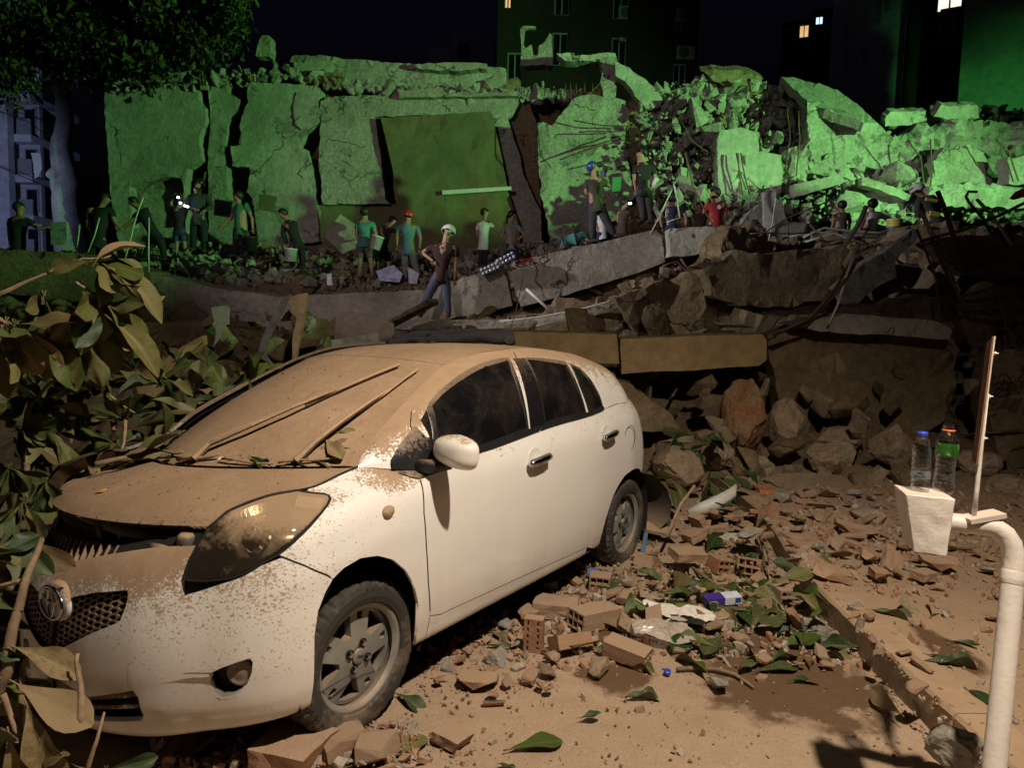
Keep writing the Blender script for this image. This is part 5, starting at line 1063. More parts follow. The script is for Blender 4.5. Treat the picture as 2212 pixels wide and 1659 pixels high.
for pts, r, lab in bars: bar('reinforcing_bar', [(p+(pts[0][2],))[:3] for p in pts], r, STEEL if not ('pale' in lab or 'white' in lab or 'grey pipe' in lab) else PALESTEEL, lab, 'steel bar' if 'pipe' not in lab and 'cord' not in lab else ('pipe' if 'pipe' in lab else 'cord'), RB)
for pts, lab in [([(1735,512,12.5),(1780,492),(1850,500),(1935,505,12.5)], 'upper white conduit curving across the feet of the man in the white shirt'), ([(1740,522,12.4),(1800,505),(1850,520),(1870,526,12.4)], 'lower white conduit curving in front of the man in the white shirt'), ([(1690,515,12.5),(1760,500),(1840,512),(1930,498,12.6)], 'middle white conduit lying on the pale rubble on the right'),
                 ([(2110,430,9.2),(2140,460),(2160,490),(2185,530,9.2)], 'pale conduit hanging over the ridge at the far right'), ([(1080,694,12.2),(1160,686),(1240,672),(1330,648,12.3)], 'thin pale conduit along the floor slab edge under the long beam')]:
    bar('conduit', [(p+(pts[0][2],))[:3] for p in pts], .022, PALESTEEL, lab, 'conduit', wob=.01)
for pts, lab in [([(270,560,12.4),(290,480),(310,425,12.4)], 'green lit rod leaning between the men on the left'), ([(322,588,12.5),(320,520),(322,470,12.5)], 'green lit rod standing on the end of the left beam'), ([(190,545,12.4),(215,470,12.4)], 'thin green lit rod behind the left beam'), ([(165,545,12.5),(172,485,12.5)], 'thinnest green lit rod at the left, near the man in the dark shirt')]:
    bar('reinforcing_bar', [(p+(pts[0][2],))[:3] for p in pts], .012, PALESTEEL, lab, 'steel bar', RB)
# bars on the block itself
for i, pts in enumerate([[(1160,270,18.13),(1166,330),(1190,360)], [(1240,260,17.93),(1300,270),(1360,272)], [(1250,285,17.93),(1350,283)], [(1235,335,17.93),(1300,310),(1350,290)], [(1210,345,17.93),(1280,320),(1352,300)], [(1270,360,17.93),(1330,345),(1360,340)], [(1150,350,18.53),(1210,330),(1330,172)], [(1155,340,18.53),(1200,290),(1240,240),(1310,165)], [(1590,330,16.3),(1600,370),(1612,410)], [(1594,330,16.3),(1604,420)], [(1600,330,16.3),(1618,415)], [(1222,180,18.23),(1223,203)], [(1232,178,18.23),(1234,202)], [(1244,180,18.23),(1245,200)], [(1262,178,18.23),(1263,198)], [(1280,180,18.23),(1280,200)], [(2150,300,15.5),(2180,330),(2200,390)], [(2010,300,16),(2015,380),(2005,430)], [(1960,300,16),(1990,340),(2000,420)], [(1725,240,16.6),(1728,300),(1720,380)], [(1700,230,16.8),(1706,300),(1696,370)], [(1470,260,16.8),(1490,300),(1530,330),(1560,335)]]):
    bar('reinforcing_bar', [(p+(pts[0][2],))[:3] for p in pts], .018, STEEL, 'thin bent reinforcing bar on the green lit face of the collapsed block', 'steel bar', 'bars hanging on the green lit face of the block', .04, 5)
bar('iron_pole', [(1070,455,18.8),(1075,395),(1060,392)], .02, PALESTEEL, 'thin hook ended pole standing behind the boy in the white shirt', 'pole') if False else None
# black scribble on the right wall
b = B(); c = at(2167, 830, 7.75)
for pts in ([(2150,845),(2160,812),(2172,806),(2168,830),(2150,845)], [(2155,838),(2178,845),(2196,828),(2188,812),(2176,822),(2182,836),(2160,846)], [(2172,806),(2186,824),(2180,846)]):
    b.tube([at(u, v, 7.86)-c for u, v in pts], .006, 4)
o = b.obj('spray_scribble', plain('black_spray', (.015, .012, .01), .8, bst=0)); o.location = c; tag(o, 'black sprayed scribble on the wall piece at the right edge', 'graffiti')
# ------------------------------------------------------------------ loose chunks
def chunk_meshes(n, mat, seed, flat=1.0, npts=20):
    out = []; rs = random.Random(seed)
    for i in range(n):
        bm = bmesh.new()
        for k in range(npts):
            p = Vector((rs.uniform(-1, 1), rs.uniform(-1, 1)*rs.uniform(.6, 1), rs.uniform(-1, 1)*flat)); m_ = max(abs(p.x), abs(p.y), abs(p.z)/flat); p = p/m_*rs.uniform(.75, 1)*.5; bm.verts.new(p)
        bmesh.ops.convex_hull(bm, input=bm.verts); 
        for v in [v for v in bm.verts if not v.link_faces]: bm.verts.remove(v)
        m = bpy.data.meshes.new('chunk'); bm.to_mesh(m); bm.free(); m.materials.append(mat); out.append(m)
    return out
CH_G = chunk_meshes(8, PLASTER2, 1, .7); CH_D = chunk_meshes(8, DCONC, 2, .7); CH_B = chunk_meshes(6, BOULD, 3, .75)
def put(me, name, loc, size, rs, label, cat, group, flat=False):
    o = link(bpy.data.objects.new(name, me)); o.location = loc; o.scale = (size*rs.uniform(.7, 1.7), size*rs.uniform(.6, 1.2), size*rs.uniform(.3, 1.0)); o.rotation_euler = (rs.uniform(-.5, .5), rs.uniform(-.5, .5), rs.uniform(0, 6.28)) if flat else (rs.uniform(0, 6.28), rs.uniform(0, 6.28), rs.uniform(0, 6.28))
    return tag(o, label, cat, group)
rs = random.Random(15); n = 0
while n < 60:                                                           # broken plates on the dim slope
    u = rs.uniform(330, 2212); v = rs.uniform(640, 900)
    if 700 < u < 1345 and v > 690: continue
    p = at(u, v, np.interp(v, [640, 900], [11.8, 8.2])); p.z = max(p.z-.3, heap(p.x, p.y)+.05); o = put(rs.choice(CH_D), 'slab_fragment', p, rs.uniform(.35, .9), rs, 'dusty broken plate of concrete on the dim slope between car and beams', 'slab fragment', 'plates on the dim slope', True); o.scale.z *= .35; o.rotation_euler.x = rs.uniform(-.2, 1.2); n += 1
rs = random.Random(11); n = 0
while n < 110:                                                          # green lit heap on the right
    u = rs.uniform(1440, 2212); v = rs.uniform(150, 470); top = np.interp(u, [1440, 1560, 1690, 1900, 2040, 2212], [190, 140, 190, 260, 220, 235])
    if v < top: continue
    d = np.interp(v, [150, 300, 470], [18.3, 17.3, 15.9])+rs.uniform(-.1, .9)
    put(rs.choice(CH_G), 'concrete_chunk', at(u, v, d), rs.choice([.18, .25, .35, .5, .65]), rs, 'broken plaster chunk in the green lit heap at the right of the collapsed block', 'concrete chunk', 'chunks of the green lit heap'); n += 1
n = 0
while n < 70:
    u = rs.uniform(430, 1180); v = rs.uniform(150, 205) if rs.random() < .35 else rs.uniform(470, 600)
    if v < 206: d = 19.4; v = np.interp(u, [430, 620, 830, 1180], [168, 150, 195, 190])+rs.uniform(-14, 14); s = rs.choice([.15, .25, .35])
    else: d = rs.uniform(15.2, 18.4); s = rs.choice([.2, .3, .5])
    p = at(u, v, d)
    if v > 206: p.z = heap(p.x, p.y)+.1
    put(rs.choice(CH_G+CH_D), 'concrete_chunk', p, s, rs, 'broken chunk at the foot or on the rim of the cracked plaster walls', 'concrete chunk', 'chunks around the cracked plaster walls'); n += 1
n = 0
while n < 90:                                                           # brown slope behind the car
    u = rs.uniform(380, 2212); v = rs.uniform(700, 1060)
    if u < 1400 and v > 760: continue
    p = at(u, v, np.interp(v, [700, 1060], [9.3, 6.6])); p.z = max(p.z, heap(p.x, p.y)+.03)
    put(rs.choice(CH_D+CH_B), 'rubble_lump', p, rs.choice([.15, .2, .3, .4]), rs, 'dusty lump of masonry on the dim rubble slope behind the car', 'masonry lump', 'lumps on the dim rubble slope'); n += 1
def scatter(name, meshes, mat, pts, label=None, cat=None):
    """many small pieces no one could count, joined"""
    V, F = [], []; base = []
    for m in meshes:
        a = np.empty(len(m.vertices)*3); m.vertices.foreach_get('co', a); base.append((a.reshape(-1, 3), [tuple(p.vertices) for p in m.polygons]))
    nv = 0; r_ = np.random.RandomState(len(pts))
    for p, s in pts:
        a, f = base[r_.randint(len(base))]; e = Euler(r_.uniform(0, 6.28, 3)).to_matrix(); q = (a*s*r_.uniform(.35, 1.5, 3)) @ np.array(e).T+np.array(p)
        V.append(q); F += [tuple(i+nv for i in t) for t in f]; nv += len(a)
    o = obj(name, np.concatenate(V).tolist(), F, mat); return tag(o, label, cat, kind='stuff')
r_ = np.random.RandomState(5); pts = []
while len(pts) < 5200:
    x = r_.uniform(-13, 13); y = 7+12.5*r_.rand()**.8
    if abs(x) > y*.82+1: continue
    pts.append(((x, y, heap(x, y)+r_.uniform(-.02, .12)), .05+.28*r_.rand()**3*(1 if y > 9 else .7)))
scatter('small_debris', CH_D+CH_B, DCONC, pts, 'countless small pieces of masonry covering the rubble heap', 'debris')
pts = []
while len(pts) < 3000:
    u = r_.uniform(1380, 2240); v = r_.uniform(150, 480); top = np.interp(u, [1380, 1560, 1690, 1900, 2040, 2240], [200, 150, 190, 258, 222, 235])
    if v < top: continue
    pts.append((tuple(at(u, v, np.interp(v, [150, 300, 480], [18.4, 17.4, 15.8])+r_.uniform(.0, .9))), (.05+.24*r_.rand()**3)))
while len(pts) < 5000:
    u = r_.uniform(235, 1250); v = np.interp(u, [235, 430, 620, 830, 1250], [186, 178, 160, 200, 205])+r_.normal()*7 if r_.rand() < .35 else r_.uniform(470, 590)
    p = at(u, v, 19.5) if v < 300 else at(u, v, r_.uniform(15, 19))
    if v > 300: p.z = heap(p.x, p.y)+r_.uniform(0, .35)
    pts.append((tuple(p), .05+.22*r_.rand()**2))
scatter('crushed_masonry', CH_G, PLASTER2, pts, 'crushed masonry filling the gaps of the collapsed block', 'debris')
# ------------------------------------------------------------------ foreground rubble: bricks, stones
def extr(poly, holes, a, b_, h=.2):
    V, F, lo = tri_poly(poly, holes, h, .06); n = len(V)
    vs = [(a, x, z) for x, z in V]+[(b_, x, z) for x, z in V]; fs = [tuple(f) for f in F]; fs = [f[::-1] for f in fs]+[tuple(i+n for i in f) for f in fs]
    for l in lo:
        k = len(l); fs += [(l[i], l[(i+1) % k], l[(i+1) % k]+n, l[i]+n) for i in range(k)]
    return vs, fs
def brick_mat():
    m, t, b = nmat('dusty_clay_brick'); co = coords(t, 'obj'); n = noise(t, co, 14, 6, .65); f = noise(t, co, 70, 5, .7)
    oi = nd(t, 'ObjectInfo'); c = mixc(t, n, (.25, .115, .058), (.36, .19, .105)); c = mixc(t, mth(t, 'MULTIPLY', oi.outputs['Random'], .75), c, (.34, .26, .185))
    v = mth(t, 'ADD', nz(t), mth(t, 'ADD', mth(t, 'MULTIPLY', mth(t, 'SUBTRACT', n, .5), .9), mth(t, 'MULTIPLY', mth(t, 'SUBTRACT', oi.outputs['Random'], .5), .5)))
    t.links.new(mixc(t, ramp(t, v, .0, .75, .08, .88), c, mixc(t, f, (.27, .185, .12), (.42, .30, .205))), b.inputs['Base Color']); b.inputs['Roughness'].default_value = .95; b.inputs['Specular IOR Level'].default_value = .2
    t.links.new(bump(t, mth(t, 'ADD', f, n), .7, .008), b.inputs['Normal']); return m
BRK = brick_mat()
def fin(name, vs, fs):
    m = mesh(name, vs, fs, BRK); bm = bmesh.new(); bm.from_mesh(m); bmesh.ops.recalc_face_normals(bm, faces=bm.faces)
    for v in bm.verts: v.co += mnoise.noise_vector(v.co*30)*.0035
    bm.to_mesh(m); bm.free(); return m
rect = lambda x0, z0, x1, z1: [(x0, z0), (x1, z0), (x1, z1), (x0, z1)]
HOLLOW = fin('hollow_brick', *extr(rect(-.07, -.05, .07, .05), [rect(x, z, x+.036, z+.034) for x in (-.059, -.018, .023) for z in (-.041, .007)], -.14, .14))
HALF = fin('half_brick', *extr(rect(-.07, -.05, .07, .05), [rect(x, z, x+.036, z+.034) for x in (-.059, -.018, .023) for z in (-.041, .007)], -.07, .06))
PERF = fin('perforated_brick', *extr(rect(-.10, -.055, .10, .055), [rect(x, z, x+.026, z+.011) for x in (-.088, -.052, -.013, .025, .061) for z in (-.036, .022)], -.035, .035))
def broken_brick(seed, cut):
    rs = random.Random(seed); bm = bmesh.new(); bmesh.ops.create_cube(bm, size=1)
    for v in bm.verts: v.co = Vector((v.co.x*.22, v.co.y*.11, v.co.z*.06))
    for k in range(cut):
        n_ = Vector((rs.choice([-1, 1])*rs.uniform(.3, 1), rs.uniform(-1, 1), rs.uniform(-.8, .8))).normalized(); c = Vector((n_.x*.11, n_.y*.055, n_.z*.03))*rs.uniform(.55, .85)
        g = bmesh.ops.bisect_plane(bm, geom=bm.verts[:]+bm.edges[:]+bm.faces[:], plane_co=c, plane_no=n_, clear_outer=True); e = [x for x in g['geom_cut'] if isinstance(x, bmesh.types.BMEdge)]
        if e: bmesh.ops.contextual_create(bm, geom=e)
    bmesh.ops.triangulate(bm, faces=bm.faces); 
    for it in range(2): bmesh.ops.subdivide_edges(bm, edges=[e for e in bm.edges if e.calc_length() > .04], cuts=1); bmesh.ops.triangulate(bm, faces=bm.faces)
    for v in bm.verts: v.co += mnoise.noise_vector(v.co*22+Vector((seed, 0, 0)))*.006+mnoise.noise_vector(v.co*60+Vector((seed, 0, 0)))*.003
    bmesh.ops.recalc_face_normals(bm, faces=bm.faces); m = bpy.data.meshes.new('clay_brick'); bm.to_mesh(m); bm.free(); m.materials.append(BRK); return m
SOLIDS = [broken_brick(i, c) for i, c in enumerate((1, 1, 2, 2, 3, 0))]; SOLID = SOLIDS[0]
FRAGS = []
rs = random.Random(21)
for i in range(9):
    bm = bmesh.new()
    for k in range(26):
        p = Vector((rs.uniform(-1, 1), rs.uniform(-.7, .7), rs.uniform(-.45, .45))); mm_ = max(abs(p.x), abs(p.y)/.7, abs(p.z)/.45); bm.verts.new(p/mm_*.5*rs.uniform(.8, 1))
    bmesh.ops.convex_hull(bm, input=bm.verts)
    for v in [v for v in bm.verts if not v.link_faces]: bm.verts.remove(v)
    m = bpy.data.meshes.new('brick_fragment'); bm.to_mesh(m); bm.free(); m.materials.append(BRK); FRAGS.append(m)
def gput(me, name, u, v, z, rot, sc, label, cat='brick', group=None, base=0.0):
    if me is SOLID: me = SOLIDS[int(u*7+v) % 6]; sc = tuple(q*.86 for q in sc) if isinstance(sc, tuple) else sc
    o = link(bpy.data.objects.new(name, me)); p = ray_z(u, v, z+base); o.location = p; o.rotation_euler = tuple(R(a) for a in rot); o.scale = (sc,)*3 if isinstance(sc, (int, float)) else sc
    return tag(o, label, cat, group)
hero = [
 (SOLID, 1201, 1312, .05, (0, 0, -12), (1.25, 1.7, 1.6), 'long dusty brick lying beside the car sill, nearest the rear door'),
 (HOLLOW, 1284, 1332, .06, (0, 4, 35), .95, 'hollow brick with its square holes showing, right of the long dusty brick'),
 (PERF, 1154, 1370, .085, (90, 0, 78), .85, 'perforated brick standing on end beside the car sill'), (PERF, 1231, 1386, .06, (8, -62, 110), .95, 'tilted perforated brick with two rows of slots facing up'),
 (HOLLOW, 1355, 1408, .055, (5, 6, -32), .75, 'hollow brick left of the plastic bag, nearest the bare dusty road'), (HALF, 1298, 1256, .05, (0, 0, 75), .9, 'broken hollow brick in front of the bottle by the rear wheel'),
 (HALF, 1556, 1220, .05, (10, 0, 110), .95, 'half hollow brick on the rubble, left of the kerb end'), (HALF, 1622, 1224, .06, (0, 15, 60), 1.05, 'half brick with orange broken face just left of the kerb end'),
 (SOLID, 1490, 1198, .05, (6, 4, 15), (1.3, 1.5, 1.1), 'flat brick panel piece behind the blue and white box'), (SOLID, 1397, 1213, .05, (0, 20, 60), (.8, 1.3, 1.5), 'brick leaning right of the rear wheel'),
 (HALF, 1695, 1284, .05, (0, 0, 100), .9, 'half hollow brick leaning on the kerb with two holes showing'), (SOLID, 1718, 1338, .06, (60, 10, 75), (.8, 1, .8), 'small brick standing against the kerb'),
 (SOLID, 1511, 1134, .08, (0, 60, 30), (.9, 1.3, 1.1), 'brick standing on edge behind the white tile'), (PERF, 1655, 1118, .08, (80, 20, 20), .95, 'perforated brick tilted up behind the kerb end'),
 (SOLID, 1791, 1236, .05, (0, 12, -6), (1.2, 1.5, 1.), 'long brick on the pavement, left of the hanging white block'), (SOLID, 1850, 1146, .06, (4, 10, -14), (1.5, 1.6, 1.2), 'longest brick behind the pavement, left of the white block'),
 (SOLID, 1725, 1166, .06, (0, 6, 10), (1.2, 1.6, 1.2), 'reddish brick slab on top of the kerb end'), (SOLID, 1926, 1212, .07, (40, -30, 60), (1.1, 1.2, .9), 'brick leaning over below the white block'),
 (SOLID, 1874, 1196, .06, (20, 20, 30), (1.2, 1.4, .8), 'tilted tile brick left of the leaning one on the pavement'), (SOLID, 1900, 1240, .05, (0, 0, 80), (.7, .9, .9), 'stubby brick on the pavement below the leaning one'),
 (SOLID, 2030, 1218, .06, (10, 0, -8), (1.1, 1.2, 1.1), 'orange brick just under the white block'), (SOLID, 1998, 1242, .05, (0, 0, 20), (.7, 1, .9), 'small brick left below the orange brick under the white block'),
 (SOLID, 980, 1594, .03, (0, 5, -30), (.75, 1, .8), 'single brick on the bare road, right of the front wheel'), (SOLID, 1032, 1472, .03, (0, 0, -8), (.9, 1.1, .8), 'flat brick among gravel, right of the front wheel hub'),
 (SOLID, 640, 1622, .06, (0, 0, -14), (1.35, 2.2, 1.7), 'large dusty block under the bumper, left of the front wheel'), (FRAGS[0], 745, 1600, .05, (0, 0, 40), .2, 'broken stone wedged under the front wheel, left one'), (FRAGS[1], 818, 1615, .05, (20, 0, 10), .17, 'orange brick fragment under the front wheel, right one'),
 (FRAGS[2], 1382, 1533, .015, (0, 0, 10), .05, 'tiny red brick chip alone on the bare road'), (FRAGS[3], 1646, 1467, .015, (0, 0, 60), .07, 'small pale brick chip on the damp patch'), (FRAGS[4], 1600, 1500 if False else 1380, .03, (0, 0, 0), .1, 'brick chip at the rim of the damp patch')]
for a in hero: gput(a[0], 'brick' if a[0] not in FRAGS else 'brick_fragment', a[1], a[2], a[3], a[4], a[5], a[6], base=.15 if a[1] > 1760 and a[2] > 1140 else (.08 if a[2] < 1200 else (-.015 if a[2] > 1440 and a[1] > 1100 else 0.0)))
for a in [('stone', 'flat grey concrete lump right below the blue and white box', 1585, 1312, 3.95, 90, 38, CONC, 61), ('stone', 'upright grey concrete lump below the flat one', 1561, 1345, 3.75, 54, 56, CONC, 62), ('stone', 'white knobbly stone left of the torn paper', 1352, 1360, 3.7, 42, 40, PLASTER, 63), ('stone', 'pointed grey stone near the car sill, right of the front wheel', 1068, 1432, 3.2, 58, 62, CONC, 64),
          ('stone', 'rough white stone on the pavement behind the bricks', 1856, 1172, 5.0, 44, 32, PLASTER, 65), ('rock', 'rough grey rock at the end of the kerb beside the white pole', 2066, 1622, 2.35, 108, 112, CONC, 66), ('stone', 'small pale stone beside the kerb, right of the standing brick', 1757, 1349, 3.7, 40, 34, PLASTER, 67), ('stone', 'pale stone under the single leaf left of the kerb', 1683, 1342, 3.75, 30, 28, PLASTER, 68)]:
    boulder(*a, cat='stone')
rs = random.Random(33); n = 0; G1 = 'broken brick pieces strewn over the road and pavement'
def dens(u, v):
    road = np.interp(v, [1120, 1200, 1300, 1380, 1440, 1480], [1, 1, .8, .5, .2, 0]) if u > 1000 else 0
    if u > 1640+ (v-1190)*.9: road = np.interp(v, [1080, 1150, 1250, 1300], [1, 1, .6, .1])
    if 900 < u < 1200 and 1380 < v < 1500: road = max(road, .5)
    return road
while n < 190:
    u = rs.uniform(880, 2212); v = rs.uniform(1060, 1500)
    if rs.random() > dens(u, v): continue
    if u < 880+ (1660-v)*1.6 and u < 1300 and v < 1400 and u < 1000+(1400-v)*1.35: continue
    s = rs.choice([.05, .06, .08, .10, .13]) * (1.25 if v < 1180 else 1); p = ray_z(u, v, s*.2+(.16 if u > 1640+(v-1190)*.9 and v < 1600 else .02))
    put(rs.choice(FRAGS+CH_B[:2]+CH_G[:1]), 'brick_fragment', p, s, rs, 'small dusty piece of broken brick among the litter between car and pavement', 'brick fragment', G1, True); n += 1
n = 0
while n < 34:
    u = rs.uniform(1400, 2212); v = rs.uniform(1030, 1180)
    p = ray_z(u, v, .12); put(rs.choice([HALF, HALF, HOLLOW]+SOLIDS*2), 'brick', p, rs.choice([.8, .95, 1.05]), rs, 'dusty whole or half brick in the litter at the foot of the rubble', 'brick', 'bricks at the foot of the rubble', True); n += 1
pts = []; r_ = np.random.RandomState(9)
while len(pts) < 12000:
    u = r_.uniform(860, 2240); v = r_.uniform(1040, 1659); w = dens(u, v)
    if v > 1440: w = max(w, .10)
    if abs(u-(1700+(v-1200)*.86)) < 45 and v > 1200: w = max(w, .75)
    if u > 1900 and v > 1380: w = max(w, .12)
    if 860 < u < 1050 and v > 1380: w = max(w, .35)
    if r_.rand() > w: continue
    onp = u > 1722+(v-1200)*.86
    s = (.007+.05*r_.rand()**4)*(.45 if v > 1450 else 1); p = ray_z(u, v, (.152 if onp else (.0 if v > 1420 else .012))+s*.12); pts.append((tuple(p), s))
for k in range(700):                                                  # round the front wheel and under the bumper
    u = r_.uniform(330, 900); v = r_.uniform(1560, 1659); s = .01+.05*r_.rand()**2.5; pts.append((tuple(ray_z(u, v, .02)), s))
pts2 = [(p, s*1.15) for p, s in pts[::3]]; pts = [q for i, q in enumerate(pts) if i % 3]
scatter('pale_gravel', FRAGS+CH_B[:3], stone('pale_crumbs', (.26, .21, .155), (.46, .40, .33), 9, .95, 60, .5, .01), pts2, 'pale crumbs of mortar and plaster strewn on road and pavement', 'gravel')
scatter('gravel', FRAGS+CH_B[:3], BRK, pts, 'gravel of crushed brick strewn on road and pavement', 'gravel')
# ------------------------------------------------------------------ leaves
def leaf_mat(name, c1, c2, dust, back=(.10, .12, .04)):
    m, t, b = nmat(name); co = coords(t, 'obj'); oi = nd(t, 'ObjectInfo'); n = noise(t, co, 9, 5, .6); f = noise(t, co, 45, 5, .65)
    c = mixc(t, oi.outputs['Random'], c1, c2); c = mixc(t, mth(t, 'MULTIPLY', n, .5), c, tuple(x*.6 for x in c1))
    sp = nd(t, 'SeparateXYZ'); t.links.new(co, sp.inputs[0])
    vein = mth(t, 'ABSOLUTE', mth(t, 'SINE', mth(t, 'ADD', mth(t, 'MULTIPLY', sp.outputs[0], 150), mth(t, 'MULTIPLY', mth(t, 'ABSOLUTE', sp.outputs[1]), -110))))
    mid = ramp(t, mth(t, 'ABSOLUTE', sp.outputs[1]), .002, .005, .6, 0)
    c = mixc(t, mth(t, 'MAXIMUM', mid, ramp(t, vein, .0, .12, .28, 0)), c, (.22, .22, .08))
    geo = nd(t, 'NewGeometry'); c = mixc(t, mth(t, 'MULTIPLY', geo.outputs['Backfacing'], .6), c, back)
    dm = ramp(t, mth(t, 'ADD', mth(t, 'ADD', n, mth(t, 'MULTIPLY', mth(t, 'SUBTRACT', f, .5), .8)), mth(t, 'MULTIPLY', mth(t, 'SUBTRACT', oi.outputs['Random'], .5), .7)), .42, .66, 0, dust)
    t.links.new(mixc(t, dm, c, (.30, .22, .125)), b.inputs['Base Color']); t.links.new(ramp(t, dm, 0, 1, .42, .9), b.inputs['Roughness']); b.inputs['Specular IOR Level'].default_value = .35
    t.links.new(bump(t, mth(t, 'ADD', vein, f), .25, .004), b.inputs['Normal']); return m
LEAFG = leaf_mat('leaf_green', (.050, .080, .012), (.095, .112, .016), .28)
LEAFD = leaf_mat('leaf_dark_green', (.022, .048, .014), (.045, .07, .014), .14)
LEAFT = leaf_mat('leaf_dusty', (.10, .085, .032), (.19, .125, .055), .5, (.15, .11, .05))
LEAFR = leaf_mat('leaf_red_brown', (.16, .03, .015), (.20, .05, .02), .3)
LEAFY = leaf_mat('leaf_yellow', (.42, .22, .02), (.46, .25, .03), .15)
def leaf_mesh(seed, L=1., W=.46, curl=.25, fold=.25, wave=.05, jag=0.0, nx=9, ny=4):
    """obovate leaf along +x with midrib, folded and curled, with a stalk; both halves"""
    rs = random.Random(seed); vs = []; fs = []
    for i in range(nx+1):
        s = i/nx; w = W*.5*(math.sin(math.pi*min(1, s**1.35*.985+.012)))**.75*(.55+.65*s)
        if i == 0: w = .012
        if i == nx: w = W*.05
        zc = -curl*s*s*L; x = s*L*(1-.12*curl*s)
        for j in range(-ny, ny+1):
            a = j/ny; y = w*a; 
            if abs(j) == ny and jag: y *= 1-jag*rs.random()
            z = zc+abs(y)*fold*1.6+wave*math.sin(s*9+seed+a*2)*abs(a)*w*2.2+(rs.random()-.5)*.012
            vs.append((x+abs(a)**2*w*.10, y, z))
    m_ = 2*ny+1
    for i in range(nx):
        for j in range(m_-1): fs.append((i*m_+j, (i+1)*m_+j, (i+1)*m_+j+1, i*m_+j+1))
    b = B(); b.add(vs, fs); b.tube([(-.12, 0, .01), (-.05, 0, 0), (.1, 0, -.004), (L*.5, 0, -curl*.25*L-.006)], [.012, .011, .010, .005], 5)
    return b.v, b.f
LEAVES = {}
for key, mt in (('g', LEAFG), ('d', LEAFD), ('t', LEAFT), ('r', LEAFR), ('y', LEAFY)):
    LEAVES[key] = [mesh('leaf', *leaf_mesh(i, 1, *a), mt, None, True) for i, a in enumerate([(.46, .10, .12, .05), (.42, .35, .35, .10), (.5, -.12, .3, .12), (.40, .55, .5, .08), (.48, .2, -.2, .15), (.44, .3, .7, .2, .25)])]
def orient(d, up):
    x = Vector(d).normalized(); z = Vector(up); z = (z-x*z.dot(x)); z = z.normalized() if z.length > 1e-4 else x.orthogonal().normalized(); y = z.cross(x)
    return Matrix((x, y, z)).transposed().to_4x4()
def leaf(kind, i, p, d, up, L, parent=None):
    o = bpy.data.objects.new('leaf', LEAVES[kind][i]); COL.objects.link(o)
    M = Matrix.Translation(p) @ orient(d, up) @ Matrix.Diagonal((L, L, L, 1))
    if parent is not None: o.parent = parent; M = Matrix.Translation(parent.location).inverted() @ M
    o.matrix_local = M; return o
GL = 'fallen leaves lying on road, pavement and rubble'
rs = random.Random(5)
def gleaf(kind, i, u, v, L, ang, label, z=.02, tilt=(0, 0, 1), group=None):
    p = ray_z(u, v, z); d = (math.cos(R(ang)), math.sin(R(ang)), .04); L *= 1.3; o = leaf(kind, i, p-Vector(d)*L*.5, d, tilt, L); return tag(o, label, 'leaf', group)
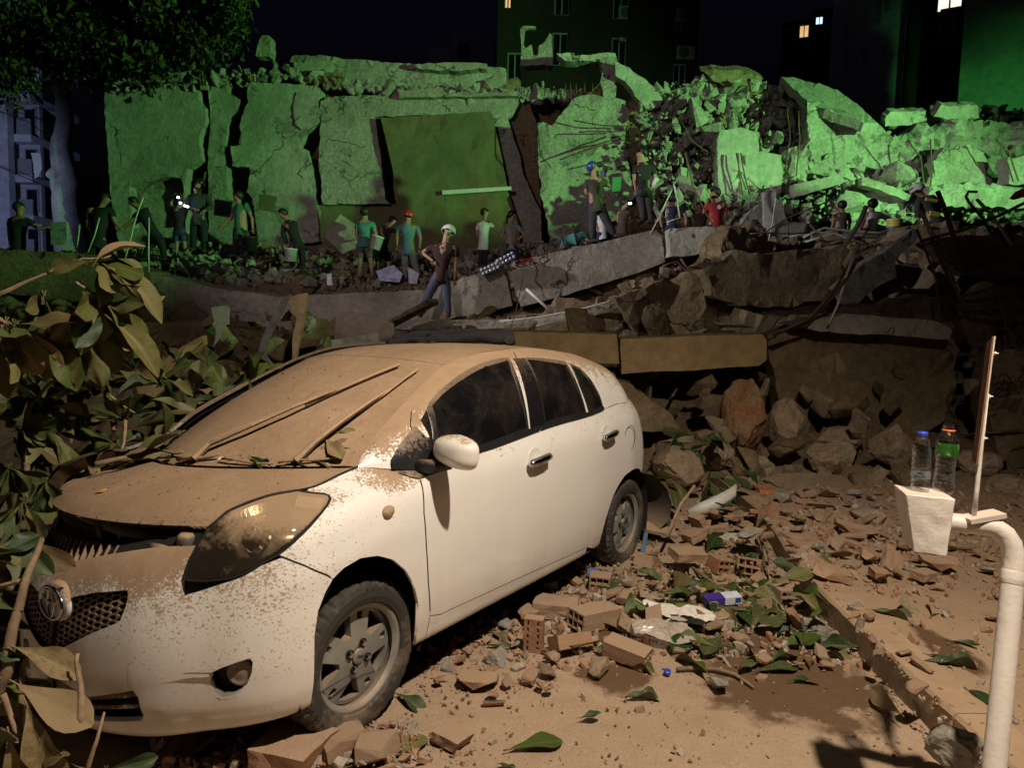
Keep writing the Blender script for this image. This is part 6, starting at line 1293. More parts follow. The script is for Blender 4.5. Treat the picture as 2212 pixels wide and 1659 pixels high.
for a in [('g', 0, 890, 1612, .155, 75, 'big green leaf right of the front wheel, red brown leaf on its tip'), ('r', 4, 897, 1640, .07, 20, 'small red brown leaf lying on the big green leaf'), ('d', 1, 890, 1513, .14, -35, 'curled dark green leaf leaning on the front tyre'), ('g', 0, 1160, 1604, .17, 22, 'long green leaf alone on the bare dusty road'),
          ('d', 5, 1934, 1327, .17, -28, 'jagged green leaf on the bare pavement, upper one', .16), ('d', 5, 2065, 1432, .20, -6, 'double pointed dark leaf in the middle of the pavement', .16), ('d', 1, 2052, 1422, .13, -25, 'second lobe of the dark leaf pair on the pavement', .16), ('d', 3, 2112, 1394, .16, -25, 'narrow dark leaf on the pavement touching the white pole', .16), ('d', 0, 2123, 1506, .12, 80, 'upright green leaf on the pavement just left of the white pole', .16),
          ('t', 0, 1908, 1512, .15, 100, 'dry olive leaf leaning against the kerb face', .06, (-1, -.5, .4)), ('g', 2, 1728, 1393, .19, 10, 'wavy pale green leaf lying on the damp patch, nearest the kerb'), ('g', 5, 1800, 1415, .16, -25, 'torn green leaf between the damp patch and the kerb'), ('d', 4, 1600, 1400, .19, -10, 'wide torn leaf at the upper rim of the damp patch'), ('d', 0, 1680, 1440, .18, 20, 'long muddy leaf lying on the damp patch'), ('g', 1, 1748, 1428, .10, 70, 'green leaf standing at the end of the muddy leaf'),
          ('d', 3, 1745, 1466, .13, 10, 'curled grey leaf at the lower right of the damp patch'), ('g', 0, 1518, 1312, .15, -25, 'rounded green leaf under the concrete lump'), ('g', 0, 1590, 1352, .13, 70, 'rounded green leaf right of the upright concrete lump'), ('g', 1, 1630, 1335, .14, 25, 'green leaf curling below the blue and white box'), ('g', 2, 1742, 1318, .15, 12, 'wide green leaf touching the kerb'), ('d', 5, 1680, 1300, .16, 50, 'torn green leaf left of the kerb'),
          ('d', 2, 1400, 1306, .15, 10, 'dark green leaf left of the blue and white box'), ('d', 4, 1275, 1362, .11, -70, 'small dark leaf between the two hollow bricks'), ('d', 3, 1095, 1376, .18, -30, 'dark curled leaf by the car sill, left of the standing brick'), ('d', 1, 1088, 1396, .13, -10, 'flat dark leaf under the curled one by the sill'), ('g', 5, 1385, 1441, .12, -20, 'green scrap of leaf below the hollow brick'), ('d', 5, 1392, 1502, .13, 10, 'faded torn leaf on the bare road'), ('d', 2, 1275, 1549, .07, 10, 'tiny leaf scrap on the bare road'), ('d', 4, 1095, 1650, .05, 0, 'dark tiny leaf at the bottom edge of the road'),
          ('g', 0, 700, 1640, .2, 10, 'green leaf in the rubble under the bumper'), ('d', 1, 560, 1620, .24, -40, 'dark green leaf under the car bumper'), ('t', 2, 405, 1625, .24, 40, 'dusty pointed leaf on the ground at the bottom left'), ('g', 3, 470, 1650, .2, 10, 'green leaf at the bottom edge, left of the dusty block'), ('d', 3, 1450, 1120, .25, 110, 'drooping dark leaf behind the rear wheel')]:
    gleaf(*a)
n = 0
while n < 96:
    u = rs.uniform(1280, 2212) if n % 2 else rs.uniform(1450, 1830); v = rs.uniform(1060, 1400) if n % 2 else rs.uniform(1230, 1430)
    if rs.random() > dens(u, v)*1.1: continue
    if u < 1400 and v < 1240: continue
    gleaf(rs.choice('ggdddt'), rs.randrange(6), u, v, rs.uniform(.10, .2), rs.uniform(0, 360), 'green leaf scattered among the brick litter behind the road', .16 if u > 1640+(v-1190)*.9 or v < 1150 else .05, (rs.uniform(-.5, .5), rs.uniform(-.8, .2), 1), GL); n += 1
def onto(S, s, a, off=.004):
    uv = (s*S.U[-1], (.5-a*.5)*S.V[-1]); return CARM @ Vector(S([uv])[0]+S.normal([uv])[0]*off), CARM.to_3x3() @ Vector(S.normal([uv])[0])
for kind, i, S, s, a, L, ang, lab in [('y', 3, HOOD, .35, -.12, .075, 40, 'small yellow leaf on the dusty bonnet'), ('d', 1, WIND, .03, .10, .13, 10, 'dark leaf at the foot of the windscreen left of the wiper'), ('d', 5, WIND, .02, -.15, .09, 5, 'narrow green leaf at the far foot of the windscreen'), ('g', 4, WIND, .30, .86, .14, 60, 'green leaf stuck on the pillar beside the upper wiper'), ('t', 3, WIND, .18, .88, .16, 50, 'dusty curled leaf hanging on the windscreen edge'), ('t', 2, WIND, .12, .84, .14, -20, 'dusty leaf below the curled one at the windscreen edge'), ('g', 3, WIND, .03, .74, .12, 35, 'curled green leaf at the root of the near wiper'), ('t', 1, WIND, .02, .86, .14, 20, 'dusty leaf at the bonnet corner by the near wiper'), ('d', 5, WIND, .02, .52, .12, -5, 'flat leaf between the two wipers'),
                              ('d', 5, ROOF, .30, .05, .10, 15, 'green leaf scrap on the car roof'), ('g', 0, HOOD, .92, -.62, .24, 25, 'large green leaf lying across the far corner of the bonnet'), ('t', 3, HOOD, .86, -.70, .26, 20, 'large dusty leaf folded over the bonnet edge'), ('t', 1, HOOD, .97, -.55, .2, 0, 'dusty leaf behind the large green leaf on the bonnet')]:
    p, n_ = onto(S, s, a); d = (CARM.to_3x3() @ Vector((0, 1, 0)))*math.cos(R(ang))+(CARM.to_3x3() @ Vector((-1, 0, .3)))*math.sin(R(ang)); d = d-n_*d.dot(n_)
    tag(leaf(kind, i, p-d.normalized()*L*.5, d, n_, L), lab, 'leaf')
BARK_G = plain('dirt_crumbs', (.16, .11, .07), .95, kind='pos'); pts = []; r_ = np.random.RandomState(77)
for S, n_ in ((HOOD, 420), (WIND, 420), (ROOF, 120)):
    for k in range(n_):
        a = r_.uniform(-.95, .95); s = r_.rand()**(.7 if S is HOOD else 1.6 if S is WIND else 1); s = s if r_.rand() < .7 else min(.999, abs(r_.normal()*.04)); pts.append((tuple(onto(S, min(s, .98), a, .001)[0]), .002+.007*r_.rand()**4))
grit = scatter('grit', FRAGS[:4], BARK_G, pts, 'grit and crumbs lying on the dusty bonnet, windscreen and roof', 'grit')
def twig(name, P, r, mat, label, cat='twig'):
    b = B(); c = P[0]; b.tube([p-c for p in P], r, 6); o = b.obj(name, mat, None, True); o.location = c; return tag(o, label, cat)
BARK = plain('dusty_bark', (.20, .14, .085), .9, 0, .4, 25, 'pos', .8, 60)
BARKP = plain('pale_dusty_bark', (.30, .21, .13), .9, 0, .35, 25, 'pos', .8, 60)
for s0, s1, lab in (((.01, .0), (.05, .26), 'thick twig lying across the foot of the far wiper'), ((.03, .30), (.0, .60), 'thin twig along the foot of the windscreen'), ((.01, .62), (.05, .90), 'twig at the foot of the near wiper'), ((.04, -.35), (.05, -.02), 'thin twig on the far side of the windscreen foot')):
    P = [onto(WIND, s0[0]+(s1[0]-s0[0])*k, s0[1]+(s1[1]-s0[1])*k, .014+.006*math.sin(7*k))[0] for k in np.linspace(0, 1, 6)]; twig('twig', P, [.010, .011, .009, .008, .007, .005] if 'thick' in lab else .005, BARKP, lab)
twig('stick', [ray_z(1462, 1447, .015), ray_z(1505, 1443, .02), ray_z(1547, 1446, .018), ray_z(1588, 1458, .015), ray_z(1612, 1474, .012), ray_z(1628, 1486, .01)], [.010, .011, .010, .009, .008, .005], BARK, 'bent dark stick lying at the edge of the damp patch', 'stick')
twig('stick', [ray_z(1640, 1150, .1), ray_z(1655, 1210, .08), ray_z(1667, 1262, .05)], [.014, .012, .010], BARKP, 'pale stick leaning against the kerb end', 'stick')
twig('stick', [ray_z(1480, 1215, .06), ray_z(1520, 1245, .05), ray_z(1550, 1265, .05)], [.012, .012, .008], BARK, 'dark stick between the rear wheel and the blue box', 'stick')
twig('stick', [at(1440, 1160, 4.7), at(1470, 1090, 4.9), at(1500, 1050, 5.)], .012, BARKP, 'pale stick rising behind the torn arch liner', 'stick')
# ------------------------------------------------------------------ fallen branches with leaf rosettes
def branch(name, label, stems, rosettes, singles=()):
    org = at(*stems[0][0][0]) if False else at(*(stems[0][0][0] if isinstance(stems[0][0][0], tuple) else stems[0][0]))
    r = thing(name, label, 'branch', org); rs = random.Random(len(rosettes))
    for pts, rad in stems:
        b = B(); P = [at(*p) for p in pts]; Q = []
        for i in range(len(P)-1):
            for k in range(5): q = P[i].lerp(P[i+1], k/5); Q.append(q+mnoise.noise_vector(q*6)*.012)
        Q.append(P[-1]); n = len(Q); b.tube([q-org for q in Q], [rad*(1-.55*i/(n-1)) for i in range(n)], 7); b.obj('stem', BARKP if rad < .012 else BARK, r, True)
    for (u, v, d, ax, ay, n, L, kinds) in rosettes:
        p = at(u, v, d); A = (_r2*ax-_u2*ay-_fw*rs.uniform(-.1, .5)).normalized(); a1 = A.orthogonal().normalized(); a2 = A.cross(a1)
        for k in range(n):
            w = 2*math.pi*k/n+rs.uniform(-.3, .3); sp = rs.uniform(.45, 1.25); dr = A*math.cos(sp)+(a1*math.cos(w)+a2*math.sin(w))*math.sin(sp)+Vector((0, 0, -.25)); dr.normalize()
            up = A-dr*A.dot(dr)+Vector((0, 0, .5))+Vector((rs.uniform(-.3, .3), rs.uniform(-.4, .1), 0)); leaf(rs.choice(kinds), rs.randrange(6), p, dr, up, L*rs.uniform(.75, 1.15), r)
    for kind, i, u, v, d, ang, L, up in singles:
        dr = _r2*math.cos(R(ang))-_u2*math.sin(R(ang)); leaf(kind, i, at(u, v, d), dr, Vector(up), L, r)
    return r
TO = (0, -.6, 1)
branch('fallen_branch', 'upper fallen branch with dusty olive leaves hanging in from the left edge',
 [([(-60,660,2.7),(20,628,2.75),(60,608,2.8),(105,590,2.85)], .012), ([(-40,690,2.7),(0,688,2.7),(30,705,2.7)], .010), ([(105,590,2.85),(150,572,2.85),(180,556,2.85),(240,552,2.9)], .007), ([(165,608,2.85),(190,624,2.85),(210,640,2.85)], .006), ([(0,690,2.7),(10,720,2.7)], .007)],
 [(215,566,2.85,.9,.35,6,.22,'ggd'),(212,640,2.85,.8,.6,9,.24,'gggd'),(30,704,2.7,.5,.8,8,.26,'gtgd'),(10,700,2.7,.2,1,6,.24,'tgg'),(150,700,3.0,.4,.9,6,.24,'ddg'),(95,640,3.0,.6,.8,6,.22,'ddg'),(215,690,2.95,.6,.9,7,.24,'ggd')],
 [('t',3,204,570,2.8,-48,.19,TO),('g',0,190,565,2.83,172,.17,(0,-1,.2)),('g',3,232,575,2.82,28,.28,TO),('g',1,226,648,2.82,45,.27,TO),('g',3,240,690,2.8,35,.27,TO),('t',0,20,730,2.66,95,.24,(0,-1,.2)),('t',2,44,700,2.68,4,.23,TO),('g',1,100,715,2.75,60,.26,TO),('g',0,165,740,2.78,95,.17,(0,-1,.2)),('g',4,195,745,2.8,80,.18,(0,-1,.2))])
midros = []
rs = random.Random(44)
for (u, v, d, ax, ay) in [(265,905,3.5,0,-1),(345,830,3.8,.3,-1),(150,1000,3.2,.3,.6),(60,780,3.3,-.2,.4),(90,870,3.2,.2,-.6),(320,1000,3.2,-.2,.5),(200,840,3.8,-.2,-1),(420,850,3.9,.5,-.8),(330,960,3.3,.8,-.1),(40,930,3.0,.4,.2),(120,930,3.3,0,.3),(215,1010,3.1,0,.8),(395,905,3.6,.8,-.4),(20,1010,2.8,.3,.5),(470,880,3.7,.5,-.6),(250,960,3.3,-.5,.2),(100,1040,2.8,.2,.9),(380,780,4.2,.2,-1),(290,800,4.3,-.4,-.9)]:
    midros.append((u, v, d, ax, ay, rs.choice([6, 7, 8]), rs.uniform(.17, .23), 'ggddddd' if v < 980 else 'gdddt'))
for k in range(14): midros.append((rs.uniform(0, 400), rs.uniform(800, 1060), rs.uniform(3.4, 4.4), rs.uniform(-.6, .6), rs.uniform(-.6, .8), 7, rs.uniform(.18, .24), 'ddddg'))
branch('fallen_branch', 'dense fallen branch of big green leaves lying against the far side of the bonnet',
 [([(40,1100,2.8),(60,1010,2.9),(48,950,3.0),(58,880,3.05),(100,835,3.1),(160,795,3.2)], .013), ([(230,850,3.4),(290,890,3.45),(265,905,3.5)], .006), ([(270,900,3.5),(268,960,3.4),(240,1040,3.2)], .010), ([(205,1005,2.9),(300,985,3.0),(400,930,3.4)], .012), ([(242,870,3.6),(246,930,3.5)], .028)], midros,
 [('g',2,250,1000,3.0,-18,.30,(0,-.2,1)),('t',3,235,1010,2.95,-25,.30,(0,-.3,1)),('t',1,330,900,3.5,-20,.22,TO),('g',4,120,945,3.0,55,.2,TO),('t',0,75,960,3.0,30,.16,TO)])
branch('fallen_branch', 'green leaf cluster resting on the far edge of the windscreen', [([(440,870,4.),(500,850,3.9),(560,838,3.8)], .010)],
 [(545,838,3.75,.3,-.7,6,.22,'gg'),(490,850,3.8,-.3,-.8,6,.18,'gdt'),(590,815,3.8,.8,-.5,4,.14,'gd')], [('g',2,520,842,3.7,-52,.24,TO),('g',0,560,815,3.8,-30,.16,TO),('t',4,500,860,3.65,30,.18,TO),('t',1,440,865,3.7,70,.16,TO)])
lowros = [(45,1170,2.3,.2,.4,6,.17,'gdt'),(0,1290,2.1,.3,.6,5,.12,'gdd'),(-10,1400,2.0,.4,.3,5,.12,'tgd'),(0,1480,2.0,.5,.3,5,.13,'tgd'),(10,1600,1.95,.5,.4,6,.17,'tgd'),(90,1640,1.95,.5,.3,5,.15,'td'),(-20,1200,2.2,.5,0,5,.17,'gd'),(50,1085,2.5,0,.4,6,.18,'gd'),(230,1665,2.1,.5,.2,4,.14,'td')]
branch('fallen_branch', 'dusty broken branch in front of the bumper at the bottom left corner',
 [([(-20,1530,2.0),(10,1450,2.0),(30,1350,2.02),(62,1245,2.08),(90,1165,2.2)], .020), ([(60,1250,2.1),(-40,1275,2.1)], .009), ([(55,1690,1.95),(48,1580,1.97),(40,1480,2.0),(55,1400,2.02)], .012), ([(175,1560,1.98),(176,1480,2.0),(168,1412,2.0)], .011), ([(0,1500,1.95),(30,1580,1.95),(100,1640,1.95)], .009), ([(190,1660,2.),(215,1600,2.0),(225,1540,2.03)], .008)], lowros,
 [('t',0,40,1480,1.96,28,.24,(.2,-.7,.8)),('t',2,60,1530,1.94,70,.26,(.2,-1,.3)),('t',1,35,1400,2.0,18,.2,TO),('t',3,20,1590,1.9,80,.22,TO)])
# leaves in the litter behind the car
for k in range(26):
    u = rs.uniform(1380, 1600); v = rs.uniform(930, 1110); p = at(u, v, np.interp(v, [930, 1110], [6.9, 5.3])); tag(leaf(rs.choice('dddg'), rs.randrange(6), p, (rs.uniform(-1, 1), rs.uniform(-.6, .3), rs.uniform(-.5, .3)), (0, -.6, 1), .22), 'dark leaf among the rubble behind the rear of the car', 'leaf', 'leaves behind the rear of the car')
tag(leaf('g', 3, at(1030, 690, 9.5), (.6, 0, .5), (0, -1, .3), .35), 'green leaf spray sticking up right of the helmeted man', 'leaf')
# ------------------------------------------------------------------ tree on the left
TBARK = stone('pale_tree_bark', (.26, .25, .22), (.40, .39, .36), 2.5, .95, 16, .9, .05, mott=.5, stain=(.12, .11, .09))
tr = thing('tree', 'tall tree with pale forked trunk standing left of the collapsed block', 'tree', at(150, 560, 21))
to = Vector(tr.location); TP = lambda u, v, d=21: at(u, v, d)-to
def limb(pts, rads, nm='limb', par=tr):
    b = B(); Q = []; Rr = []
    for i in range(len(pts)-1):
        for k in range(5): q = TP(*pts[i]).lerp(TP(*pts[i+1]), k/5); Q.append(q+mnoise.noise_vector(q*.9)*.07); Rr.append(rads[i]+(rads[i+1]-rads[i])*k/5)
    Q.append(TP(*pts[-1])); Rr.append(rads[-1]); b.tube(Q, Rr, 12); o = b.obj(nm, TBARK, par, True); return o
trunk = limb([(172,600),(158,520),(150,470),(146,430),(150,400),(140,350),(136,310),(140,260),(138,210)], [.62,.5,.42,.40,.34,.28,.25,.24,.22], 'trunk')
for pts, rd in [([(140,440),(125,400),(122,370),(108,380)], [.25,.2,.17,.13]), ([(125,395),(122,340),(124,290)], [.14,.14,.12]), ([(138,215),(122,160),(100,110),(96,60),(88,0),(86,-60)], [.2,.18,.16,.2,.18,.15]), ([(134,220),(150,170),(152,120),(170,60),(200,0)], [.16,.12,.10,.08,.06]), ([(100,110),(60,90),(0,60)], [.10,.07,.04]), ([(150,140),(240,90),(320,60)], [.09,.06,.03]), ([(96,60),(140,10),(200,-40)], [.1,.07,.05])]: limb(pts, rd)
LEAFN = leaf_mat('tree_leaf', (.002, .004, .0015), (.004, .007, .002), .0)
cv, cf = leaf_mesh(3, 1, .5, .2, .3, .1, 0, 3, 1); cv = np.array(cv[:12]); cf = [f for f in cf if max(f) < 12]
rr = np.random.RandomState(4); V = []; F = []; nv = 0
clumps = []
while len(clumps) < 190:
    u = rr.uniform(-60, 520); v = rr.uniform(-120, 215); d = rr.uniform(18.5, 23)
    if v > np.interp(u, [-60, 40, 110, 230, 360, 450, 520], [215, 200, 130, 180, 150, 130, 40]): continue
    clumps.append((np.array(TP(u, v, d)), rr.uniform(.35, .8)))
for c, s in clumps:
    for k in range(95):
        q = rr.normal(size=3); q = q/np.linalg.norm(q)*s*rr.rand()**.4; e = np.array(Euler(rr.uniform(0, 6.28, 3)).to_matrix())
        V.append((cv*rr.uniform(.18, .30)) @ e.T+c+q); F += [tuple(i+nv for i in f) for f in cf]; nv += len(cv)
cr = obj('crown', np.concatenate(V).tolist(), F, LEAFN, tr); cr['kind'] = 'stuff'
# ------------------------------------------------------------------ people
SKIN = plain('skin', (.30, .17, .11), .6, var=.15, scale=8, bst=0)
HAIR = plain('black_hair', (.012, .010, .009), .55, var=.3, scale=60, bst=.4, bs=90)
def cloth(name, c, var=.3): return plain('cloth_'+name, c, .9, 0, var, 7, 'obj', .5, 14)
CL = {k: cloth(k, c) for k, c in dict(black=(.012, .012, .014), darkgrey=(.035, .035, .04), navy=(.015, .022, .06), maroon=(.030, .010, .009), teal=(.06, .20, .20), blue=(.09, .19, .26), white=(.62, .62, .64), olive=(.05, .05, .025), green=(.03, .12, .07), red=(.30, .02, .03),
      brown=(.07, .05, .04), jeans=(.06, .075, .12), grey=(.20, .20, .19), khaki=(.10, .09, .07), blueshort=(.03, .04, .16), darkgreen=(.02, .04, .03)).items()}
SHOE = plain('shoe', (.03, .028, .026), .7)
HELM = {k: plain('helmet_'+k, c, .22, 0, .15, 6, 'obj', .05) for k, c in dict(silver=(.55, .55, .56), black=(.015, .015, .016), white=(.6, .6, .58), red=(.4, .04, .03), blue=(.03, .06, .22)).items()}
GLOW = emit('head_torch', (.8, .9, 1), 14)
def skinned(name, V, E, Rd, mat, parent, sub=1):
    m = bpy.data.meshes.new(name); m.from_pydata([tuple(v) for v in V], E, []); m.materials.append(mat)
    o = link(bpy.data.objects.new(name, m), parent); md = o.modifiers.new('skin', 'SKIN'); md.use_smooth_shade = True; md.branch_smoothing = .4
    seen = set(); adj = {i: [] for i in range(len(V))}
    for a, b in E: adj[a].append(b); adj[b].append(a)
    for i in range(len(V)):
        sv = m.skin_vertices[0].data[i]; r = Rd[i]; sv.radius = r if isinstance(r, tuple) else (r, r)
        if i not in seen:
            sv.use_root = True; st = [i]
            while st:
                j = st.pop(); 
                if j in seen: continue
                seen.add(j); st += adj[j]
        else: sv.use_root = False
    o.modifiers.new('sub', 'SUBSURF').levels = sub; o.modifiers['sub'].render_levels = sub
    return o
def person(label, d, J, shirt, pants, face='B', hat=None, hair=True, shorts=False, sleeve='short', group='people searching the rubble at night', k=1.0, long_hair=False):
    """J: joints in picture units (u, v[, metres farther]); L and R are the sides as seen in the picture"""
    P = {n: at(q[0], q[1], d+(q[2] if len(q) > 2 else 0)) for n, q in J.items()}
    hip = P['hip']; org = P.get('fL', hip).copy() if 'fL' in P else hip.copy(); org.z = min(P[n].z for n in P)
    t = thing('person', label, 'person', org, group=group)
    for n in P: P[n] = P[n]-org
    neck, head, hip = P['neck'], P['head'], P['hip']
    side = (P['sR']-P['sL']); side = side.normalized() if side.length > .05 else _r2.copy()
    chest = neck.lerp(hip, .28); waist = neck.lerp(hip, .68)
    V, E, Rd, N = [], [], [], {}
    def add(n, p, r, frm=None):
        N[n] = len(V); V.append(p); Rd.append(r)
        if frm is not None: E.append((N[frm], N[n]))
    r = lambda *a: tuple(x*k for x in a) if len(a) > 1 else a[0]*k
    add('hip', hip, r(.125, .105)); add('waist', waist, r(.12, .10), 'hip'); add('chest', chest, r(.158, .118), 'waist'); add('neck', neck, r(.060), 'chest')
    fd0 = {'B': Vector((0, 1, 0)), 'F': Vector((0, -1, 0)), 'L': -_r2, 'R': _r2}[face]
    hd = (head-neck); hd = hd.normalized() if hd.length > 1e-3 else Vector((0, 0, 1))
    add('jaw', head-hd*.05*k+fd0*.02*k, r(.078, .085), 'neck'); add('skull', head+hd*.035*k, r(.108, .112), 'jaw'); add('crown', head+hd*.095*k, r(.085), 'skull')
    fd = {'B': Vector((0, 1, 0)), 'F': Vector((0, -1, -.1)), 'L': -_r2-_fw*.2, 'R': _r2-_fw*.2}[face].normalized()
    add('nose', head+fd*.115*k-hd*.015*k, r(.014), 'skull')
    for s in 'LR':
        if 's'+s not in P: continue
        add('s'+s, P['s'+s], r(.072), 'chest')
        if 'e'+s in P: add('e'+s, P['e'+s], r(.043), 's'+s); add('w'+s, P['h'+s].lerp(P['e'+s], .12), r(.030), 'e'+s); ax = (P['h'+s]-P['e'+s]).normalized(); add('p'+s, P['h'+s]+ax*.03*k, r(.036, .02), 'w'+s)
        if 'k'+s in P:
            a = hip+side*(.085*k*(1 if s == 'R' else -1))-Vector((0, 0, .07*k)); add('t'+s, a, r(.098), 'hip'); add('k'+s, P['k'+s], r(.062), 't'+s); add('a'+s, P['f'+s].lerp(P['k'+s], .10), r(.042), 'k'+s)
    for s in 'LR':                                                     # fingers: five short bent chains from the palm
        if 'e'+s in P:
            ax = (P['h'+s]-P['e'+s]).normalized(); sd = ax.orthogonal().normalized()
            for q in range(5):
                o_ = sd*(q-1.6)*.017*k if q < 4 else -sd*.038*k; b0 = P['h'+s]+ax*(.035 if q < 4 else .0)*k+o_; L_ = (.04, .047, .044, .034, .032)[q]*k
                i = len(V); V.extend([b0, b0+(ax if q < 4 else (ax-sd*.8).normalized())*L_, b0+(ax*1.6+Vector((0, 0, -.5)))*L_]); Rd.extend([.0085*k]*3); E.extend([(i, i+1), (i+1, i+2)])
    skinned('body', V, E, Rd, SKIN, t)
    def sub(names, grow, mat, nm, trim=None, extra=()):
        ids = [n for n in names if n in N]; mp = {N[n]: i for i, n in enumerate(ids)}; vv = [V[N[n]].copy() for n in ids]
        if trim:
            for n, (fr, f) in trim.items():
                if n in ids: vv[ids.index(n)] = V[N[fr]].lerp(V[N[n]], f)
        ee = [(mp[a], mp[b]) for a, b in E if a in mp and b in mp]; g = lambda q: tuple(x*1.08+grow*k for x in q) if isinstance(q, tuple) else q*1.08+grow*k
        rr = [g(Rd[N[n]]) for n in ids]
        for frm, p, q in extra: vv.append(p); ee.append((ids.index(frm), len(vv)-1)); rr.append(q)
        return skinned(nm, vv, ee, rr, mat, t)
    sub(['hip', 'waist', 'chest', 'sL', 'sR', 'eL', 'eR'] if sleeve == 'short' else ['hip', 'waist', 'chest', 'sL', 'sR', 'eL', 'eR', 'wL', 'wR'], .014, CL[shirt], 'shirt', {'eL': ('sL', .72), 'eR': ('sR', .72)} if sleeve == 'short' else None, [('hip', hip+(hip-waist).normalized()*.10*k, r(.150, .128)), ('chest', neck-(neck-chest).normalized()*.015*k, r(.085, .080))])
    if any('k'+s in P for s in 'LR'): sub(['hip', 'tL', 'tR', 'kL', 'kR']+([] if shorts else ['aL', 'aR']), .017, CL[pants], 'shorts' if shorts else 'trousers', None, [('hip', hip+(waist-hip).normalized()*.10*k, r(.125, .105))])
    for s in 'LR':
        if 'f'+s in P and 'k'+s in P:
            f = P['f'+s]; dr = Vector((fd.x, fd.y, 0)).normalized()*.9+Vector((0, 0, 0)); skinned('shoe', [f-dr*.05*k+Vector((0, 0, .035)), f+dr*.06*k+Vector((0, 0, .03)), f+dr*.15*k+Vector((0, 0, .022))], [(0, 1), (1, 2)], [.045*k, .045*k, .036*k], SHOE, t)
    bm = bmesh.new(); bmesh.ops.create_icosphere(bm, subdivisions=3, radius=1)
    if hat is None or hat == 'cap':
        for v in bm.verts: v.co = head+hd*.035*k+Vector((v.co.x*.108, v.co.y*.114, v.co.z*.112))*k+hd*(.008)-fd*.016*k
        bmesh.ops.delete(bm, geom=[v for v in bm.verts if (v.co-head).dot(hd) < -.075*k+max(0, (v.co-head).dot(fd)+.035*k)*1.25], context='VERTS')
        nm, mt = 'hair', HAIR
        if hat == 'cap': nm, mt = 'cap', HELM['blue']
    else:
        for v in bm.verts: v.co = head+hd*.035*k+Vector((v.co.x*.135, v.co.y*.145, v.co.z*.130))*k
        bmesh.ops.delete(bm, geom=[v for v in bm.verts if (v.co-head).dot(hd) < -.03*k+max(0, (v.co-head).dot(fd))*.5], context='VERTS')
        nm, mt = 'helmet', HELM[hat]
    m = bpy.data.meshes.new(nm); bm.to_mesh(m); bm.free(); m.materials.append(mt); m.polygons.foreach_set('use_smooth', [True]*len(m.polygons))
    hh = link(bpy.data.objects.new(nm, m), t); sd_ = hh.modifiers.new('thick', 'SOLIDIFY'); sd_.thickness = .006
    if nm in ('cap', 'helmet'):
        b = B(); c = head+hd*.055*k+fd*.10*k; w = fd.cross(hd).normalized(); vs = [c-w*.08*k, c+w*.08*k, c+w*.05*k+fd*.085*k-hd*.02, c-w*.05*k+fd*.085*k-hd*.02]; b.add(vs+[v-hd*.008 for v in vs], [(0, 1, 2, 3), (7, 6, 5, 4), (0, 4, 5, 1), (1, 5, 6, 2), (2, 6, 7, 3), (3, 7, 4, 0)]); b.obj('visor', mt, hh)
    if long_hair:
        skinned('pony_tail', [head-fd*.09*k+hd*.04*k, head-fd*.13*k-hd*.04*k, head-fd*.11*k-hd*.18*k, neck-fd*.10*k-hd*.12*k], [(0, 1), (1, 2), (2, 3)], [.045*k, .045*k, .035*k, .02*k], HAIR, t)
    return t
def J(head, neck, sL, sR, hip, eL=None, hL=None, eR=None, hR=None, kL=None, fL=None, kR=None, fR=None):
    return {n: q for n, q in dict(head=head, neck=neck, sL=sL, sR=sR, hip=hip, eL=eL, hL=hL, eR=eR, hR=hR, kL=kL, fL=fL, kR=kR, fR=fR).items() if q is not None}
# left group passing rubble hand to hand
person('man in a dark shirt at the far left reaching his arm out to the right', 14.6, J((42,451),(42,466),(24,474),(60,474),(40,535),(20,500),(22,528),(84,494),(106,490),(30,580),(28,625),(50,580),(52,625)), 'black', 'black', 'R', hair=True, k=1.05)
person('broad man in a dark shirt bending right in front of the pale tree trunk', 14.4, J((226,432),(218,446),(192,456),(240,452),(212,520),(190,490),(204,512),(248,480),(264,497),(200,570),(196,618),(226,570),(228,618)), 'black', 'black', 'R', k=1.1)
person('man bending forward to the left with both arms stretched down, left of the big recess', 15.4, J((288,437),(300,449),(298,458),(318,456),(338,512),(284,478),(258,496),(296,480),(262,494),(318,540),(312,562),(352,540),(356,562)), 'black', 'black', 'L', k=1.0)
c4 = person('youth in blue shorts with lit torches on the head, left of the helmeted policeman', 15.4, J((388,432),(388,445),(376,452),(402,452),(388,498),(368,440),(378,424),(404,438),(394,424),(382,524),(380,552),(398,524),(400,552)), 'black', 'blueshort', 'B', shorts=True, k=.88)
b = B()
for u, v in ((385, 426), (390, 438), (399, 444), (405, 446)): b.lathe([(.001, -.02), (.03, -.015), (.03, .015), (.001, .02)], 8, 0, Matrix.Translation(at(u, v, 15.1)-Vector(c4.location)))
for i, q in enumerate(((385, 426), (390, 438), (399, 444), (405, 446))):
    b = B(); b.lathe([(.001, -.02), (.028, -.015), (.028, .015), (.001, .02)], 8); o = b.obj('head_torch', GLOW, c4, True); o.location = at(q[0], q[1], 15.1)-Vector(c4.location)
person('policeman in dark uniform and helmet with folded arms before the wall crack', 15.4, J((428,402),(428,418),(410,424),(448,424),(430,474),(406,448),(424,452,-.2),(458,446),(440,456,-.2),(418,508),(418,542),(440,508),(444,545)), 'darkgrey', 'black', 'F', hat='black', sleeve='long', k=1.08)
person('man in a dark green shirt leaning left, right of the policeman', 15.3, J((515,426),(517,440),(508,449),(532,446),(520,496),(500,470),(478,488),(544,468),(546,492),(510,525),(506,556),(526,525),(530,556)), 'green', 'black', 'L', k=1.0)
person('man in black bending over with a white bucket', 15.0, J((612,463),(622,474),(612,484),(638,482),(645,530),(612,506),(622,532),(630,515),(630,538),(636,556),(630,580),(652,556),(656,580)), 'black', 'black', 'L', sleeve='long', k=.98)
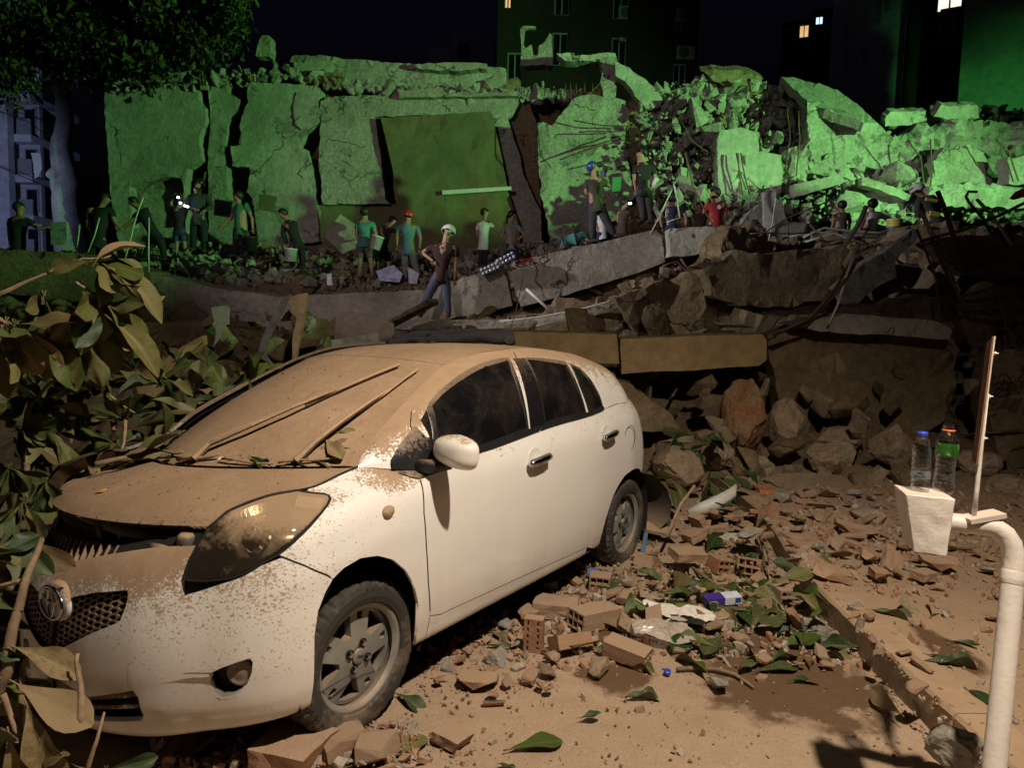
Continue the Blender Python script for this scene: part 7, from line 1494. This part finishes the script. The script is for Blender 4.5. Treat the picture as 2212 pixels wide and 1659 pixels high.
# middle group
person('man in a teal shirt and shorts seen from behind with a tilted white bucket', 15.6, J((788,461),(788,474),(773,482),(804,482),(786,522),(770,504),(776,524),(812,506),(812,524),(778,562),(777,604),(800,562),(806,604)), 'teal', 'khaki', 'B', shorts=True, k=1.0)
person('man in a black shirt and shorts bending right behind the teal shirt man', 15.9, J((846,478),(836,489),(820,490),(846,496),(826,540),(834,506),(850,506),(862,506),(876,502),(816,568),(812,603),(840,568),(842,602)), 'black', 'black', 'R', shorts=True, k=.95)
person('man in a blue shirt, grey trousers and red helmet seen from behind', 15.5, J((882,468),(880,482),(862,490),(900,490),(882,540),(858,512),(858,530),(908,514),(906,536),(876,574),(876,607),(898,574),(908,611)), 'blue', 'grey', 'B', hat='red', k=1.03)
hm = person('man in silver helmet, dark tee and jeans standing astride, hand on hip', 12.55, J((968,503),(962,521),(935,535),(985,535),(952,595),(912,545),(934,563,-.1),(984,570),(982,602),(925,638),(909,684),(965,640),(970,684)), 'maroon', 'jeans', 'F', hat='silver', k=1.0)
person('boy in a white shirt and black trousers seen from the side, hand on his hip', 15.6, J((1047,461),(1046,475),(1034,484),(1058,482),(1044,530),(1030,505),(1040,526),(1070,496),(1086,502),(1040,552),(1036,575),(1048,552),(1046,577)), 'white', 'black', 'R', k=.86)
person('woman with a pony tail in a grey top seen from behind, hand on her hip', 15.6, J((1106,466),(1104,480),(1092,488),(1116,488),(1106,530),(1084,512),(1096,520),(1134,506),(1118,518),(1100,550),(1098,580),(1114,550),(1118,580)), 'grey', 'navy', 'R', long_hair=True, k=.88)
person('person in a teal shirt crouching with rounded back on the long pale beam', 14.8, J((1268,522),(1260,512),(1250,504),(1268,506),(1228,520),(1260,524),(1272,530),(1270,524),(1280,530),(1236,512),(1240,530),(1232,512),(1226,530)), 'teal', 'navy', 'R', k=.95)
cm = person('man in a blue cap and olive shirt astride on the beam holding up a phone', 14.4, J((1281,364),(1284,380),(1268,392),(1304,390),(1290,444),(1266,420),(1284,412),(1320,406),(1300,378),(1280,484),(1280,522),(1312,482),(1330,512)), 'olive', 'darkgrey', 'R', hat='cap', k=1.08)
person('person in a white and green shirt crouching behind the legs of the blue cap man', 15.4, J((1300,450),(1302,462),(1290,470),(1316,470),(1304,506),(1288,490),(1294,504),(1318,488),(1322,504),(1294,520),(1296,530),(1312,520),(1314,530)), 'white', 'navy', 'B', k=.95)
c17 = person('person with bright head torch between the blue cap man and the tall man', 15.2, J((1350,440),(1346,453),(1336,460),(1358,460),(1344,500),(1334,478),(1350,486),(1360,476),(1350,470),(1336,505),(1340,525),(1352,505),(1356,525)), 'brown', 'black', 'R', k=.92)
b = B(); b.lathe([(.001, -.02), (.035, -.015), (.035, .015), (.001, .02)], 10); o = b.obj('head_torch', GLOW, c17, True); o.location = at(1361, 439, 15.0)-Vector(c17.location)
person('tall man in black looking down, standing on the top of the long pale beam', 14.6, J((1387,334),(1388,350),(1372,360),(1408,360),(1390,412),(1370,388),(1374,412),(1416,388),(1412,412),(1388,448),(1390,480),(1402,448),(1408,482)), 'black', 'darkgrey', 'L', k=1.05)
person('man in a navy shirt sitting with his back to the camera among pale rods', 14.6, J((1452,431),(1452,445),(1434,452),(1472,452),(1454,492),(1426,472),(1430,490),(1482,468),(1482,484),(1440,505),(1440,525),(1466,505),(1466,525)), 'navy', 'navy', 'B', k=1.0)
rm = person('man in a red shirt with white chest badge raising a hand to his face', 14.6, J((1545,420),(1546,436),(1528,444),(1566,442),(1546,490),(1518,462),(1528,436),(1566,468),(1562,490),(1534,520),(1534,550),(1556,520),(1556,550)), 'red', 'black', 'L', k=1.03)
b = B(); b.lathe([(.001, 0), (.045, 0), (.045, .006), (.001, .006)], 16, 0, Matrix.Rotation(R(90), 4, 'X')); o = b.obj('chest_badge', CL['white'], rm); o.location = at(1553, 447, 14.42)-Vector(rm.location)
person('dark person crouching just left of the man in the red shirt', 14.9, J((1512,448),(1512,460),(1500,466),(1526,466),(1512,500),(1494,484),(1500,498),(1528,484),(1522,498),(1502,515),(1502,535),(1520,515),(1520,535)), 'brown', 'black', 'L', k=.95)
person('man in a brown shirt in the dark hollow under two leaning beams', 15.5, J((1819,446),(1819,458),(1804,466),(1832,464),(1816,496),(1800,480),(1796,496),(1836,478),(1834,496),(1808,520),(1808,545),(1824,520),(1826,545)), 'brown', 'darkgreen', 'B', k=.95)
person('man in a white tee seen from behind holding a yellow banded bucket', 14.6, J((1884,444),(1883,456),(1866,464),(1902,462),(1876,498),(1862,482),(1856,496),(1916,474),(1932,473),(1866,525),(1864,555),(1888,525),(1890,555)), 'white', 'black', 'B', k=1.0)
person('firefighter in dark jacket with yellow stripes and white helmet on the ridge', 12.0, J((1984,412),(1994,424),(1984,432),(2014,426),(2016,470),(1982,452),(1984,474),(2028,448),(2024,470),(2006,500),(2004,525),(2026,500),(2030,525)), 'darkgrey', 'black', 'L', hat='white', sleeve='long', k=.92)
YEL = plain('reflective_yellow', (.6, .6, .1), .5)
ff = [o for o in bpy.data.objects if o.get('label', '').startswith('firefighter')][0]
b = B(); b.box((-.10, -.02, -.025), (.10, .02, .025)); o = b.obj('reflective_stripe', YEL, ff); o.location = at(2012, 432, 11.82)-Vector(ff.location); o.rotation_euler = (0, R(8), 0); o = o.copy(); COL.objects.link(o); o.location = at(2018, 462, 11.8)-Vector(ff.location); o.scale = (.8, 1, 1.6)
# things they carry or that lie around them
def bucket(label, u, v, d, r, h, mat, rot=(0, 0, 0), band=None):
    t = thing('bucket', label, 'bucket', at(u, v, d), tuple(R(a) for a in rot)); b = B(); b.lathe([(r*.82, -h/2), (r*.99, h/2), (r*1.05, h/2), (r*1.05, h/2-.02), (r*.93, h/2-.03), (r*.78, -h/2+.01), (.001, -h/2+.01)], 20); b.obj('pail', mat, t, True)
    b = B(); b.tube([(r*1.02*math.cos(w), 0, h/2-.02+r*.9*math.sin(w)) for w in np.linspace(0, math.pi, 12)], .006, 5); b.obj('handle', STEEL, t, True)
    for i, (z0, z1, mt) in enumerate(band or []):
        b = B(); f = lambda z: r*(.905+.17*z/h)+.004; b.lathe([(f(z0), z0), (f(z1), z1)], 20, 0, None, False); b.obj('label_band', mt, t, True)
    return t
WHP = plain('white_plastic', (.66, .66, .66), .4, dust=.3)
bucket('white bucket held by the bending man in black', 628, 551, 14.7, .14, .27, WHP); bucket('tilted white bucket held by the man in the teal shirt', 813, 524, 15.3, .14, .30, WHP, (0, 14, 0))
bucket('dark bucket standing right of the man in the green shirt', 541, 527, 15.0, .16, .30, plain('black_plastic_pail', (.02, .02, .02), .5)); bucket('yellow, blue and white bucket held by the man in the white tee', 1931, 496, 14.2, .15, .42, WHP, (0, 0, 0), [(.05, .19, plain('label_yellow', (.6, .5, .06), .5)), (-.06, .045, plain('label_blue', (.05, .10, .40), .5))])
tag(slab('green_board', [(1323,383),(1343,381),(1340,412),(1322,414)], 14.0, .02, plain('green_card', (.03, .20, .05), .7), edge=.002, rough=0), 'small green square board right of the blue cap man', 'board')
b = B(); b.box((-.04, -.01, -.08), (.04, .01, .08)); o = b.obj('phone', plain('phone_blue', (.05, .08, .16), .3), None); o.location = at(1301, 375, 14.3); tag(o, 'phone held up in front of the face of the blue cap man', 'phone')
b = B(); b.tube([at(1418, 385, 14.3)-at(1418, 385, 14.3), at(1410, 405, 14.3)-at(1418, 385, 14.3)], [.05, .03], 8); o = b.obj('white_cloth', CL['white'], None, True); o.location = at(1418, 385, 14.3); tag(o, 'white rag in the hand of the tall man in black', 'cloth')
CLEARP = plain('clear_plastic', (.35, .40, .46), .12, 0, .3, 30, 'obj', .5, 60)
for i, (u, v, a, lb) in enumerate([(1058, 577, 25, 'pack of clear water bottles lying at the lower end of the long beam, left one'), (1092, 556, 30, 'pack of clear water bottles lying higher on the long beam, right one')]):
    t = thing('water_bottle_pack', lb, 'bottle pack', at(u, v, 12.8), (0, R(-a), 0))
    for x in range(5):
        for z in range(2):
            b = B(); b.lathe([(.03, 0), (.034, .03), (.034, .15), (.014, .20), (.014, .22), (.001, .22)], 8, 0, Matrix.Translation((-.16+x*.075, -.02-.01*z, -.07+z*.075)) @ Matrix.Rotation(R(-90), 4, 'X') @ Matrix.Translation((0, 0, -.1))); b.obj('bottle', CLEARP, t, True)
for nm, pts, d, mt, lb, ct in [('red_tarp', [(1110,566),(1150,555),(1156,560),(1118,572)], 12.9, CL['red'], 'red strip lying on the long beam beside the water bottle packs', 'strip'), ('rubble_sheet', [(700,510),(735,462),(775,490),(770,535),(740,548)], 16.8, CONC, 'grey square panel propped up on rubble behind the teal shirt man', 'panel'), ('paper_scrap', [(706,592),(716,590),(718,615),(706,616)], 13.2, WHP, 'white upright scrap on the sagging beam', 'paper'), ('plastic_sheet', [(812,585),(850,572),(870,592),(862,610),(820,606)], 15.3, plain('blue_white_plastic', (.30, .36, .62), .4, var=.5), 'bluish plastic sheets between the feet of the middle men', 'plastic sheet'), ('plastic_sheet', [(880,575),(905,590),(900,614),(884,612)], 15.2, plain('pale_plastic', (.5, .52, .62), .4, var=.4), 'pale plastic sheet behind the legs of the blue shirt man', 'plastic sheet'),
                               ('brown_board', [(560,418),(598,424),(592,458),(558,452)], 18.5, BOARD, 'brown board hanging off the wall above the dark bucket', 'board'), ('hanging_banner', [(67,330),(87,330),(90,362),(84,380),(75,385),(72,355)], 24., plain('pale_banner', (.55, .55, .52), .8), 'white torn banner hanging beside the pale apartment building', 'banner'), ('white_bundle', [(108,480),(142,478),(144,520),(132,530),(110,528)], 14.2, plain('pale_bundle', (.25, .28, .28), .7, var=.5, scale=20), 'pale bundle held out by the man at the far left', 'bundle')]:
    tag(slab(nm, pts, d, .03, mt, edge=.012, rough=.01, h=.12), lb, ct)
tag(slab('orange_scoop', [(2186,428),(2200,412),(2230,398),(2230,420),(2196,430)], 8.6, .06, plain('orange_paint', (.55, .07, .01), .45, kind='pos'), edge=.004, rough=0), 'orange painted metal edge reaching into the picture at the right', 'machine part')
# ------------------------------------------------------------------ bent white pipe with hanging block, sign and bottles
WPAINT = plain('chipped_white_paint', (.66, .61, .55), .5, 0, .12, 9, 'pos', .5, 45, dust=.5, lo=.75, hi=1.0)
D0 = 2.36
t = thing('bent_pipe_post', 'white painted bent pipe post standing on the pavement at the right edge', 'post', ray_z(2138, 1790, .12)); org = Vector(t.location)
rim = [(2138,1800,1.94),(2148,1659,1.976),(2158,1560,2.002),(2168,1460,2.029),(2178,1360,2.056),(2186,1270,2.074),(2190,1225,2.083),(2189,1200,2.087),(2183,1175,2.091),(2170,1155,2.100),(2152,1142,2.109),(2132,1136,2.118),(2110,1134,2.127),(2085,1132,2.136),(2050,1129,2.154),(2010,1126,2.172)]
b = B(); b.tube([at(*q)-org for q in rim], [.0305]*len(rim), 24); b.obj('pipe', WPAINT, t, True)
b = B(); P = at(2188, 1247, 2.078)-org; dn = (at(2186, 1270, 2.074)-at(2190, 1225, 2.083)).normalized(); M = Matrix.Translation(P) @ dn.to_track_quat('Z', 'Y').to_matrix().to_4x4(); b.lathe([(.031, -.02), (.0332, -.012), (.0320, -.004), (.0338, .004), (.0325, .012), (.031, .02)], 24, 0, M, False); b.obj('weld_seam', WPAINT, t, True)
b = B(); b.lathe([(.11, 0), (.11, .008), (.001, .008)], 20); o = b.obj('base_flange', WPAINT, t, True)
# sign seen almost edge on
pl = B(); c0, c1 = at(2095, 1112, 2.127)-org, at(2150, 1124, 2.114)-org; pl.box((-.055, -.03, -.004), (.055, .03, .010), 0, Matrix.Translation((c0+c1)*.5+Vector((0, 0, .0))) @ Matrix.Rotation(R(-12), 4, 'Y')); pl.obj('foot_plate', WPAINT, t)
b = B(); b.tube([at(2104, 1114, 2.123)-org, at(2110, 1060, 2.123)-org, at(2120, 960, 2.123)-org, at(2132, 850, 2.123)-org], [.0075, .007, .0065, .006], 8); b.obj('sign_stem', WPAINT, t, True)
sg = thing('sign_plate', 'rusty sign plate seen edge on, bolted to the thin stem of the bent pipe', 'sign', at(2127, 915, 2.118)); so = Vector(sg.location)
# plate: long in the viewing direction, thin sideways; leaning like the stem
ed = [(2149, 724), (2110, 1003)]; top, bot = at(2147, 726, 2.109)-so, at(2112, 1003, 2.109)-so; dv = (at(2127, 915, 2.1)-Vector((0, 0, CAM_H))).normalized()*.44-_r2*.036
nn = (top-bot).cross(dv).normalized()*.004
def plate(o_, k):
    q = [bot+dv*.0, bot+dv*.5-(top-bot)*.0, top+dv*.5, top]; vs = [p+nn*o_ for p in q]+[p+nn*(o_+k) for p in q]; return vs, [(0, 3, 2, 1), (4, 5, 6, 7), (0, 1, 5, 4), (1, 2, 6, 5), (2, 3, 7, 6), (3, 0, 4, 7)]
RUST = plain('rusty_sign_back', (.17, .07, .035), .7, 0, .5, 14, 'pos', .5, 50); FADED = plain('faded_sign_paint', (.55, .47, .38), .6, 0, .25, 12, 'pos')
b = B(); b.add(*plate(0, 1.0)); b.obj('plate', [RUST], sg); b = B(); b.add(*plate(-1.2, 1.0)); b.obj('painted_face', [FADED], sg)
for f in (.13, .47, .80):
    b = B(); p = top.lerp(bot, f)+dv*.06; b.tube([p, p+_r2*.022], .003, 6); b.tube([p+_r2*.008, p+_r2*.013], .007, 6); b.obj('bolt', WPAINT, sg)
# hanging tapered block
bl = thing('hanging_block', 'white tapered block on the end of the bent pipe, with two bottles on top', 'block', at(1998, 1130, 2.118)); bo = Vector(bl.location)
F_ = [at(1956, 1068, 2.047)-bo, at(2064, 1080, 2.011)-bo, at(2045, 1203, 2.011)-bo, at(1974, 1192, 2.047)-bo]
dl = at(1931, 1047, 2.172)-bo-F_[0]; dl2 = at(1950, 1167, 2.154)-bo-F_[3]
Bk = [F_[0]+dl, F_[1]+dl, F_[2]+dl2, F_[3]+dl2]
b = B(); b.add(F_+Bk, [(3, 2, 1, 0), (4, 5, 6, 7), (0, 1, 5, 4), (1, 2, 6, 5), (2, 3, 7, 6), (3, 0, 4, 7)])
o = b.obj('block_body', WPAINT, bl); bm = bmesh.new(); bm.from_mesh(o.data); bmesh.ops.recalc_face_normals(bm, faces=bm.faces); bmesh.ops.subdivide_edges(bm, edges=bm.edges, cuts=14, use_grid_fill=True)
for v in bm.verts: v.co += mnoise.noise_vector((v.co+bo)*28)*.0022
bm.to_mesh(o.data); bm.free(); bv = o.modifiers.new('bevel', 'BEVEL'); bv.width = .002; bv.limit_method = 'ANGLE'
# bottles
def pet(name):
    m = bpy.data.materials.new(name); m.use_nodes = True; t_ = m.node_tree; t_.nodes.clear(); out = nd(t_, 'OutputMaterial'); co = coords(t_, 'obj')
    tr = nd(t_, 'BsdfTransparent'); tr.inputs[0].default_value = (.90, .92, .93, 1); g = nd(t_, 'BsdfGlossy'); g.inputs['Roughness'].default_value = .05
    lw = nd(t_, 'LayerWeight'); lw.inputs[0].default_value = .35; bp = bump(t_, noise(t_, coords(t_, 'obj', (1, 1, 2.2)), 60, 2, .5), .6, .004); t_.links.new(bp, g.inputs['Normal']); t_.links.new(bp, lw.inputs['Normal'])
    mx = nd(t_, 'MixShader'); t_.links.new(ramp(t_, lw.outputs['Facing'], 0, 1, .05, .75), mx.inputs[0]); t_.links.new(tr.outputs[0], mx.inputs[1]); t_.links.new(g.outputs[0], mx.inputs[2]); t_.links.new(mx.outputs[0], out.inputs[0]); return m
PET = pet('clear_bottle_plastic')
BLUECAP = plain('blue_cap', (.03, .06, .42), .4, bst=0); ORANGE = plain('orange_ring', (.8, .16, .02), .4, bst=0)
def bottle(label, u, v, d, prof, tilt): 
    t = thing('bottle', label, 'bottle', at(u, v, d), tilt); t.scale = (.89, .89, .89); b = B(); b.lathe(prof, 28, 0, None, False); b.obj('bottle_body', PET, t, True); b = B(); b.lathe([(prof[0][0]-.003, .004), (.001, .010)], 28, 0, None, False); b.obj('bottle_base', PET, t, True); return t
ripple = lambda r0, z0, z1, n, a: [(r0+a*math.sin(i*math.pi), z) for i, z in enumerate(np.linspace(z0, z1, n))]+[]
wat = [(.024, 0), (.0295, .006), (.0305, .02), (.030, .035), (.0290, .037), (.0305, .045), (.0305, .075), (.0292, .078), (.0303, .084), (.029, .088), (.0303, .094), (.029, .098), (.0303, .104), (.0300, .125), (.0295, .140), (.027, .158), (.022, .175), (.016, .186), (.0135, .190), (.0135, .196)]
w = bottle('small clear water bottle with blue cap standing on the white block', 1987, 1060, 2.109, wat, (0, R(-1.5), 0))
b = B(); b.lathe([(.0155, .188), (.0165, .190), (.0165, .203), (.015, .206), (.001, .206)], 24); b.obj('cap', BLUECAP, w, True)
LBL = plain('label_film', (.55, .60, .62), .4, bst=0)
b = B(); b.lathe([(.0309, .046), (.0309, .074)], 28, 0, None, False); m_, t_, bs_ = nmat('clear_label'); bs_.inputs['Alpha'].default_value = .25; bs_.inputs['Base Color'].default_value = (.5, .55, .6, 1); b.obj('label', m_, w, True)
LG = plain('label_green_print', (.02, .16, .05), .5, bst=0); LB_ = plain('label_blue_print', (.03, .07, .30), .5, bst=0)
fdv = Vector((0-1.49, -2.4, 0)).normalized(); fa = math.atan2(fdv.y, fdv.x)
def wrap(r, a0, z, s): return lambda x, y: (r*math.cos(a0+x*s/r), r*math.sin(a0+x*s/r), z+y*s)
f = wrap(.0314, fa-.02, .062, 1); b = B(); pts = [f(.011*math.cos(q), max(0, .009*math.sin(q))) for q in np.linspace(0, math.pi, 14)]; b.add([f(0, 0)]+pts, [(0, i, i+1) for i in range(1, 14)]); b.obj('label_emblem', LG, w)
def text_on(txt, r, a0, z, size, mat, parent, nm='lettering'):
    cu = bpy.data.curves.new('lettering', 'FONT'); cu.body = txt; cu.size = size; cu.align_x = 'CENTER'; cu.extrude = .0002; cu.resolution_u = 2; ob = bpy.data.objects.new('lettering', cu); COL.objects.link(ob)
    dg = bpy.context.evaluated_depsgraph_get(); me = bpy.data.meshes.new_from_object(ob.evaluated_get(dg)); bpy.data.objects.remove(ob); me.name = nm
    for v in me.vertices:
        x, y, zz = v.co; v.co = ((r+zz)*math.cos(a0+x/r), (r+zz)*math.sin(a0+x/r), z+y) if r else (x, y, zz)
    me.materials.clear(); me.materials.append(mat); return obj(nm, me, parent=parent)
text_on('minalba', .0315, fa-.02, .053, .011, LB_, w)
b = B(); g_ = wrap(.0314, fa-.55, .056, 1); b.tube([g_(.0045*math.cos(q), .0045*math.sin(q)) for q in np.linspace(0, 2*math.pi, 13)], .0006, 4, 0, False); b.obj('label_ring', LB_, w)
b = B(); b.lathe([(.0312, .0475), (.0312, .0485)], 28, 0, None, False); b.obj('label_line', plain('label_gold', (.45, .3, .05), .5, bst=0), w)
gat = [(.030, 0), (.0345, .006), (.0355, .02), (.0340, .045), (.0305, .085), (.0320, .115), (.0345, .128), (.0335, .131), (.0355, .140), (.0355, .165), (.0345, .175), (.031, .190), (.025, .204), (.0185, .212), (.0175, .216), (.0175, .234), (.0185, .236), (.0175, .238), (.0172, .240)]
g2 = bottle('taller empty drink bottle with green label and orange neck ring', 2036, 1064, 2.127, gat, (0, R(1.2), 0))
b = B(); b.lathe([(.0358, .131), (.0361, .140), (.0361, .152), (.0358, .154), (.0361, .156), (.0361, .168), (.0352, .176)], 28, 0, None, False)
m_, t_, bs_ = nmat('green_label'); co = coords(t_, 'obj', (1, 1, .6)); t_.links.new(mixc(t_, ramp(t_, noise(t_, co, 26, 3, .5, 1.5), .52, .58), mixc(t_, ramp(t_, noise(t_, co, 50, 3), .4, .6), (.03, .13, .015), (.015, .08, .012)), (.22, .26, .09)), bs_.inputs['Base Color']); bs_.inputs['Roughness'].default_value = .35; b.obj('label', m_, g2, True)
b = B(); b.lathe([(.0180, .216), (.0205, .217), (.0205, .2215), (.0180, .2225)], 24, 0, None, False); b.obj('neck_ring', ORANGE, g2, True)
text_on('500', .0364, fa+.15, .137, .008, plain('label_white_print', (.6, .62, .58), .5, bst=0), g2)
# bottles in the litter
for lb, (u, v), z, sc, rot in (('crushed clear bottle with blue label lying by the rear wheel', (1300, 1243), .06, 1.35, (90, 0, 62)), ('clear bottle lying against the end of the kerb', (1667, 1194), .08, 1.0, (90, 0, 35))):
    t = thing('bottle', lb, 'bottle', ray_z(u, v, z), tuple(R(a) for a in rot)); t.scale = (sc, sc*.8, sc); b = B(); b.lathe(wat, 20, 0, Matrix.Translation((0, 0, -.1)), False); b.obj('bottle_body', PET, t, True)
    if 'blue' in lb: b = B(); b.lathe([(.0311, -.06), (.0311, -.01)], 20, 0, None, False); b.obj('label', plain('faded_blue_label', (.10, .14, .30), .5), t, True)
b = B(); b.lathe([(.016, 0), (.0165, .002), (.0165, .014), (.014, .017), (.001, .017)], 20); o = b.obj('discarded_lid', BLUECAP, None, True); o.location = ray_z(1441, 1455, .012); o.rotation_euler = (R(20), 0, 0); tag(o, 'blue bottle cap lying on the bare road', 'bottle cap')
# medicine carton, paper and bag
cx_ = thing('carton', 'small white and violet carton lying on the litter', 'carton', ray_z(1561, 1294, .06), (R(6), R(-4), R(8))); b = B(); b.box((-.0, -.035, -.022), (.10, .035, .022)); b.obj('white_half', plain('carton_white', (.55, .60, .68), .5), cx_); b = B(); b.box((-.11, -.0352, -.0222), (-.001, .0352, .0222)); b.obj('violet_half', plain('carton_violet', (.06, .03, .26), .45), cx_)
b = B(); b.box((.06, -.0365, -.012), (.095, -.0355, .016)); b.obj('blue_patch', plain('carton_blue', (.03, .06, .30), .5), cx_)
b = B()
for k in range(3): b.box((-.095, -.0366, .006-k*.009), (-.05+k*.008, -.0356, .009-k*.009))
o = b.obj('print_lines', CL['white'], cx_); o['kind'] = 'stuff'
def crumple(name, label, cat, u, v, w, dpt, hgt, mat, seed, n=22, rot=0):
    vs = []; fs = []
    for i in range(n+1):
        for j in range(n+1):
            x, y = (i/n-.5)*w, (j/n-.5)*dpt; q = Vector((x*9, y*9, seed)); e = 1-.5*max(abs(i/n-.5), abs(j/n-.5))*2
            vs.append((x+mnoise.noise(q*1.3)*.03, y+mnoise.noise(q*1.1+Vector((5, 0, 0)))*.03, .015+hgt*e*(abs(mnoise.noise(q*.8))*1.3+.35*abs(mnoise.noise(q*2.4)))))
    for i in range(n):
        for j in range(n): fs.append((i*(n+1)+j, (i+1)*(n+1)+j, (i+1)*(n+1)+j+1, i*(n+1)+j+1))
    o = obj(name, vs, fs, mat); o.location = ray_z(u, v, .03); o.rotation_euler = (0, 0, R(rot)); return tag(o, label, cat)
BAG = pet('plastic_bag_film'); 
m_ = bpy.data.materials.new('milky_bag'); m_.use_nodes = True; t_ = m_.node_tree; bs_ = t_.nodes['Principled BSDF']; bs_.inputs['Base Color'].default_value = (.50, .43, .36, 1); bs_.inputs['Roughness'].default_value = .28; bs_.inputs['Alpha'].default_value = .72
crumple('plastic_bag', 'crumpled milky plastic bag in front of the torn paper', 'plastic bag', 1430, 1372, .30, .24, .11, m_, 3)
crumple('torn_paper', 'torn white paper sack with black print, behind the plastic bag', 'paper', 1468, 1332, .36, .16, .07, plain('white_paper', (.66, .62, .56), .7), 9, rot=-14)
crumple('black_wrapping', 'black glossy wrapping under the torn white paper', 'wrapping', 1485, 1352, .18, .12, .06, plain('black_film', (.02, .02, .02), .25), 14, rot=-20)
tag(slab('white_tile', [(1518,1163),(1535,1150),(1600,1152),(1630,1163),(1622,1180),(1565,1174)], 5.2, .025, plain('dusty_tile', (.52, .50, .42), .5, kind='pos', dust=.3), edge=.004, rough=0, h=.1, back=(0, .3, -1)), 'broken white tile lying on the litter behind the road', 'tile')
kn = thing('pocket_tool', 'small silver and red pocket tool lying on the road right of the front wheel', 'tool', ray_z(1066, 1519, .012), (0, 0, R(8))); b = B(); b.box((-.045, -.007, -.006), (.045, .007, .002)); b.obj('red_handle', plain('red_handle_paint', (.28, .03, .02), .4), kn); b = B(); b.box((-.045, -.0075, .0025), (.05, .0075, .007)); b.obj('silver_side', CHROME, kn)
# curved white trim strip lying behind the car, blue strip by the wheel
b = B(); P = [at(1487, 1108, 5.5), at(1520, 1098, 5.5), at(1555, 1084, 5.5), at(1580, 1066, 5.55), at(1590, 1048, 5.6)]; b.tube([p-P[0] for p in P], [.03, .055, .06, .045, .012], 8); o = b.obj('curved_trim', PALESTEEL, None, True); o.location = P[0]; tag(o, 'curved pale plastic trim lying behind the rear of the car', 'car part')
tag(slab('blue_strip', [(1384,1192),(1392,1150),(1400,1152),(1394,1195)], 4.75, .01, plain('blue_plastic', (.10, .17, .28), .5, kind='pos'), edge=.003, rough=0), 'pale blue plastic strip standing behind the rear wheel', 'plastic strip')
# black cloth roll on the car roof
b = B(); BC = cloth('black_roll', (.012, .012, .015)); c = CARM @ Vector((-1.15, -.12, 1.575)); ax = (CARM.to_3x3() @ Vector((-.25, 1, 0))).normalized()
ax = _r2.copy(); ct = at(1010, 733, 4.25)
rolls = [((925, 731), (1112, 729), 15, .0), ((890, 722), (1105, 720), 10, .05), ((836, 740), (960, 732), 10, -.03), ((850, 728), (930, 722), 9, .06)]
cl = thing('rolled_cloth', 'black cloth roll lying folded on the car roof', 'cloth', ct)
for (a_, b_, th, dz) in rolls:
    q = B(); A0, A1 = at(*a_, 4.25+dz)-ct, at(*b_, 4.25+dz)-ct; r0 = th*4.25/FOC; pts = [A0.lerp(A1, k)+Vector((0, 0, .008*math.sin(9*k+th))) for k in np.linspace(0, 1, 26)]; q.tube(pts, [r0*(.35 if i in (0, 25) and th < 12 else 1)*(.85+.25*abs(mnoise.noise((i*.45, th, 0)))) for i in range(26)], 14)
    for i, v in enumerate(q.v): q.v[i] = tuple(Vector(v)+mnoise.noise_vector(Vector(v)*14+Vector((th, 0, 0)))*.012)
    q.obj('cloth_fold', BC, cl, True)
q = B(); pts = [(at(1100, 735, 4.16)-ct)+Vector((0, 0, 0))+_r2*(.030*(1-s)*math.cos(14*s))+_u2*(.028*(1-s)*math.sin(14*s)) for s in np.linspace(0, .9, 40)]; q.tube(pts, .004, 5); q.obj('roll_end', plain('grey_hem', (.05, .05, .055), .9), cl, True)
# cables in the air at the left
for i, (pts, lb) in enumerate([([(-40,208,26),(60,240,26),(150,300,26)], 'thin cable crossing the pale building, upper one'), ([(-40,228,26),(60,262,26),(160,330,26)], 'thin cable crossing the pale building, middle one'), ([(-40,345,26),(60,385,26),(140,420,26)], 'thin cable crossing the pale building, lowest one')]): bar('cable', pts, .015, DARKHOLE, lb, 'cable', None, 0, 4)
